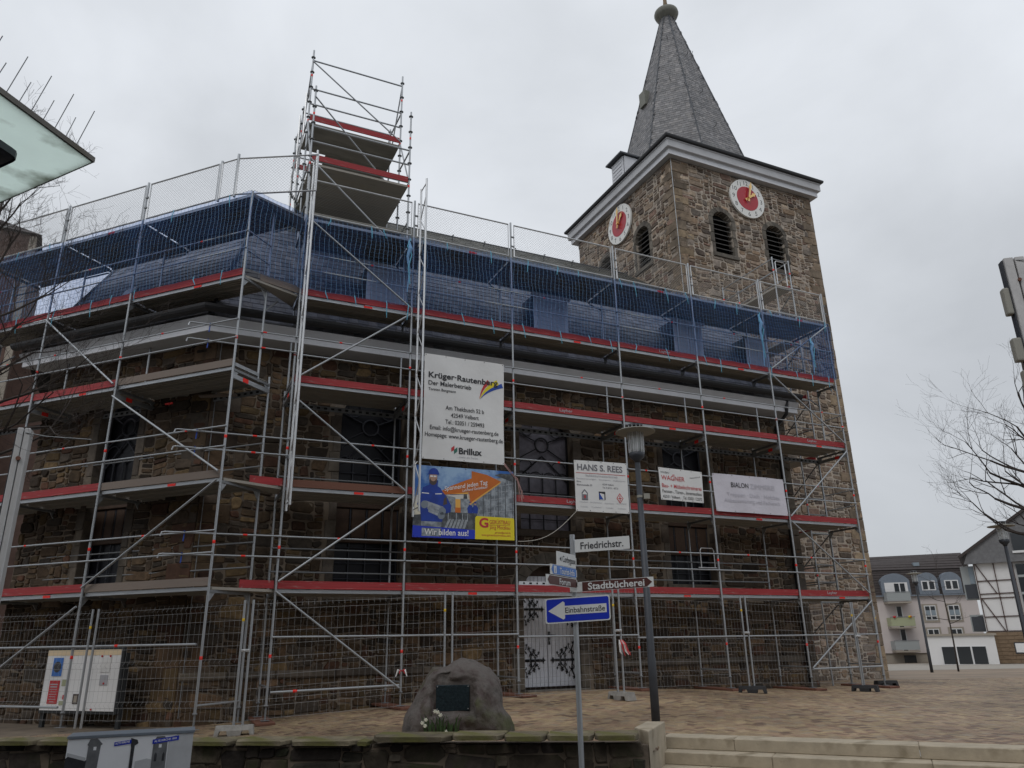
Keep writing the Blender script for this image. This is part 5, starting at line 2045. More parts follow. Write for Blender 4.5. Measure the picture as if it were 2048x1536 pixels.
flat(bk, q, 3, [(0.745, 0.15), (0.825, 0.22), (0.825, 0.32), (0.745, 0.25)], 0.0065)
q.build('brush_stroke', [MAT['ink red'], MAT['ink yellow'], MAT['ink blue'], MAT['ink green']], bk.root)

# --- picture banner of the scaffold builder
bp = Banner('banner', [(2.72, 5.36), (5.06, 5.38), (5.06, 3.82), (2.68, 3.8)], 'colour picture banner with a worker in blue and a yellow corner panel', 'print sky', 2.0, 0.0)
W_, H_ = bp.w, bp.h
M_ = ['print haze', 'print grey', 'print dark', 'ink orange', 'ink amber', 'print jacket', 'print skin', 'print beard', 'print steel', 'ink white', 'sign blue', 'ink yellow', 'zinc', 'gilding']
ix = {m: i for i, m in enumerate(M_)}
q = MB()
def F(m, pts, d):
    flat(bp, q, ix[m], [(x * W_, y * H_) for x, y in pts], d)
def disc_(m, cx, cy, rx, ry, d, n=16, a0=0, a1=2 * math.pi):
    F(m, [(cx + rx * math.cos(a0 + (a1 - a0) * k / n), cy + ry * math.sin(a0 + (a1 - a0) * k / n)) for k in range(n)], d)
F('print haze', [(0, 0.2), (0.62, 0.2), (0.62, 0.64), (0.35, 0.6), (0.2, 0.72), (0, 0.55)], 0.003)
F('print grey', [(0.58, 0.2), (1, 0.2), (1, 0.93), (0.8, 0.88), (0.66, 0.7), (0.6, 0.6)], 0.004)
F('print dark', [(0, 0.0), (0.62, 0.0), (0.62, 0.36), (0.3, 0.36), (0, 0.3)], 0.004)
F('print grey', [(0.34, 0.36), (0.41, 0.36), (0.4, 0.57), (0.3, 0.6), (0.3, 0.36)], 0.005)
F('print grey', [(0.45, 0.36), (0.62, 0.36), (0.62, 0.55), (0.45, 0.56)], 0.005)
F('ink amber', [(0.405, 0.36), (0.455, 0.36), (0.45, 0.55), (0.4, 0.55)], 0.0055)
F('ink orange', [(0.4, 0.36), (0.455, 0.36), (0.455, 0.43), (0.4, 0.43)], 0.006)
F('print dark', [(0.48, 0.56), (0.52, 0.56), (0.51, 0.68), (0.485, 0.68)], 0.0055)
for k in range(7):                                             # printed scaffold bars
    y = 0.3 + k * 0.085
    F('print steel', [(0.7, y - 0.02 + 0.004 * k), (1, y + 0.03 + k * 0.012), (1, y + 0.042 + k * 0.012), (0.7, y - 0.012 + 0.004 * k)], 0.0055)
for k in range(9):
    x = 0.68 + k * 0.038
    F('print steel' if k % 2 else 'print dark', [(x, 0.22), (x + 0.007, 0.22), (x + 0.007, 0.66 + k * 0.028), (x, 0.66 + k * 0.028)], 0.006)
F('print dark', [(0.8, 0.93), (0.86, 0.96), (1, 0.96), (1, 0.84)], 0.0058)
for k in range(6):                                             # tube stack
    F('print steel', [(0.3 + k * 0.035, 0.14), (0.325 + k * 0.035, 0.14), (0.36 + k * 0.033, 0.265), (0.335 + k * 0.033, 0.26)], 0.0065)
for x in (0.33, 0.41, 0.47, 0.52):
    F('print steel', [(x, 0.24), (x + 0.008, 0.24), (x + 0.008, 0.35), (x, 0.35)], 0.0065)
for x in (0.55, 0.6):                                          # two distant workers
    F('print jacket', [(x - 0.022, 0.36), (x + 0.024, 0.36), (x + 0.03, 0.43), (x + 0.012, 0.475), (x - 0.012, 0.475), (x - 0.03, 0.43)], 0.007)
    F('print dark', [(x - 0.018, 0.2), (x + 0.02, 0.2), (x + 0.02, 0.36), (x - 0.018, 0.36)], 0.007)
    disc_('print skin', x, 0.495, 0.01, 0.022, 0.0075, 10)
    disc_('print jacket', x, 0.512, 0.012, 0.013, 0.008, 8)
# orange arrow
F('ink amber', [(0.25, 0.6), (0.53, 0.655), (0.545, 0.5), (0.865, 0.84), (0.86, 0.815), (0.548, 0.475), (0.528, 0.63)], 0.0078)
arrow = [(0.2, 0.6), (0.31, 0.605), (0.42, 0.63), (0.535, 0.66), (0.55, 0.505), (0.865, 0.84), (0.72, 0.925), (0.56, 0.965), (0.56, 0.86), (0.46, 0.8), (0.34, 0.72)]
fp = bp.place(0.0088)
tri = tessellate_polygon([[Vector((x, y, 0)) for x, y in arrow]])
for t in tri:
    a_, b_, c_ = (arrow[i] for i in t)
    if (b_[0] - a_[0]) * (c_[1] - a_[1]) - (b_[1] - a_[1]) * (c_[0] - a_[0]) < 0:
        b_, c_ = c_, b_
    q.poly([fp(x * W_, y * H_) for x, y in (a_, b_, c_)], ix['ink orange'])
# worker: trousers, jacket, arms with tubes, head and helmet
F('print grey', [(0.08, 0.02), (0.27, 0.02), (0.27, 0.26), (0.075, 0.26)], 0.0085)
F('print jacket', [(0.075, 0.22), (0.275, 0.22), (0.29, 0.4), (0.29, 0.6), (0.25, 0.69), (0.2, 0.735), (0.14, 0.73), (0.08, 0.69), (0.06, 0.58), (0.062, 0.4)], 0.0095)
F('print jacket', [(0.27, 0.64), (0.31, 0.58), (0.36, 0.45), (0.355, 0.36), (0.31, 0.34), (0.28, 0.42), (0.28, 0.55)], 0.0098)
F('print beard', [(0.28, 0.45), (0.32, 0.47), (0.31, 0.58), (0.285, 0.54)], 0.0102)
F('print jacket', [(0.06, 0.58), (0.03, 0.45), (0.06, 0.4), (0.1, 0.45)], 0.0098)
for k in range(4):
    F('print steel', [(0.11 + k * 0.01, 0.47 - k * 0.04), (0.11 + k * 0.01, 0.505 - k * 0.04), (0.285 - k * 0.01, 0.43 - k * 0.035), (0.28 - k * 0.01, 0.395 - k * 0.035)], 0.0105)
for cx, cy in ((0.1, 0.45), (0.275, 0.37), (0.265, 0.31)):
    disc_('zinc', cx, cy, 0.035, 0.055, 0.011, 12)
F('ink white', [(0.07, 0.605), (0.14, 0.6), (0.14, 0.612), (0.07, 0.617)], 0.0106)
F('ink white', [(0.2, 0.598), (0.265, 0.605), (0.265, 0.617), (0.2, 0.61)], 0.0106)
F('print jacket', [(0.14, 0.7), (0.22, 0.71), (0.225, 0.8), (0.14, 0.78)], 0.0104)
disc_('print skin', 0.175, 0.83, 0.04, 0.1, 0.0112, 16)
disc_('print beard', 0.175, 0.785, 0.037, 0.06, 0.0116, 14)
disc_('print skin', 0.175, 0.815, 0.026, 0.035, 0.012, 12)
F('ink white', [(0.145, 0.842), (0.172, 0.842), (0.172, 0.862), (0.145, 0.862)], 0.0122)
F('ink white', [(0.178, 0.842), (0.205, 0.842), (0.205, 0.862), (0.178, 0.862)], 0.0122)
disc_('print jacket', 0.178, 0.885, 0.052, 0.085, 0.0125, 16, 0, math.pi * 1.06)
F('print jacket', [(0.126, 0.875), (0.23, 0.88), (0.232, 0.905), (0.126, 0.9)], 0.013)
# blue footer and yellow corner
F('sign blue', [(0, 0), (0.6, 0), (0.6, 0.125), (0, 0.16)], 0.0088)
F('print grey', [(0.085, 0.02), (0.27, 0.02), (0.27, 0.13), (0.085, 0.13)], 0.0093)
F('ink yellow', [(0.6, 0.0), (1.0, 0.0), (1.0, 0.3), (0.99, 0.315), (0.615, 0.325), (0.6, 0.3)], 0.0108)
q.build('printed_picture', [MAT[m] for m in M_], bp.root)
q = LMB()
fz = bp.place(0.0145)
put_text(q, 'Spannend jeden Tag', 0.29 * W_, 0.655 * H_, 0.1, 1.02, fz, bold=0.006, slope=0.2)
put_text(q, 'Lehrberuf Gerüstbauer', 0.47 * W_, 0.655 * H_, 0.06, 0.6, fz, bold=0.004, slope=0.2)
put_text(q, 'Wir bilden aus!', 0.11 * W_, 0.04 * H_, 0.125, 1.0, fz, bold=0.012)
q.build('lettering', MAT['ink white'], bp.root)
q = LMB()
fz = bp.place(0.0145)
put_text(q, 'G', 0.64 * W_, 0.17 * H_, 0.2, 0.22, fz, bold=0.03)
put_text(q, 'GERÜSTBAU', 0.745 * W_, 0.222 * H_, 0.085, 0.5, fz, bold=0.004)
flat(bp, q, 0, [(0.735 * W_, 0.203 * H_), (0.955 * W_, 0.203 * H_), (0.955 * W_, 0.208 * H_), (0.735 * W_, 0.208 * H_)], 0.0135)
put_text(q, 'Jörg Motzkau', 0.745 * W_, 0.15 * H_, 0.08, 0.5, fz, bold=0.0)
put_text(q, 'geruest@email.de', 0.96 * W_, 0.09 * H_, 0.04, 0.38, fz, align='r')
put_text(q, 'www.geruestbaumotzkau.com', 0.96 * W_, 0.05 * H_, 0.042, 0.7, fz, align='r')
q.build('red_lettering', MAT['ink red'], bp.root)

# --- plasterer's banner
bh = Banner('banner', [(6.68, 5.80), (8.18, 5.83), (8.17, 4.58), (6.68, 4.57)], 'white square banner with red line and three small emblems, beside the lamp head', 'banner white', 3.0, 0.006)
f = bh.place(0.006)
q = LMB()
put_text(q, 'HANS S. REES', 0.08, 1.0, 0.15, 1.28, f, bold=0.022)
put_text(q, 'Büro:', 0.05, 0.70, 0.04, None, f, bold=0.01)
put_text(q, 'Blumenstraße 20', 0.05, 0.62, 0.04, 0.42, f, bold=0.01)
put_text(q, '42549 Velbert', 0.76, 0.66, 0.04, 0.32, f, bold=0.01)
put_text(q, 'Tel. 0 20 51 - 43 21', 0.76, 0.58, 0.04, 0.44, f, bold=0.01)
q.build('lettering', MAT['ink grey'], bh.root)
q = LMB()
put_text(q, 'Stukkateurmeisterbetrieb', 0.3, 0.85, 0.06, 0.9, f)
put_text(q, 'Restaurierungen   Innenputz   Außenputz', 0.05, 0.775, 0.035, 1.38, f)
for x, w in ((0.1, 0.24), (0.4, 0.32), (0.8, 0.26), (1.14, 0.28)):
    put_text(q, 'Stuckarbeiten', x, 0.19 + (x * 7 % 1) * 0.03, 0.032, w, f)
    put_text(q, 'Trockenbau', x + 0.02, 0.1, 0.032, w - 0.04, f)
q.build('small_lettering', MAT['ink faint'], bh.root)
q = MB()
for k in range(14):
    flat(bh, q, 0, [(0.04 + k * 0.1, 0.925), (0.14 + k * 0.1, 0.925), (0.14 + k * 0.1, 0.937), (0.04 + k * 0.1, 0.937)], 0.005)
cx, cy = 1.24, 0.36
for s, d in ((0.13, 0.0045),):
    flat(bh, q, 0, [(cx - s * 0.75, cy), (cx, cy - s), (cx + s * 0.75, cy), (cx, cy + s)], d)
flat(bh, q, 1, [(cx - 0.075, cy), (cx, cy - 0.1), (cx + 0.075, cy), (cx, cy + 0.1)], 0.006)
flat(bh, q, 0, [(cx - 0.05, cy - 0.01), (cx + 0.05, cy - 0.01), (cx + 0.05, cy + 0.01), (cx - 0.05, cy + 0.01)], 0.007)
flat(bh, q, 0, [(cx - 0.012, cy - 0.07), (cx + 0.012, cy - 0.07), (cx + 0.012, cy + 0.07), (cx - 0.012, cy + 0.07)], 0.0072)
flat(bh, q, 2, [(0.17, 0.27), (0.34, 0.27), (0.34, 0.45), (0.255, 0.54), (0.17, 0.45)], 0.0045)
flat(bh, q, 1, [(0.195, 0.295), (0.315, 0.295), (0.315, 0.43), (0.255, 0.5), (0.195, 0.43)], 0.006)
flat(bh, q, 2, [(0.2, 0.29), (0.31, 0.29), (0.31, 0.41), (0.2, 0.41)], 0.0068)
flat(bh, q, 0, [(0.235, 0.32), (0.275, 0.32), (0.275, 0.385), (0.235, 0.385)], 0.0078)
flat(bh, q, 3, [(0.65, 0.3), (0.83, 0.3), (0.83, 0.5), (0.65, 0.5)], 0.0045)
flat(bh, q, 1, [(0.68, 0.3), (0.8, 0.3), (0.8, 0.44), (0.68, 0.46)], 0.006)
flat(bh, q, 4, [(0.66, 0.31), (0.77, 0.31), (0.66, 0.47)], 0.0072)
q.build('emblem', [MAT['ink red'], MAT['banner white'], MAT['ink grey'], MAT['ink black'], MAT['ink blue']], bh.root)

# --- joiner's banner
bw = Banner('banner', [(9.13, 5.82), (10.5, 5.79), (10.47, 4.98), (9.13, 4.99)], 'small cream banner with red and black joinery lettering, between two larger white banners', 'banner white', 4.0, 0.014)
f = bw.place(0.007)
q = LMB()
put_text(q, 'WAGNER', 0.06, 0.51, 0.115, 0.72, f, bold=0.008)
put_text(q, 'Bau- + Möbelschreinerei', 0.06, 0.315, 0.1, 1.24, f, bold=0.006)
flat(bw, q, 0, [(0.4, 0.645), (0.48, 0.645), (0.48, 0.67), (0.4, 0.655)], 0.004)
q.build('red_lettering', MAT['ink red'], bw.root)
q = LMB()
put_text(q, 'Fenster-, Türen-, Innenausbau', 0.06, 0.18, 0.085, 1.24, f, bold=0.004)
put_text(q, '42551 Velbert', 0.06, 0.05, 0.075, 0.54, f, bold=0.004)
put_text(q, 'Tel.: 02051 / 22572', 0.7, 0.05, 0.075, 0.6, f, bold=0.004)
put_text(q, 'HOLZBAU', 0.06, 0.68, 0.045, 0.26, f)
put_text(q, 'Meisterbetrieb', 0.95, 0.6, 0.035, 0.34, f, slope=0.2)
q.build('lettering', MAT['ink black'], bw.root)

# --- washed-out banner at the right
bb = Banner('banner', [(10.85, 5.80), (13.3, 5.80), (13.3, 4.8), (10.86, 4.8)], 'wide washed out lilac white banner with one dark name, farthest right of the five', 'banner lilac', 5.0, 0.02)
f = bb.place(0.012)
q = LMB()
put_text(q, 'BIALON', 0.56, 0.66, 0.13, 0.58, f, bold=0.004)
q.build('lettering', MAT['ink black'], bb.root)
q = LMB()
put_text(q, 'ZIMMEREI', 1.2, 0.66, 0.13, 0.85, f)
put_text(q, 'Treppen · Dach · Holzbau', 0.4, 0.42, 0.1, 1.8, f)
put_text(q, 'Altbausanierung und Fachwerk', 0.3, 0.26, 0.1, 1.9, f)
q.build('small_lettering', mat('ink pale', (0.5, 0.49, 0.54), 0.7), bb.root)

# maker's name on some toe boards
for u, lv in ((5.14 + 1.25, 3), (5.14 + 1.35, 2), (13.41 + 1.1, 3), (8.24 + 1.3, 4), (13.41 + 1.0, 1)):
    q = MB()
    put_text(q, 'Layher', u, LV[lv] + 0.055, 0.075, 0.36, lambda x, y: Vector((x, 0.0105, y)), bold=0.006)
    q.build('board_lettering', MAT['ink faint'], scR)

# white rope from the square banner to the frame
q = MB()
pts = []
for k in range(21):
    t = k / 20
    pts.append((6.7 - 1.55 * t, -0.09, 4.58 - 0.78 * t - 0.22 * math.sin(math.pi * t)))
q.tube(pts, 0.007, 5)
rope = q.build('rope', MAT['rope'])
rope.location, rope.rotation_euler = A0, (0, 0, TH)
tag(rope, 'slack white rope running from the square banner down to a standard', 'rope')
rr = random.Random(4)
q = MB()
for k in range(6):
    x0, z0 = 5.2, 5.05
    pts = [(4.82, -0.09, 5.55 + rr.uniform(-0.04, 0.04)), (5.0 + rr.uniform(-0.03, 0.03), -0.1, 5.35), (5.16, -0.08, 5.2 + rr.uniform(-0.05, 0.05)), (5.2 + rr.uniform(-0.02, 0.08), -0.09, 4.95), (5.22 + rr.uniform(-0.04, 0.12), -0.09, 4.7 + rr.uniform(-0.05, 0.1))]
    q.tube(pts, 0.005, 4)
tw = q.build('twine', MAT['pink twine'])
tw.location, tw.rotation_euler = A0, (0, 0, TH)
tag(tw, 'bundle of pink twine hanging between the painter banner and the standard', 'twine')

# ================================================================== site fence
def fence_panel(a, c, label):
    a, c = Vector((a[0], a[1], 0)), Vector((c[0], c[1], 0))
    d = c - a
    L = d.length
    root = empty('wire_fence', (a.x, a.y, gz(a.x, a.y) + 0.14), math.atan2(d.y, d.x), label, 'fence', 'temporary fence panels round the site')
    dz = gz(c.x, c.y) - gz(a.x, a.y)
    sl = dz / L
    H = 1.98
    for x in (0.03, L - 0.03):
        tube_obj('post', (x, 0, x * sl - 0.06), (x, 0, x * sl + H), 0.021, MAT['galvanised steel'], root)
        if x > 1:
            tube_obj('yellow_band', (x, 0, x * sl + H - 0.35), (x, 0, x * sl + H - 0.30), 0.0225, MAT['yellow band'], root)
    q = MB()
    n = int(L / 0.105)
    folds = (0.32, 0.98, 1.86)
    for i in range(1, n):
        x = L * i / n
        z0 = x * sl
        pts = [(x, 0, z0 + 0.05)]
        for fo in folds:
            pts += [(x, 0, z0 + fo - 0.05), (x, -0.045, z0 + fo), (x, 0, z0 + fo + 0.05)]
        pts.append((x, 0, z0 + H - 0.02))
        q.tube(pts, 0.0016, 3, cap=False)
    q.build('upright_wires', MAT['wire'], root)
    q = MB()
    for z, y in ((0.07, 0), (0.27, 0), (0.37, 0), (0.55, 0), (0.75, 0), (0.93, 0), (1.03, 0), (1.24, 0), (1.45, 0), (1.65, 0), (1.81, 0), (1.91, 0)):
        q.tube([(0.03, 0.003, z), (L - 0.03, 0.003, z + dz)], 0.002, 4, cap=False)
    q.build('cross_wires', MAT['wire'], root)
    return root
F0, F1, FM, F2, F3, F4, F5 = (-7.8, 14.62), (-4.62, 13.42), (-1.3, 14.72), (2.02, 16.09), (5.3, 18.45), (8.55, 20.05), (10.2, 22.45)
fence_panel(F0, F1, 'wire fence panel in front of the white notice board at the left')
fence_panel((-11.2, 15.9), (F0[0] - 0.08, F0[1] + 0.03), 'wire fence panel running out of the picture at the far left')
fence_panel((F1[0] + 0.08, F1[1] + 0.03), FM, 'wire fence panel between the left concrete foot and the boulder')
fence_panel((FM[0] + 0.08, FM[1] + 0.03), F2, 'wire fence panel in front of the white church door')
fence_panel((F2[0] + 0.08, F2[1] + 0.05), F3, 'wire fence panel right of the door, behind the tall lamp post')
fence_panel((F3[0] + 0.08, F3[1] + 0.04), F4, 'wire fence panel in front of the nave end beside the tower')
fence_panel((F4[0] + 0.05, F4[1] + 0.08), F5, 'wire fence panel turning back to the tower corner')
# clamps and tape on the fence
for p, lab in ((F1, 'at the post pair left of the boulder'), (F2, 'at the post pair right of the door'), (F3, 'at the post pair near the white banner'), (F4, 'at the last post pair by the tower')):
    z = gz(*p)
    q = MB()
    q.box((0, 0, 0), (0.16, 0.05, 0.045))
    q.tube([(0, 0, 0), (0, -0.06, 0)], 0.015, 6)
    o = bevel_mesh(q.build('metal_clamp', MAT['aluminium']), 0.006)
    o.location = (p[0] + 0.04, p[1] + 0.02, z + 1.3)
    tag(o, 'small metal fence clamp ' + lab, 'clamp', 'fence clamps')
q = MB()
tr_ = random.Random(6)
for k in range(7):
    x = tr_.uniform(-0.05, 0.2)
    col = k % 2
    q.tube([(x * 0.4, -0.03, 0.14), (x * 0.8, -0.06, 0.06), (x, -0.05, -0.04 + tr_.uniform(-0.05, 0.03)), (x * 1.3 + 0.02, -0.05, -0.15 + tr_.uniform(-0.06, 0.06))], [0.01, 0.022, 0.018, 0.008], 4, mi=col)
tape = q.build('barrier_tape', [MAT['ink red'], MAT['ink white']])
tape.location = (F2[0] + 0.05, F2[1] + 0.02, gz(*F2) + 0.98)
tag(tape, 'knotted red and white barrier tape on the fence right of the door', 'tape')
q = MB()
for k in range(5):
    x = tr_.uniform(-0.14, 0.16)
    q.tube([(0.0, -0.03, 0.03), (x * 0.6, -0.05, 0.05), (x, -0.05, -0.02 - 0.05 * (k % 2))], [0.012, 0.024, 0.01], 4, mi=k % 2)
tape = q.build('barrier_tape', [MAT['ink red'], MAT['ink white']])
w = RW(2.55, -0.05, 0)
tape.location = (w.x, w.y, 1.13)
tag(tape, 'red barrier tape knotted to the standard left of the boulder', 'tape')

def foot(p, ang, m, label):
    q = MB()
    L, W0, W1, H = 0.62, 0.24, 0.18, 0.15
    # block with cut-outs at both ends underneath
    prof = [(-L / 2, 0), (-L / 2 + 0.06, 0), (-L / 2 + 0.09, 0.08), (-0.12, 0.08), (-0.1, 0), (0.1, 0), (0.12, 0.08), (L / 2 - 0.09, 0.08), (L / 2 - 0.06, 0), (L / 2, 0), (L / 2 - 0.02, H), (-L / 2 + 0.02, H)]
    tris = tessellate_polygon([[Vector((x, z, 0)) for x, z in prof]])
    n = len(prof)
    vs = [(x, -(W0 / 2 if z < 0.1 else W1 / 2), z) for x, z in prof] + [(x, (W0 / 2 if z < 0.1 else W1 / 2), z) for x, z in prof]
    fs = []
    for t in tris:
        a_, b_, c_ = (prof[i] for i in t)
        s = (b_[0] - a_[0]) * (c_[1] - a_[1]) - (b_[1] - a_[1]) * (c_[0] - a_[0])
        t = t if s > 0 else (t[0], t[2], t[1])
        fs.append(tuple(t))
        fs.append(tuple(i + n for i in reversed(t)))
    fs += [(k, k + n, (k + 1) % n + n, (k + 1) % n) for k in range(n)]
    q.add(vs, fs)
    o = q.build('ballast_block', MAT[m])
    bm = bmesh.new(); bm.from_mesh(o.data); bmesh.ops.recalc_face_normals(bm, faces=bm.faces); bm.to_mesh(o.data); bm.free()
    o.location = (p[0], p[1], gz(*p))
    o.rotation_euler = (0, 0, ang)
    return tag(o, label, 'ballast block', 'ballast blocks of the site fence')
foot(F1, rad(15), 'concrete', 'pale concrete fence foot at the left on the wall top')
foot((F2[0] + 0.04, F2[1]), rad(-58), 'concrete', 'pale concrete fence foot on the paving right of the door')
foot((F3[0] + 0.04, F3[1]), rad(-20), 'rubber', 'black rubber fence foot between lamp post and tower')
foot((F4[0] + 0.03, F4[1]), rad(-35), 'rubber', 'black rubber fence foot in front of the tower corner')
foot(F5, rad(8), 'rubber', 'black rubber fence foot farthest right beside the tower corner')
foot(FM, rad(-60), 'concrete', 'concrete fence foot hidden behind the boulder')

# ================================================================== signpost
sp_ = empty('signpost', (0.735, 9.75, STREET_Z), 0, 'grey signpost carrying street, tourist and one way signs', 'signpost')
tube_obj('pole', (0, 0, 0), (0, 0, 3.0), 0.033, MAT['galvanised steel'], sp_, 12)
def sign_plate(ang, x0, x1, z0, z1, m, shape='rect', y=-0.045, border=None, name='sign', back='galvanised dull', radius=0.0, tilt=0.0):
    """plate in a vertical plane through the pole, turned by ang; returns place function and part"""
    ca, sa = math.cos(ang), math.sin(ang)
    def pl(d):
        return lambda x, z: Vector((x * ca - (y - d) * sa, x * sa + (y - d) * ca, z + tilt * x))
    if shape == 'rect':
        pts = [(x0, z0), (x1, z0), (x1, z1), (x0, z1)]
        if radius:
            pts = []
            for cx, cz, a0 in ((x0 + radius, z0 + radius, math.pi), (x1 - radius, z0 + radius, 1.5 * math.pi), (x1 - radius, z1 - radius, 0), (x0 + radius, z1 - radius, 0.5 * math.pi)):
                pts += [(cx + radius * math.cos(a0 + k * math.pi / 8), cz + radius * math.sin(a0 + k * math.pi / 8)) for k in range(5)]
    q = MB()
    f = pl(0)
    q.prism([f(*p) for p in pts], tuple(Vector((-sa, ca, 0)) * 0.012))
    o = q.build(name, MAT[m], sp_)
    return pl, o
def letter(pl, o, body, x, z, h, w, m, d=0.003, bold=0.0, align='l', name='lettering'):
    q = MB()
    put_text(q, body, x, z, h, w, pl(d), bold=bold, align=align)
    return q.build(name, MAT[m], o)
Z = lambda z: z - STREET_Z
# one way sign
pl, o = sign_plate(rad(-2), -0.37, 0.43, 1.93, 2.23, 'sign white', radius=0.03, y=-0.06, tilt=0.045)
q = MB(); f = pl(0.002)
rr_ = 0.025
pts = []
for cx, cz, a0 in ((-0.355 + rr_, 1.945 + rr_, math.pi), (0.415 - rr_, 1.945 + rr_, 1.5 * math.pi), (0.415 - rr_, 2.215 - rr_, 0), (-0.355 + rr_, 2.215 - rr_, 0.5 * math.pi)):
    pts += [(cx + rr_ * math.cos(a0 + k * math.pi / 8), cz + rr_ * math.sin(a0 + k * math.pi / 8)) for k in range(5)]
q.poly([f(*p) for p in pts])
q.build('blue_field', MAT['sign blue'], o)
q = MB(); f = pl(0.004)
q.poly([f(*p) for p in ((-0.13, 2.025), (0.385, 2.025), (0.385, 2.13), (-0.13, 2.13))])
q.poly([f(*p) for p in ((-0.335, 2.078), (-0.15, 1.97), (-0.13, 1.985), (-0.13, 2.17), (-0.15, 2.185))])
q.build('arrow', MAT['sign white'], o)
letter(pl, o, 'Einbahnstraße', -0.125, 2.046, 0.064, 0.49, 'ink black', 0.006, 0.008)
# library finger to the right
pl, o = sign_plate(rad(-4), 0.06, 0.985, 2.285, 2.405, 'sign white', tilt=0.05)
q = MB(); f = pl(0.002)
q.poly([f(*p) for p in ((0.10, 2.29), (0.90, 2.29), (0.965, 2.345), (0.90, 2.40), (0.10, 2.40))])
q.build('brown_field', MAT['sign brown'], o)
letter(pl, o, 'Stadtbücherei', 0.17, 2.305, 0.082, 0.7, 'sign white', 0.004, 0.02)
# bracket clamps
q = MB(); q.box((0.02, -0.035, 2.345), (0.15, 0.03, 0.12))
for x in (-0.045, 0.08):
    for z in (2.305, 2.385):
        q.box((x, -0.053, z), (0.012, 0.012, 0.012))
q.build('bracket', MAT['sign white'], sp_)
# Friedrichstr.
pl, o = sign_plate(rad(-4), 0.03, 0.72, 2.77, 2.93, 'sign white', tilt=0.045)
letter(pl, o, 'Friedrichstr.', 0.10, 2.805, 0.085, 0.54, 'ink black', 0.003, 0.014)
# the three fingers pointing left, turned away from the viewer
LA = rad(64)
pl, o = sign_plate(LA, -0.62, -0.03, 2.575, 2.735, 'sign white')
letter(pl, o, '◂ Corbygasse'.replace('◂ ', ''), -0.46, 2.62, 0.075, 0.42, 'ink black', 0.003, 0.008)
q = MB(); f = pl(0.003); q.poly([f(*p) for p in ((-0.55, 2.65), (-0.50, 2.62), (-0.50, 2.68))]); q.build('arrow', MAT['ink black'], o)
pl, o = sign_plate(LA, -0.82, -0.03, 2.455, 2.57, 'sign white')
q = MB(); f = pl(0.002); q.poly([f(*p) for p in ((-0.81, 2.512), (-0.76, 2.46), (-0.035, 2.46), (-0.035, 2.565), (-0.76, 2.565))]); q.build('blue_field', MAT['sign light blue'], o)
q = MB(); f = pl(0.004); q.poly([f(*p) for p in ((-0.74, 2.47), (-0.66, 2.47), (-0.66, 2.555), (-0.74, 2.555))]); q.build('pictogram', MAT['sign white'], o)
letter(pl, o, 'i', -0.70, 2.48, 0.055, None, 'sign blue', 0.006, 0.02, 'c', 'pictogram_letter')
letter(pl, o, 'Tourist-Info', -0.56, 2.475, 0.07, 0.47, 'sign white', 0.004, 0.014)
pl, o = sign_plate(LA, -0.95, -0.03, 2.33, 2.445, 'sign white')
q = MB(); f = pl(0.002); q.poly([f(*p) for p in ((-0.93, 2.387), (-0.87, 2.337), (-0.035, 2.337), (-0.035, 2.438), (-0.87, 2.438))]); q.build('brown_field', MAT['sign brown'], o)
letter(pl, o, 'Forum', -0.58, 2.35, 0.07, 0.34, 'sign white', 0.004, 0.016)
q = MB()
for z in (2.51, 2.39, 2.66):
    q.box((0.0, -0.04, z), (0.075, 0.02, 0.085))
q.build('bracket', MAT['sign white'], sp_)

# ================================================================== lamp posts
def lamp_post(loc, label, h=4.58, detailed=True):
    r = empty('lamp_post', loc, 0, label, 'street lamp', 'plaza lamps with disc shades')
    q = MB()
    q.tube([(0, 0, -0.1), (0, 0, 1.0), (0, 0, 1.02), (0, 0, h - 0.62)], [0.068, 0.066, 0.06, 0.046], 16)
    q.build('pole', MAT['anthracite'], r, smooth=True)
    q = MB()
    q.lathe([(0.046, h - 0.64), (0.06, h - 0.6), (0.125, h - 0.54), (0.135, h - 0.47), (0.12, h - 0.46)], n=20)
    q.build('lamp_base', MAT['anthracite'], r, smooth=True)
    q = MB()
    q.lathe([(0.112, h - 0.465), (0.118, h - 0.4), (0.125, h - 0.06), (0.118, h - 0.05)], n=24)
    q.build('glass', MAT['lamp glass'], r, smooth=True)
    q = MB()
    q.lathe([(0.035, h - 0.46), (0.035, h - 0.2), (0.02, h - 0.17)], n=10)
    q.build('bulb', MAT['white paint'], r)
    q = MB()
    for k in range(12 if detailed else 6):
        a = 2 * math.pi * k / (12 if detailed else 6)
        q.tube([(0.13 * math.cos(a), 0.13 * math.sin(a), h - 0.47), (0.135 * math.cos(a), 0.135 * math.sin(a), h + 0.02)], 0.006, 5)
    q.build('bars', MAT['aluminium'], r)
    q = MB()
    q.lathe([(0.14, h - 0.12), (0.335, h - 0.105), (0.345, h - 0.095), (0.335, h - 0.085), (0.14, h - 0.05)], n=36)
    q.build('disc_shade', MAT['lamp shade'], r, smooth=False)
    q = MB()
    q.lathe([(0.14, h + 0.0), (0.14, h + 0.03), (0.05, h + 0.045)], n=20)
    q.build('cap', MAT['anthracite'], r)
    return r
lp = lamp_post((2.12, 12.62, gz(2.12, 12.62) - 0.02), 'tall dark lamp post with glass head and disc shade in front of the scaffold', 4.78)
q = MB(); q.box((0.11, -0.02, 3.56), (0.1, 0.06, 0.09)); q.tube([(0, 0, 3.54), (0, 0, 3.58)], 0.052, 12)
q.build('sensor_box', MAT['lamp shade'], lp)
lamp_post((19.0, 37.0, gz(19, 37)), 'small distant lamp post before the pale apartment block', 4.5, False)
lamp_post((13.55, 21.2, gz(13.55, 21.2)), 'lamp post at the right picture edge among the bare branches', 4.25, False)

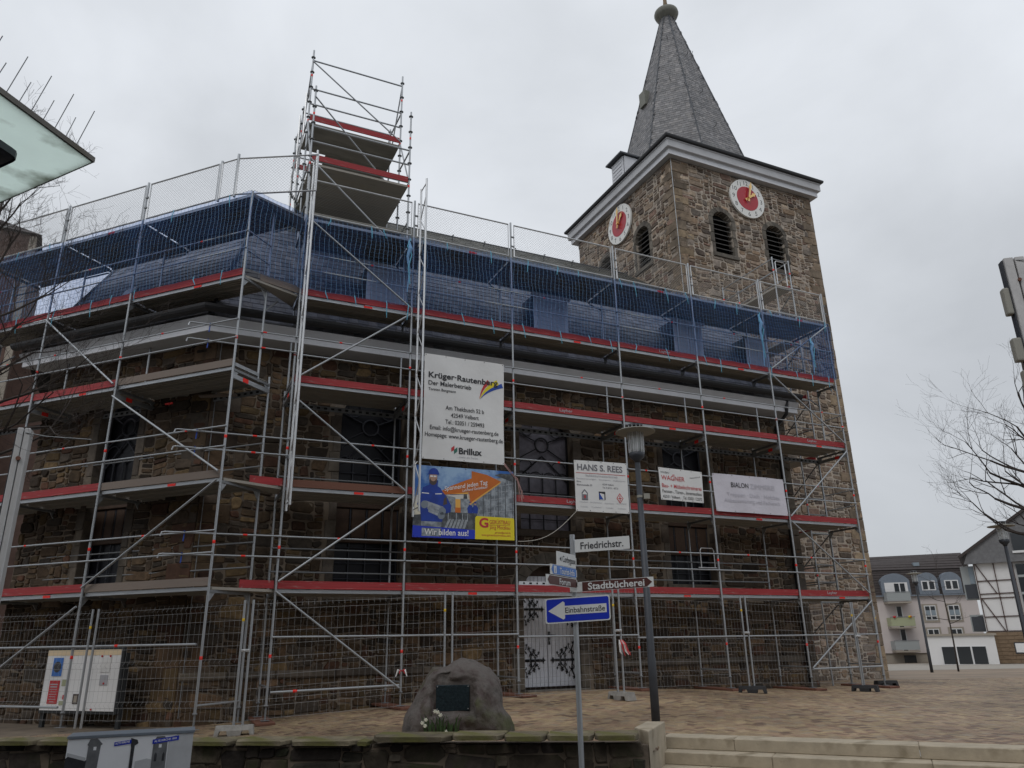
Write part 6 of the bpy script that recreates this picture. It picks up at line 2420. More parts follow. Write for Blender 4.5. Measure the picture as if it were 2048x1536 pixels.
# ================================================================== boulder with plaque
bl = empty('memorial_boulder', (-0.90, 12.55, 0.36), rad(2), 'big grey boulder with dark bronze plaque behind the mossy wall', 'boulder')
bm = bmesh.new()
bmesh.ops.create_icosphere(bm, subdivisions=5, radius=1.0)
from mathutils import noise as mnoise
prof_pts = [(-0.84, -0.1), (-0.86, 0.1), (-0.84, 0.28), (-0.72, 0.42), (-0.62, 0.62), (-0.5, 0.84), (-0.4, 0.95), (-0.24, 0.97), (-0.1, 1.03), (0.02, 1.06), (0.25, 1.02), (0.45, 0.92), (0.6, 0.74), (0.66, 0.55), (0.68, 0.38), (0.78, 0.25), (0.84, 0.08), (0.82, -0.1)]
def hull_r(a):
    """radius of the silhouette at angle a measured from the centre (0, 0.35)"""
    best = 0.5
    dx, dz = math.cos(a), math.sin(a)
    for (x0, z0), (x1, z1) in zip(prof_pts, prof_pts[1:] + prof_pts[:1]):
        z0_, z1_ = z0 - 0.35, z1 - 0.35
        den = dx * (z1_ - z0_) - dz * (x1 - x0)
        if abs(den) < 1e-9: continue
        t = (x0 * (z1_ - z0_) - z0_ * (x1 - x0)) / den
        s = (x0 * dz - z0_ * dx) / den
        if t > 0 and -0.001 <= s <= 1.001: best = t
    return best
for v in bm.verts:
    p = v.co.copy()
    rxz = math.hypot(p.x, p.z)
    R_ = hull_r(math.atan2(p.z, p.x)) if rxz > 1e-6 else 0.6
    k = rxz ** 0.8
    x = p.x / max(rxz, 1e-6) * R_ * k
    z = p.z / max(rxz, 1e-6) * R_ * k + 0.35
    y = p.y * 0.55
    n_ = mnoise.fractal(Vector((x * 2.0 + 3, y * 2.0, z * 2.0)), 0.8, 2.1, 7) + 0.8 * abs(mnoise.noise(Vector((x * 3.1, y * 3.1 + 5, z * 2.4))))
    v.co = Vector((x, y, z)) * (1 + 0.045 * n_) + Vector((0, 0.13 * n_ - 0.1 * (1 - z), 0))
    # niche cut for the plaque
    if v.co.y < 0 and -0.40 < v.co.x < 0.26 and 0.30 < v.co.z < 0.80:
        v.co.y = max(v.co.y, -0.36)
me = bpy.data.meshes.new('boulder_stone')
bm.to_mesh(me); bm.free()
me.materials.append(MAT['boulder'])
me.polygons.foreach_set('use_smooth', [True] * len(me.polygons))
o = bpy.data.objects.new('boulder_stone', me); COL.objects.link(o); o.parent = bl
q = MB(); q.box((-0.08, -0.375, 0.53), (0.5, 0.03, 0.36))
plq = bevel_mesh(q.build('plaque', MAT['bronze plaque'], bl), 0.006)
q = MB()
for k in range(7):
    w = 0.4 - 0.05 * ((k * 3) % 4)
    for j in range(int(w / 0.035)):
        q.box((-0.08 - w / 2 + 0.0175 + j * 0.035, -0.392, 0.675 - k * 0.046), (0.02, 0.005, 0.014))
q.build('raised_lettering', MAT['bronze plaque'], plq)
q = MB()
for x in (-0.31, 0.15):
    for z in (0.38, 0.69):
        q.tube([(x, -0.385, z), (x, -0.397, z)], 0.008, 6)
q.build('plaque_bolt', MAT['aluminium'], plq)
# snowdrops and leaves at its foot
fl = empty('flower_clump', (-1.18, 11.95, 0.42), 0, 'clump of white spring flowers at the foot of the boulder', 'plant')
fr = random.Random(9)
q = MB()
for k in range(60):
    x, y = fr.uniform(-0.18, 0.3), fr.uniform(-0.1, 0.1)
    h, bx, by = fr.uniform(0.12, 0.3), fr.uniform(-0.1, 0.1), fr.uniform(-0.06, 0.06)
    w = 0.008
    p0, p1, p2 = Vector((x, y, 0)), Vector((x + bx * 0.4, y + by * 0.4, h * 0.7)), Vector((x + bx, y + by, h))
    q.add([p0 + Vector((-w, 0, 0)), p0 + Vector((w, 0, 0)), p1 + Vector((w, 0.003, 0)), p1 + Vector((-w, 0.003, 0)), p2], [(0, 1, 2, 3), (3, 2, 4)])
q.build('leaves', MAT['leaf green'], fl, kind='stuff')
for (x, z) in ((-0.16, 0.12), (-0.15, 0.2), (0.02, 0.3), (0.06, 0.26), (-0.02, 0.31), (-0.1, 0.01), (0.14, 0.04), (-0.2, 0.16)):
    q = MB()
    for k in range(6):
        a = k * math.pi / 3
        q.add([(x, -0.06, z), (x + 0.022 * math.cos(a - 0.4), -0.08, z + 0.022 * math.sin(a - 0.4)), (x + 0.032 * math.cos(a), -0.075, z + 0.032 * math.sin(a)), (x + 0.022 * math.cos(a + 0.4), -0.08, z + 0.022 * math.sin(a + 0.4))], [(0, 1, 2, 3)])
    q.tube([(x, -0.06, z), (x, -0.09, z - 0.005)], [0.01, 0.013], 7)
    q.build('blossom', MAT['petal'], fl)

# ================================================================== notice board behind the fence
nb = empty('notice_board', LW(0, 0, 0), PH, 'white notice board on dark posts with blue and red posters behind the fence', 'notice board')
nb.location = P0
q = MB(); q.box((-3.33, 0.50, 1.1), (2.03, 0.06, 1.2))
case = bevel_mesh(q.build('case', MAT['board frame'], nb), 0.01)
q = MB(); q.box((-3.34, 0.463, 1.11), (1.94, 0.012, 1.1))
q.build('backing', MAT['ink white'], nb)
q = MB(); q.box((-3.34, 0.455, 1.61), (1.94, 0.006, 0.1))
q.build('light_strip', mat('warm strip', (0.75, 0.6, 0.4), 0.6), nb)
for x in (-4.3, -2.32):
    box_obj('post', (x, 0.56, 0.85), (0.09, 0.06, 1.5), MAT['board frame'], nb)
def sheet_(x0, x1, z0, z1, m, nm, d=0.45):
    q = MB(); q.box(((x0 + x1) / 2, d, (z0 + z1) / 2), (x1 - x0, 0.006, z1 - z0))
    return q.build(nm, MAT[m], nb)
pb = sheet_(-4.12, -3.86, 1.18, 1.52, 'sign light blue', 'poster')
q = MB()
q.tube([(-3.99, 0.446, 1.35), (-3.99, 0.440, 1.35)], 0.1, 20)
q.build('poster_emblem', MAT['anthracite'], pb)
prd = sheet_(-4.13, -3.86, 0.68, 1.1, 'ink red', 'poster')
q = MB()
for k, w in enumerate((0.2, 0.18, 0.2, 0.12, 0.2, 0.17, 0.2, 0.1)):
    q.box((-4.0, 0.445, 1.03 - k * 0.045), (w, 0.004, 0.022 if k < 2 else 0.01))
q.build('poster_text', MAT['ink faint'], prd)
sheet_(-3.8, -3.64, 1.0, 1.12, 'balcony green', 'note')
sheet_(-3.8, -3.62, 0.8, 0.98, 'banner white', 'note')
sheet_(-3.72, -3.64, 0.76, 0.84, 'ink red', 'note', 0.444)
sheet_(-3.8, -3.62, 0.66, 0.73, 'balcony green', 'note')
sheet_(-3.45, -3.27, 0.68, 0.86, 'print beard', 'note')
sheet_(-3.41, -3.33, 0.71, 0.83, 'sandstone trim', 'note', 0.444)
sheet_(-2.85, -2.6, 1.25, 1.52, 'banner white', 'note')
sheet_(-2.82, -2.62, 1.02, 1.2, 'ink faint', 'note')
for x, z in ((-2.84, 1.54), (-2.62, 1.54), (-2.7, 1.05), (-3.1, 0.585), (-2.93, 0.59)):
    q = MB(); q.tube([(x, 0.45, z), (x, 0.435, z)], 0.018, 8)
    q.build('pin', MAT['ink red'], nb)

# ================================================================== cabinet with old photographs in the foreground
cb = empty('utility_cabinet', (-3.74, 8.0, STREET_Z), rad(22), 'grey utility cabinet wrapped in old black and white church photographs', 'cabinet')
q = MB(); q.box((0, 0.2, 0.455), (1.1, 0.36, 0.91)); bevel_mesh(q.build('body', MAT['zinc'], cb), 0.01)
q = MB(); q.box((0, 0.2, 0.92), (1.12, 0.39, 0.022)); q.build('lid', MAT['zinc'], cb)
mat('photo pale', (0.8, 0.81, 0.84), 0.5, var=0.06, vscale=3)
mat('photo grey', (0.16, 0.165, 0.175), 0.5, var=0.35, vscale=9)
mat('photo dark', (0.035, 0.036, 0.042), 0.5, var=0.5, vscale=12)
mat('photo mid', (0.5, 0.51, 0.53), 0.5, var=0.12, vscale=6)
M2 = ['photo pale', 'photo grey', 'photo dark', 'photo mid', 'sign blue', 'ink white']
q = MB()
def C_(m, pts, d):
    q.poly([(-0.55 + x, 0.02 - 0.0015 - d, z) for x, z in pts], M2.index(m))
C_('photo pale', [(0, 0.02), (1.1, 0.02), (1.1, 0.905), (0, 0.905)], 0)
C_('photo dark', [(0, 0.02), (0.27, 0.02), (0.27, 0.66), (0.2, 0.71), (0.02, 0.76), (0, 0.74)], 0.002)
C_('photo mid', [(0.01, 0.79), (0.17, 0.74), (0.17, 0.71), (0.01, 0.76)], 0.003)
C_('photo grey', [(0.175, 0.6), (0.275, 0.6), (0.285, 0.84), (0.3, 0.85), (0.25, 0.9), (0.19, 0.9), (0.17, 0.85), (0.18, 0.84)], 0.004)
C_('photo pale', [(0.225, 0.80), (0.25, 0.80), (0.25, 0.83), (0.225, 0.83)], 0.005)
C_('photo dark', [(0.27, 0.02), (0.58, 0.02), (0.58, 0.47), (0.5, 0.5), (0.42, 0.42), (0.27, 0.38)], 0.003)
C_('photo dark', [(0.55, 0.02), (0.575, 0.02), (0.58, 0.82), (0.61, 0.84), (0.6, 0.87), (0.54, 0.89), (0.55, 0.8)], 0.005)
C_('photo mid', [(0.88, 0.02), (1.1, 0.02), (1.1, 0.905), (0.96, 0.905), (0.88, 0.86)], 0.0025)
C_('photo grey', [(0.74, 0.02), (0.875, 0.02), (0.87, 0.85), (0.84, 0.89), (0.77, 0.89), (0.745, 0.85)], 0.004)
C_('photo pale', [(0.795, 0.79), (0.82, 0.79), (0.82, 0.82), (0.795, 0.82)], 0.005)
for xw in (0.765, 0.835):
    C_('photo dark', [(xw, 0.67), (xw + 0.022, 0.67), (xw + 0.022, 0.73), (xw + 0.011, 0.75), (xw, 0.73)], 0.005)
C_('photo mid', [(0.6, 0.4), (0.74, 0.4), (0.74, 0.69), (0.7, 0.7), (0.6, 0.68)], 0.0035)
C_('photo grey', [(0.6, 0.4), (0.74, 0.4), (0.745, 0.56), (0.6, 0.58)], 0.0045)
C_('photo pale', [(0.63, 0.42), (0.7, 0.42), (0.7, 0.5), (0.63, 0.5)], 0.0055)
C_('photo dark', [(0.58, 0.02), (0.74, 0.02), (0.74, 0.4), (0.6, 0.42)], 0.004)
C_('sign blue', [(0.4, 0.825), (0.545, 0.84), (0.545, 0.875), (0.4, 0.86)], 0.006)
C_('sign blue', [(0.735, 0.825), (0.97, 0.85), (0.97, 0.89), (0.735, 0.865)], 0.006)
q.build('photo_print', [MAT[m] for m in M2], cb)
q = LMB()
put_text(q, 'ALTE KIRCHE', -0.55 + 0.407, 0.838, 0.018, 0.125, lambda x, z: Vector((x, 0.01, z + 0.1 * (x + 0.15))), bold=0.02)
put_text(q, 'ALTE KIRCHE 1900', -0.55 + 0.75, 0.842, 0.018, 0.2, lambda x, z: Vector((x, 0.01, z + 0.1 * (x - 0.23))), bold=0.02)
q.build('lettering', MAT['ink white'], cb)

# ================================================================== buildings across the plaza
def fb(mb, x0, x1, y0, y1, z0, z1, mi=0):
    mb.box(((x0 + x1) / 2, (y0 + y1) / 2, (z0 + z1) / 2), (abs(x1 - x0), abs(y1 - y0), abs(z1 - z0)), mi=mi)
def part(name, m, parent, *boxes):
    q = MB()
    for b_ in boxes:
        fb(q, *b_)
    return q.build(name, MAT[m], parent)

# --- pale apartment block (front plane y = 78)
ap = empty('apartment_building', (40, 78, 0), rad(-9), 'pale pink apartment block with dark mansard roof and stacked balconies', 'building')
X = lambda x: x - 40
part('wall', 'render pink', ap, (X(30), X(45.4), 0.0, 10, 0.1, 5.5))
part('basement_wall', 'sandstone trim', ap, (X(30), X(45.4), 0.15, 10, -1.6, 0.1))
q = MB()
q.prism([(X(29.8), -0.25, 5.5), (X(45.6), -0.25, 5.5), (X(45.6), 0.75, 8.05), (X(29.8), 0.75, 8.05)], (0, 8, 0))
q.prism([(X(29.8), 0.70, 8.05), (X(45.6), 0.70, 8.05), (X(46.4), 4.2, 9.9), (X(29.8), 4.2, 9.6)], (0, 4, -0.2))
rf = q.build('roof', MAT['roof tile dark'], ap)
q = MB()
for k in range(9):
    z = 5.75 + k * 0.26
    y = -0.25 + (z - 5.5) * 0.392 - 0.02
    q.bar((X(29.8), y, z), (X(45.6), y, z), 0.05, 0.035)
for k in range(6):
    t = k / 6
    q.bar((X(29.8), 0.68 + 3.5 * t, 8.08 + 1.55 * t), (X(45.8), 0.68 + 3.5 * t, 8.08 + 1.8 * t), 0.08, 0.04)
q.build('tile_courses', MAT['roof tile dark'], rf, kind='stuff')
part('gutter', 'zinc', ap, (X(29.8), X(45.6), -0.4, -0.25, 5.42, 5.54))
q = MB(); q.box((X(40.9), 1.6, 8.62), (0.55, 0.5, 0.35)); q.build('skylight', MAT['far glass light'], rf)
def arched(cx, w, z0, zs, rise, n=10):
    R_ = (w * w / 4 + rise * rise) / (2 * rise)
    zc = zs + rise - R_
    a0 = math.atan2(zs - zc, w / 2)
    return [(cx - w / 2, z0), (cx + w / 2, z0)] + [(cx + R_ * math.cos(a0 + (math.pi - 2 * a0) * k / n), zc + R_ * math.sin(a0 + (math.pi - 2 * a0) * k / n)) for k in range(n + 1)]
for cx, w, open_ in ((38.0, 2.7, True), (41.05, 1.85, False), (43.2, 1.9, False)):
    q = MB()
    q.prism([(X(x), -0.42, z) for x, z in arched(cx, w, 5.56, 6.95, 0.7)], (0, 1.6, 0))
    d = q.build('dormer', MAT['zinc'], ap)
    if open_:
        part('recess', 'render white', d, (X(cx - 1.05), X(cx + 1.1), -0.45, -0.43, 5.56, 6.75))
        for x0 in (37.85, 38.4):
            part('balcony_door', 'far glass', d, (X(x0), X(x0 + 0.42), -0.475, -0.452, 5.6, 6.65))
        part('door_frame', 'far frame', d, (X(38.28), X(38.38), -0.49, -0.455, 5.56, 6.7), (X(38.84), X(38.92), -0.49, -0.455, 5.56, 6.7))
    else:
        f = part('window', 'far frame', d, (X(cx - 0.64), X(cx + 0.64), -0.46, -0.42, 5.92, 6.85))
        for s in (-0.31, 0.31):
            part('pane', 'far glass', f, (X(cx + s - 0.22), X(cx + s + 0.22), -0.475, -0.462, 6.02, 6.76))
# windows below
for cx, z0, z1 in ((40.92, 3.1, 4.5), (43.1, 3.1, 4.5), (40.85, 0.85, 2.3), (42.95, 0.85, 2.3)):
    part('window_surround', 'sandstone trim', ap, (X(cx - 0.72), X(cx + 0.72), -0.05, 0.02, z0 - 0.2, z1 + 0.15))
    f = part('window', 'far frame', ap, (X(cx - 0.53), X(cx + 0.53), -0.09, -0.04, z0, z1))
    for s in (-0.25, 0.25):
        part('pane', 'far glass', f, (X(cx + s - 0.2), X(cx + s + 0.2), -0.105, -0.085, z0 + 0.45, z1 - 0.08))
        part('blind', 'far glass light', f, (X(cx + s - 0.2), X(cx + s + 0.2), -0.115, -0.106, z0 + 0.47, z0 + 0.95))
        part('pane', 'far glass', f, (X(cx + s - 0.2), X(cx + s + 0.2), -0.105, -0.085, z0 + 0.08, z0 + 0.36))
# balconies
for k, (z, m) in enumerate(((4.85, 'balcony grey'), (2.5, 'balcony green'), (0.32, 'balcony grey'))):
    bc = empty('balcony', (0, 0, 0), 0, parent=ap)
    part('slab', 'sandstone trim', bc, (X(36.75), X(38.95), -1.3, 0.0, z - 0.12, z + 0.02))
    part('front', m, bc, (X(36.75), X(38.95), -1.32, -1.28, z + 0.1, z + 0.9))
    part('side', m, bc, (X(36.75), X(36.8), -1.3, 0, z + 0.1, z + 0.9), (X(38.9), X(38.95), -1.3, 0, z + 0.1, z + 0.9))
    part('handrail', 'galvanised dull', bc, (X(36.7), X(39.0), -1.36, -1.28, z + 0.92, z + 0.98))
    if k:
        part('balcony_door', 'far glass', bc, (X(37.85), X(38.25), -0.04, 0.02, z + 0.02, z + 1.95))
        part('door_frame', 'far frame', bc, (X(37.76), X(37.84), -0.05, 0.02, z + 0.02, z + 2.0), (X(38.26), X(38.34), -0.05, 0.02, z + 0.02, z + 2.0))
for x, m in ((37.1, 'ink red'), (38.55, 'ink orange'), (38.5, 'ink yellow')):
    q = MB(); q.lathe([(0.05, 3.35), (0.14, 3.42), (0.16, 3.5), (0.05, 3.56)], (X(x), -1.4, 0), 7); q.build('flower_pot', MAT[m], ap)
part('basement_opening', 'far glass', ap, (X(37.8), X(38.9), 0.1, 0.16, -1.4, -0.1))
part('ramp', 'asphalt', ap, (X(33), X(41), -6.5, 0, -2.2, -1.05))

# --- low white annex (front plane y = 62)
wb = empty('annex', (34.5, 62, 0), rad(-27), 'low white flat roofed annex with three dark display windows', 'building')
part('wall', 'render white', wb, (-2.3, 2.3, 0, 8, -0.9, 1.62))
part('roof_edge', 'sandstone trim', wb, (-2.45, 2.45, -0.15, 8.2, 1.62, 1.78))
for k in range(3):
    f = part('window', 'far frame', wb, (-1.45 + k * 1.03, -0.42 + k * 1.03, -0.05, 0.02, -0.5, 0.86))
    part('pane', 'far glass', f, (-1.39 + k * 1.03, -0.48 + k * 1.03, -0.07, -0.045, -0.44, 0.82))
part('sill', 'far frame', wb, (-1.5, 1.7, -0.12, 0, -0.58, -0.5))
part('plinth', 'anthracite', wb, (-2.35, 2.35, -0.02, 0.5, -1.1, -0.7))

# --- half timbered house at the right edge
ht = empty('timber_house', (38.75, 62, 0), rad(-31), 'half timbered white house with steep dark roof at the right edge', 'building')
x0, x1 = -1.8, 6.5
part('wall', 'render white', ht, (x0, x1, 0, 9, 1.85, 7.3))
bs = part('base_wall', 'brick wall', ht, (x0 - 0.05, x1, -0.05, 9, -1.2, 1.85))
for z in [-1.05 + k * 0.29 for k in range(10)]:
    x = x0 - 0.05
    while x < 1.4:
        w = 0.5 + 0.35 * ((x * 7.3 + z * 3.1) % 1)
        part('stone', 'brick wall', bs, (x + 0.02, x + w - 0.02, -0.09, -0.04, z + 0.015, z + 0.27))
        x += w
T = [(-1.72, 1.9, -1.72, 7.25), (-0.38, 1.9, -0.38, 7.25), (0.9, 1.9, 0.9, 7.25), (2.3, 1.9, 2.3, 7.25), (-1.75, 7.2, 6.4, 7.2), (-1.75, 5.75, 0.95, 5.78), (-1.75, 4.75, 0.95, 4.78), (-1.75, 4.42, 0.95, 4.44), (-1.75, 3.0, 0.95, 3.04),
     (-1.65, 7.15, -0.55, 4.8), (-1.65, 4.4, -0.5, 1.95), (-1.75, 1.92, 6.4, 1.92)]
for a, z0, c, z1 in T:
    q = MB(); q.bar((a, -0.03, z0), (c, -0.03, z1), 0.06, 0.13, up=(0, 1, 0) if a != c else (0, 0, 1)); 
    q.build('beam', MAT['beam brown'], ht)
q = MB()
q.prism([(x0 - 0.6, -0.5, 7.1), (x1, -0.5, 7.1), (x1, -0.5, 13.5), (x0 - 0.2, -0.5, 8.0)][::1], (0, 0.35, 0))
q.build('gable_cladding', mat('gable slate', (0.16, 0.16, 0.165), 0.7, var=0.25, vscale=5), ht)
q = MB()
q.prism([(x0 - 0.75, -0.7, 7.6), (x1, -0.7, 13.6), (x1, -0.7, 13.85), (x0 - 0.9, -0.7, 7.75)], (0, 10, 0))
q.build('roof', MAT['roof tile dark'], ht)
gl = part('glazed_bay', 'far glass', ht, (1.1, 4.5, -0.3, 0, 2.0, 6.9))
for z in (3.4, 4.6, 5.9):
    part('transom', 'balcony grey', gl, (1.1, 4.5, -0.36, -0.29, z, z + 0.18))
gw = part('gable_window', 'far glass', ht, (1.2, 4.2, -0.56, -0.5, 7.9, 9.3))
part('gable_window_bar', 'beam brown', gw, (2.3, 2.42, -0.6, -0.55, 7.9, 9.3), (3.3, 3.42, -0.6, -0.55, 7.9, 9.3))
part('gable_window_sill', 'far frame', gw, (1.1, 4.3, -0.62, -0.5, 7.75, 7.92))
for z0, z1 in ((4.4, 7.0), (1.9, 3.2)):
    q = part('side_bay', 'balcony grey', ht, (x0 - 0.95, x0, 0.5, 2.5, z0, z1))
    part('bay_glass', 'far glass light' if z0 > 4 else 'far glass', q, (x0 - 0.4, x0 - 0.05, 0.44, 0.5, z0 + 1.2, z1 - 0.1))
    part('bay_panel', 'anthracite', q, (x0 - 0.85, x0 - 0.02, 0.42, 0.5, z0 + 0.05, z0 + 1.15))
sgn = part('info_panel', 'anthracite', ht, (-0.15, 0.85, -0.14, -0.08, 0.25, 1.08))
part('panel_sheet', 'ink white', sgn, (-0.08, 0.78, -0.155, -0.142, 0.34, 1.0))
part('panel_print', 'balcony green', sgn, (0.5, 0.72, -0.16, -0.156, 0.5, 0.62))

# --- brick building glimpsed over the scaffold at the far left
bt = empty('brick_tower', (-33.6, 42, 0), rad(30), 'brown brick building top seen behind the scaffold at the far left', 'building')
part('wall', 'far brick', bt, (-5, 3.2, -3, 6, 0, 26.0))
q = MB(); q.prism([(-5.3, -3.3, 26.0), (3.5, -3.3, 26.0), (2.9, -1, 27.2), (-5.3, -1, 28.8)], (0, 7, 0)); q.build('roof', MAT['roof tile dark'], bt)
part('wing', 'far brick', bt, (3.2, 12.0, -1.0, 6, 0, 19.5))
part('wing_roof', 'roof tile dark', bt, (3.2, 12.3, -1.3, 6.3, 19.5, 20.0))
part('corner_pier', 'sandstone trim', bt, (2.9, 3.25, -3.05, -2.7, 0, 25.9))

# ================================================================== trees
def grow(mb, p, d, L, r, depth, rg, spread, up, tips=None, n=5, shrink=0.74):
    pts, rs_ = [p.copy()], [r]
    seg = 4 if depth > 1 else 3
    cur, dr_ = p.copy(), d.copy()
    for i in range(seg):
        dr_ = (dr_ + Vector((rg.uniform(-1, 1), rg.uniform(-1, 1), rg.uniform(-1, 1))) * 0.16 + Vector((0, 0, up))).normalized()
        cur = cur + dr_ * L / seg
        pts.append(cur.copy())
        rs_.append(max(r * (1 - 0.45 * (i + 1) / seg), 0.0016))
    mb.tube(pts, rs_, n if depth > 1 else 3, cap=False)
    if depth == 0:
        return
    k = rg.choice((2, 3, 3)) if depth > 1 else rg.choice((2, 3))
    for i in range(k):
        t = rg.uniform(0.35, 1.0) if i else 1.0
        j = min(int(t * seg), seg)
        base = pts[j]
        side = Vector((rg.uniform(-1, 1), rg.uniform(-1, 1), rg.uniform(-0.5, 0.9))).normalized()
        nd = (dr_ * (1 - spread) + side * spread).normalized()
        grow(mb, base, nd, L * shrink * rg.uniform(0.75, 1.15), max(rs_[j] * 0.66, 0.0016), depth - 1, rg, spread, up, tips, n, shrink)

def tree(name, loc, label, H, r0, limbs, seed, trunk_r=0.12, lean=(0, 0), spread=0.55, up=0.05, depth=5, len0=2.4, zs=(0.4, 1.0)):
    rg = random.Random(seed)
    root = empty(name, loc, 0, label, 'tree', 'bare winter trees')
    q = MB()
    tp = [Vector((lean[0] * t, lean[1] * t, H * t)) + Vector((0.05 * math.sin(5 * t), 0.05 * math.cos(4 * t), 0)) for t in [i / 8 for i in range(9)]]
    q.tube(tp, [trunk_r * (1 - 0.8 * i / 8) for i in range(9)], 9)
    q.build('trunk', MAT['bark'], root, smooth=True)
    q = MB()
    for d, f in limbs:
        t = zs[0] + (zs[1] - zs[0]) * f
        i = min(int(t * 8), 7)
        p = tp[i].lerp(tp[i + 1], t * 8 - i)
        grow(q, p, Vector(d).normalized(), len0 * rg.uniform(0.8, 1.1) * (1.1 - 0.5 * f), trunk_r * 0.4 * (1.05 - 0.6 * f), depth, rg, spread, up)
    q.build('crown', MAT['bark'], root, kind=None)
    return root
tree('bare_tree', (-8.3, 10.9, 0.3), 'bare twiggy tree reaching in from the left edge before the scaffold', 8.6, 0, [((1, 0.25, 0.2), 0.2), ((0.6, 0.1, 1), 0.95), ((1, 0.3, 0.5), 0.25), ((0.9, -0.3, 0.7), 0.4), ((0.8, 0.5, 0.6), 0.55), ((0.5, 0.2, 1), 0.7), ((1, 0, 0.3), 0.35), ((0.7, -0.2, 0.9), 0.85), ((0.2, 0.1, 1), 1.0), ((-0.6, 0.4, 0.6), 0.5), ((0.9, 0.2, 0.15), 0.1), ((-0.5, -0.3, 0.8), 0.8)], 12, 0.085, (-0.2, 0.1), 0.5, 0.06, 6, 1.3, (0.4, 1.0))
tree('bare_tree', (12.35, 17.5, 0.35), 'bare tree with long arching branches at the right edge', 7.8, 0, [((-1, -0.1, 0.25), 0.15), ((-0.9, 0.2, 0.55), 0.3), ((-0.8, -0.2, 0.8), 0.55), ((-1, 0.1, 0.05), 0.0), ((-0.5, 0.2, 1), 0.8), ((0.6, 0.2, 0.6), 0.5), ((-0.85, 0.1, 0.4), 0.42)], 5, 0.13, (0.3, 0), 0.45, 0.03, 5, 1.35, (0.42, 0.85))
tree('young_tree', (20.9, 38.2, gz(20.9, 38.2)), 'slender young tree before the low white annex', 5.2, 0, [((1, 0, 0.15), 0.1), ((-1, 0.1, 0.15), 0.15), ((0.9, -0.3, 0.1), 0.35), ((-0.9, 0.2, 0.2), 0.4), ((1, 0.2, 0.25), 0.6), ((-1, 0, 0.2), 0.65), ((0.6, 0, 0.8), 0.9), ((-0.4, 0, 1), 1.0), ((0, 0.6, 0.4), 0.5)], 8, 0.045, (-0.1, 0), 0.45, 0.02, 3, 0.75, (0.35, 1.0))

# ================================================================== canopy corner with bird spikes, top left
cz = 4.14
corner = Vector((-2.26, 3.47, cz))
da = Vector((-0.145, -0.515, 0)).normalized()     # edge running back past the camera
dbk = Vector((-0.66, 0.33, 0)).normalized()       # edge running away to the left
cn = empty('canopy', corner, 0, 'weathered pale green flat canopy corner with bird spikes overhead at the left', 'canopy')
q = MB()
pts = [Vector((0, 0, 0)), dbk * 3.2, dbk * 3.2 + da * 3.2, da * 3.2]
q.poly([p + Vector((0, 0, 0.02)) for p in reversed(pts)])
slab = q.build('slab', MAT['canopy under'], cn)
q = MB()
q.bar(Vector((0, 0, 0.038)) - da * 0.006, da * 3.2 + Vector((0, 0, 0.038)), 0.012, 0.03)
q.bar(Vector((0, 0, 0.038)), dbk * 3.2 + Vector((0, 0, 0.038)), 0.012, 0.03)
q.build('edge_trim', MAT['canopy edge'], cn)
for k in range(11):
    b0 = da * (0.12 + 0.07 * k)
    long_ = k % 2 == 0
    q = MB()
    tip = b0 + Vector((0.05 if long_ else 0.0, 0.02 if long_ else 0.05, 0.06 + (0.22 if long_ else 0.15)))
    q.tube([b0 + Vector((0, 0, 0.04)), tip], 0.003, 4)
    q.build('bird_spike', MAT['galvanised dull'], cn)
# dark ceiling lamp under the canopy and the pillar that carries it
q = MB()
c0 = Vector((-0.30, -0.14, 0))
q.prism([c0 + Vector((0, 0, -0.005)), c0 + dbk * 0.7 + Vector((0, 0, -0.005)), c0 + dbk * 0.7 + da * 0.5 + Vector((0, 0, -0.005)), c0 + da * 0.5 + Vector((0, 0, -0.005))], (0, 0, -0.06))
o = q.build('ceiling_lamp', MAT['anthracite'], cn)
bm = bmesh.new(); bm.from_mesh(o.data); bmesh.ops.recalc_face_normals(bm, faces=bm.faces); bm.to_mesh(o.data); bm.free()
bevel_mesh(o, 0.05, 3)
tube_obj('pillar', dbk * 2.4 + da * 2.2 + Vector((0, 0, -cz + STREET_Z)), dbk * 2.4 + da * 2.2, 0.09, MAT['mast white'], cn, 14)

# ================================================================== light steles at both picture edges
def stele(loc, rz, H, m, label, boxes, w=0.15):
    r = empty('light_stele', loc, rz, label, 'lamp column', 'light steles')
    for s in (-1, 1):
        q = MB(); q.box((s * w * 0.58, 0, H / 2), (w, 0.2, H))
        bevel_mesh(q.build('profile', MAT[m], r), 0.01)
    q = MB(); q.box((0, 0.02, H / 2), (0.03, 0.12, H - 0.08)); q.build('slot', MAT['dark void'], r)
    q = MB(); q.box((-w * 1.12 - 0.01, 0.02, H / 2), (0.02, 0.14, H - 0.06)); q.build('side_rib', MAT['anthracite'] if m == 'mast grey' else MAT['anthracite'], r)
    for z, L, dp in boxes:
        q = MB(); q.box((-w * 1.25 - dp / 2, 0, z), (dp, 0.16, L))
        bevel_mesh(q.build('spotlight', MAT['lamp shade'], r), 0.03, 2)
    q = MB(); q.tube([(0.02, -0.1, H - 0.07), (0.3, -0.15, H - 0.12), (0.9, -0.3, H - 0.16)], 0.008, 5); q.build('cable', MAT['galvanised dull'], r)
    q = MB(); q.tube([(0, -0.1, H - 0.45), (0, -0.13, H - 0.45)], 0.03, 8); q.build('bolt', MAT['brown timber'], r)
    return r
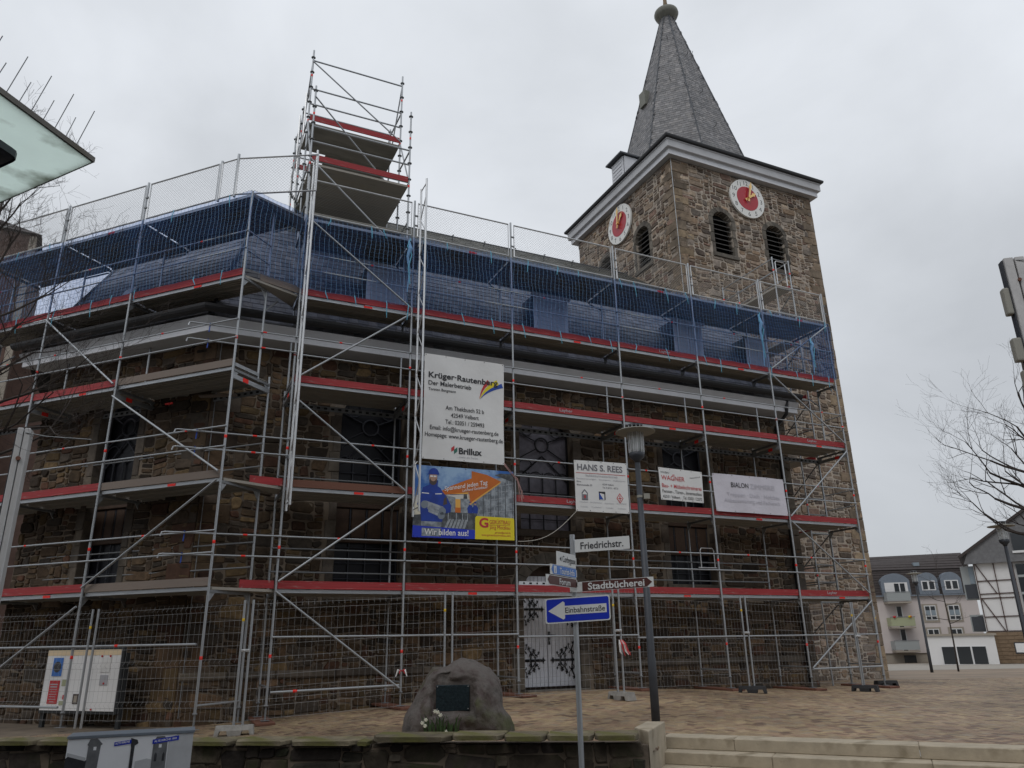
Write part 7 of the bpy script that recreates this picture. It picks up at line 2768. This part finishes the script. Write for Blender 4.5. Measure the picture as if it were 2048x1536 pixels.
stele((-7.0, 10.42, 0.25), rad(20), 4.42, 'mast white', 'white double profile light column at the left edge behind bare twigs', [(1.9, 0.45, 0.1)], 0.075)
stele((8.92, 12.0, 0.3), rad(-12), 7.66, 'mast grey', 'tall grey light column with small spotlights at the right edge', [(6.85, 0.5, 0.1), (5.95, 0.42, 0.14), (5.35, 0.45, 0.1), (4.7, 0.42, 0.12)], 0.15)

# ================================================================== unseen houses added behind the camera, with the canopy's shop, to shade the church
def plain_house(name, x0, x1, y0, y1, H, m, label, ridge='x', front=1):
    r = empty(name, ((x0 + x1) / 2, (y0 + y1) / 2, STREET_Z), 0, label, 'building', 'unseen houses added to shade the church')
    w, d = (x1 - x0) / 2, (y1 - y0) / 2
    part('wall', m, r, (-w, w, -d, d, 0, H))
    q = MB()
    q.add([(-w - 0.3, -d - 0.3, H), (w + 0.3, -d - 0.3, H), (w + 0.3, d + 0.3, H), (-w - 0.3, d + 0.3, H), (-w - 0.3, 0, H + 3), (w + 0.3, 0, H + 3)],
          [(0, 1, 5, 4), (2, 3, 4, 5), (0, 4, 3), (1, 2, 5), (3, 2, 1, 0)])
    q.build('roof', MAT['roof tile dark'], r)
    for fl_ in range(int(H // 3)):
        for k in range(int(2 * w // 2.6)):
            x = -w + 1.6 + k * 2.6
            f = part('window', 'far frame', r, (x - 0.55, x + 0.55, d - 0.02, d + 0.03, 1.0 + fl_ * 3, 2.4 + fl_ * 3))
            part('pane', 'far glass', f, (x - 0.47, x + 0.47, d + 0.02, d + 0.04, 1.08 + fl_ * 3, 2.32 + fl_ * 3))
    return r
plain_house('unseen_house', -26, -13, -22, -10, 10.0, 'render pink', 'unseen rendered town house added behind the camera for shade, left of the row')
plain_house('unseen_house', -12.9, 2, -22, -10, 12.5, 'brick wall', 'unseen brown town house added behind the camera for shade, middle of the row')
plain_house('unseen_house', 2.1, 16, -22, -10, 11.0, 'sandstone trim', 'unseen sandstone town house added behind the camera for shade, right of the row')
plain_house('unseen_shop', -22, -5.2, -8, 3.2, 9.0, 'brick wall', 'unseen shop left of the camera that the pale canopy belongs to, added for shade')
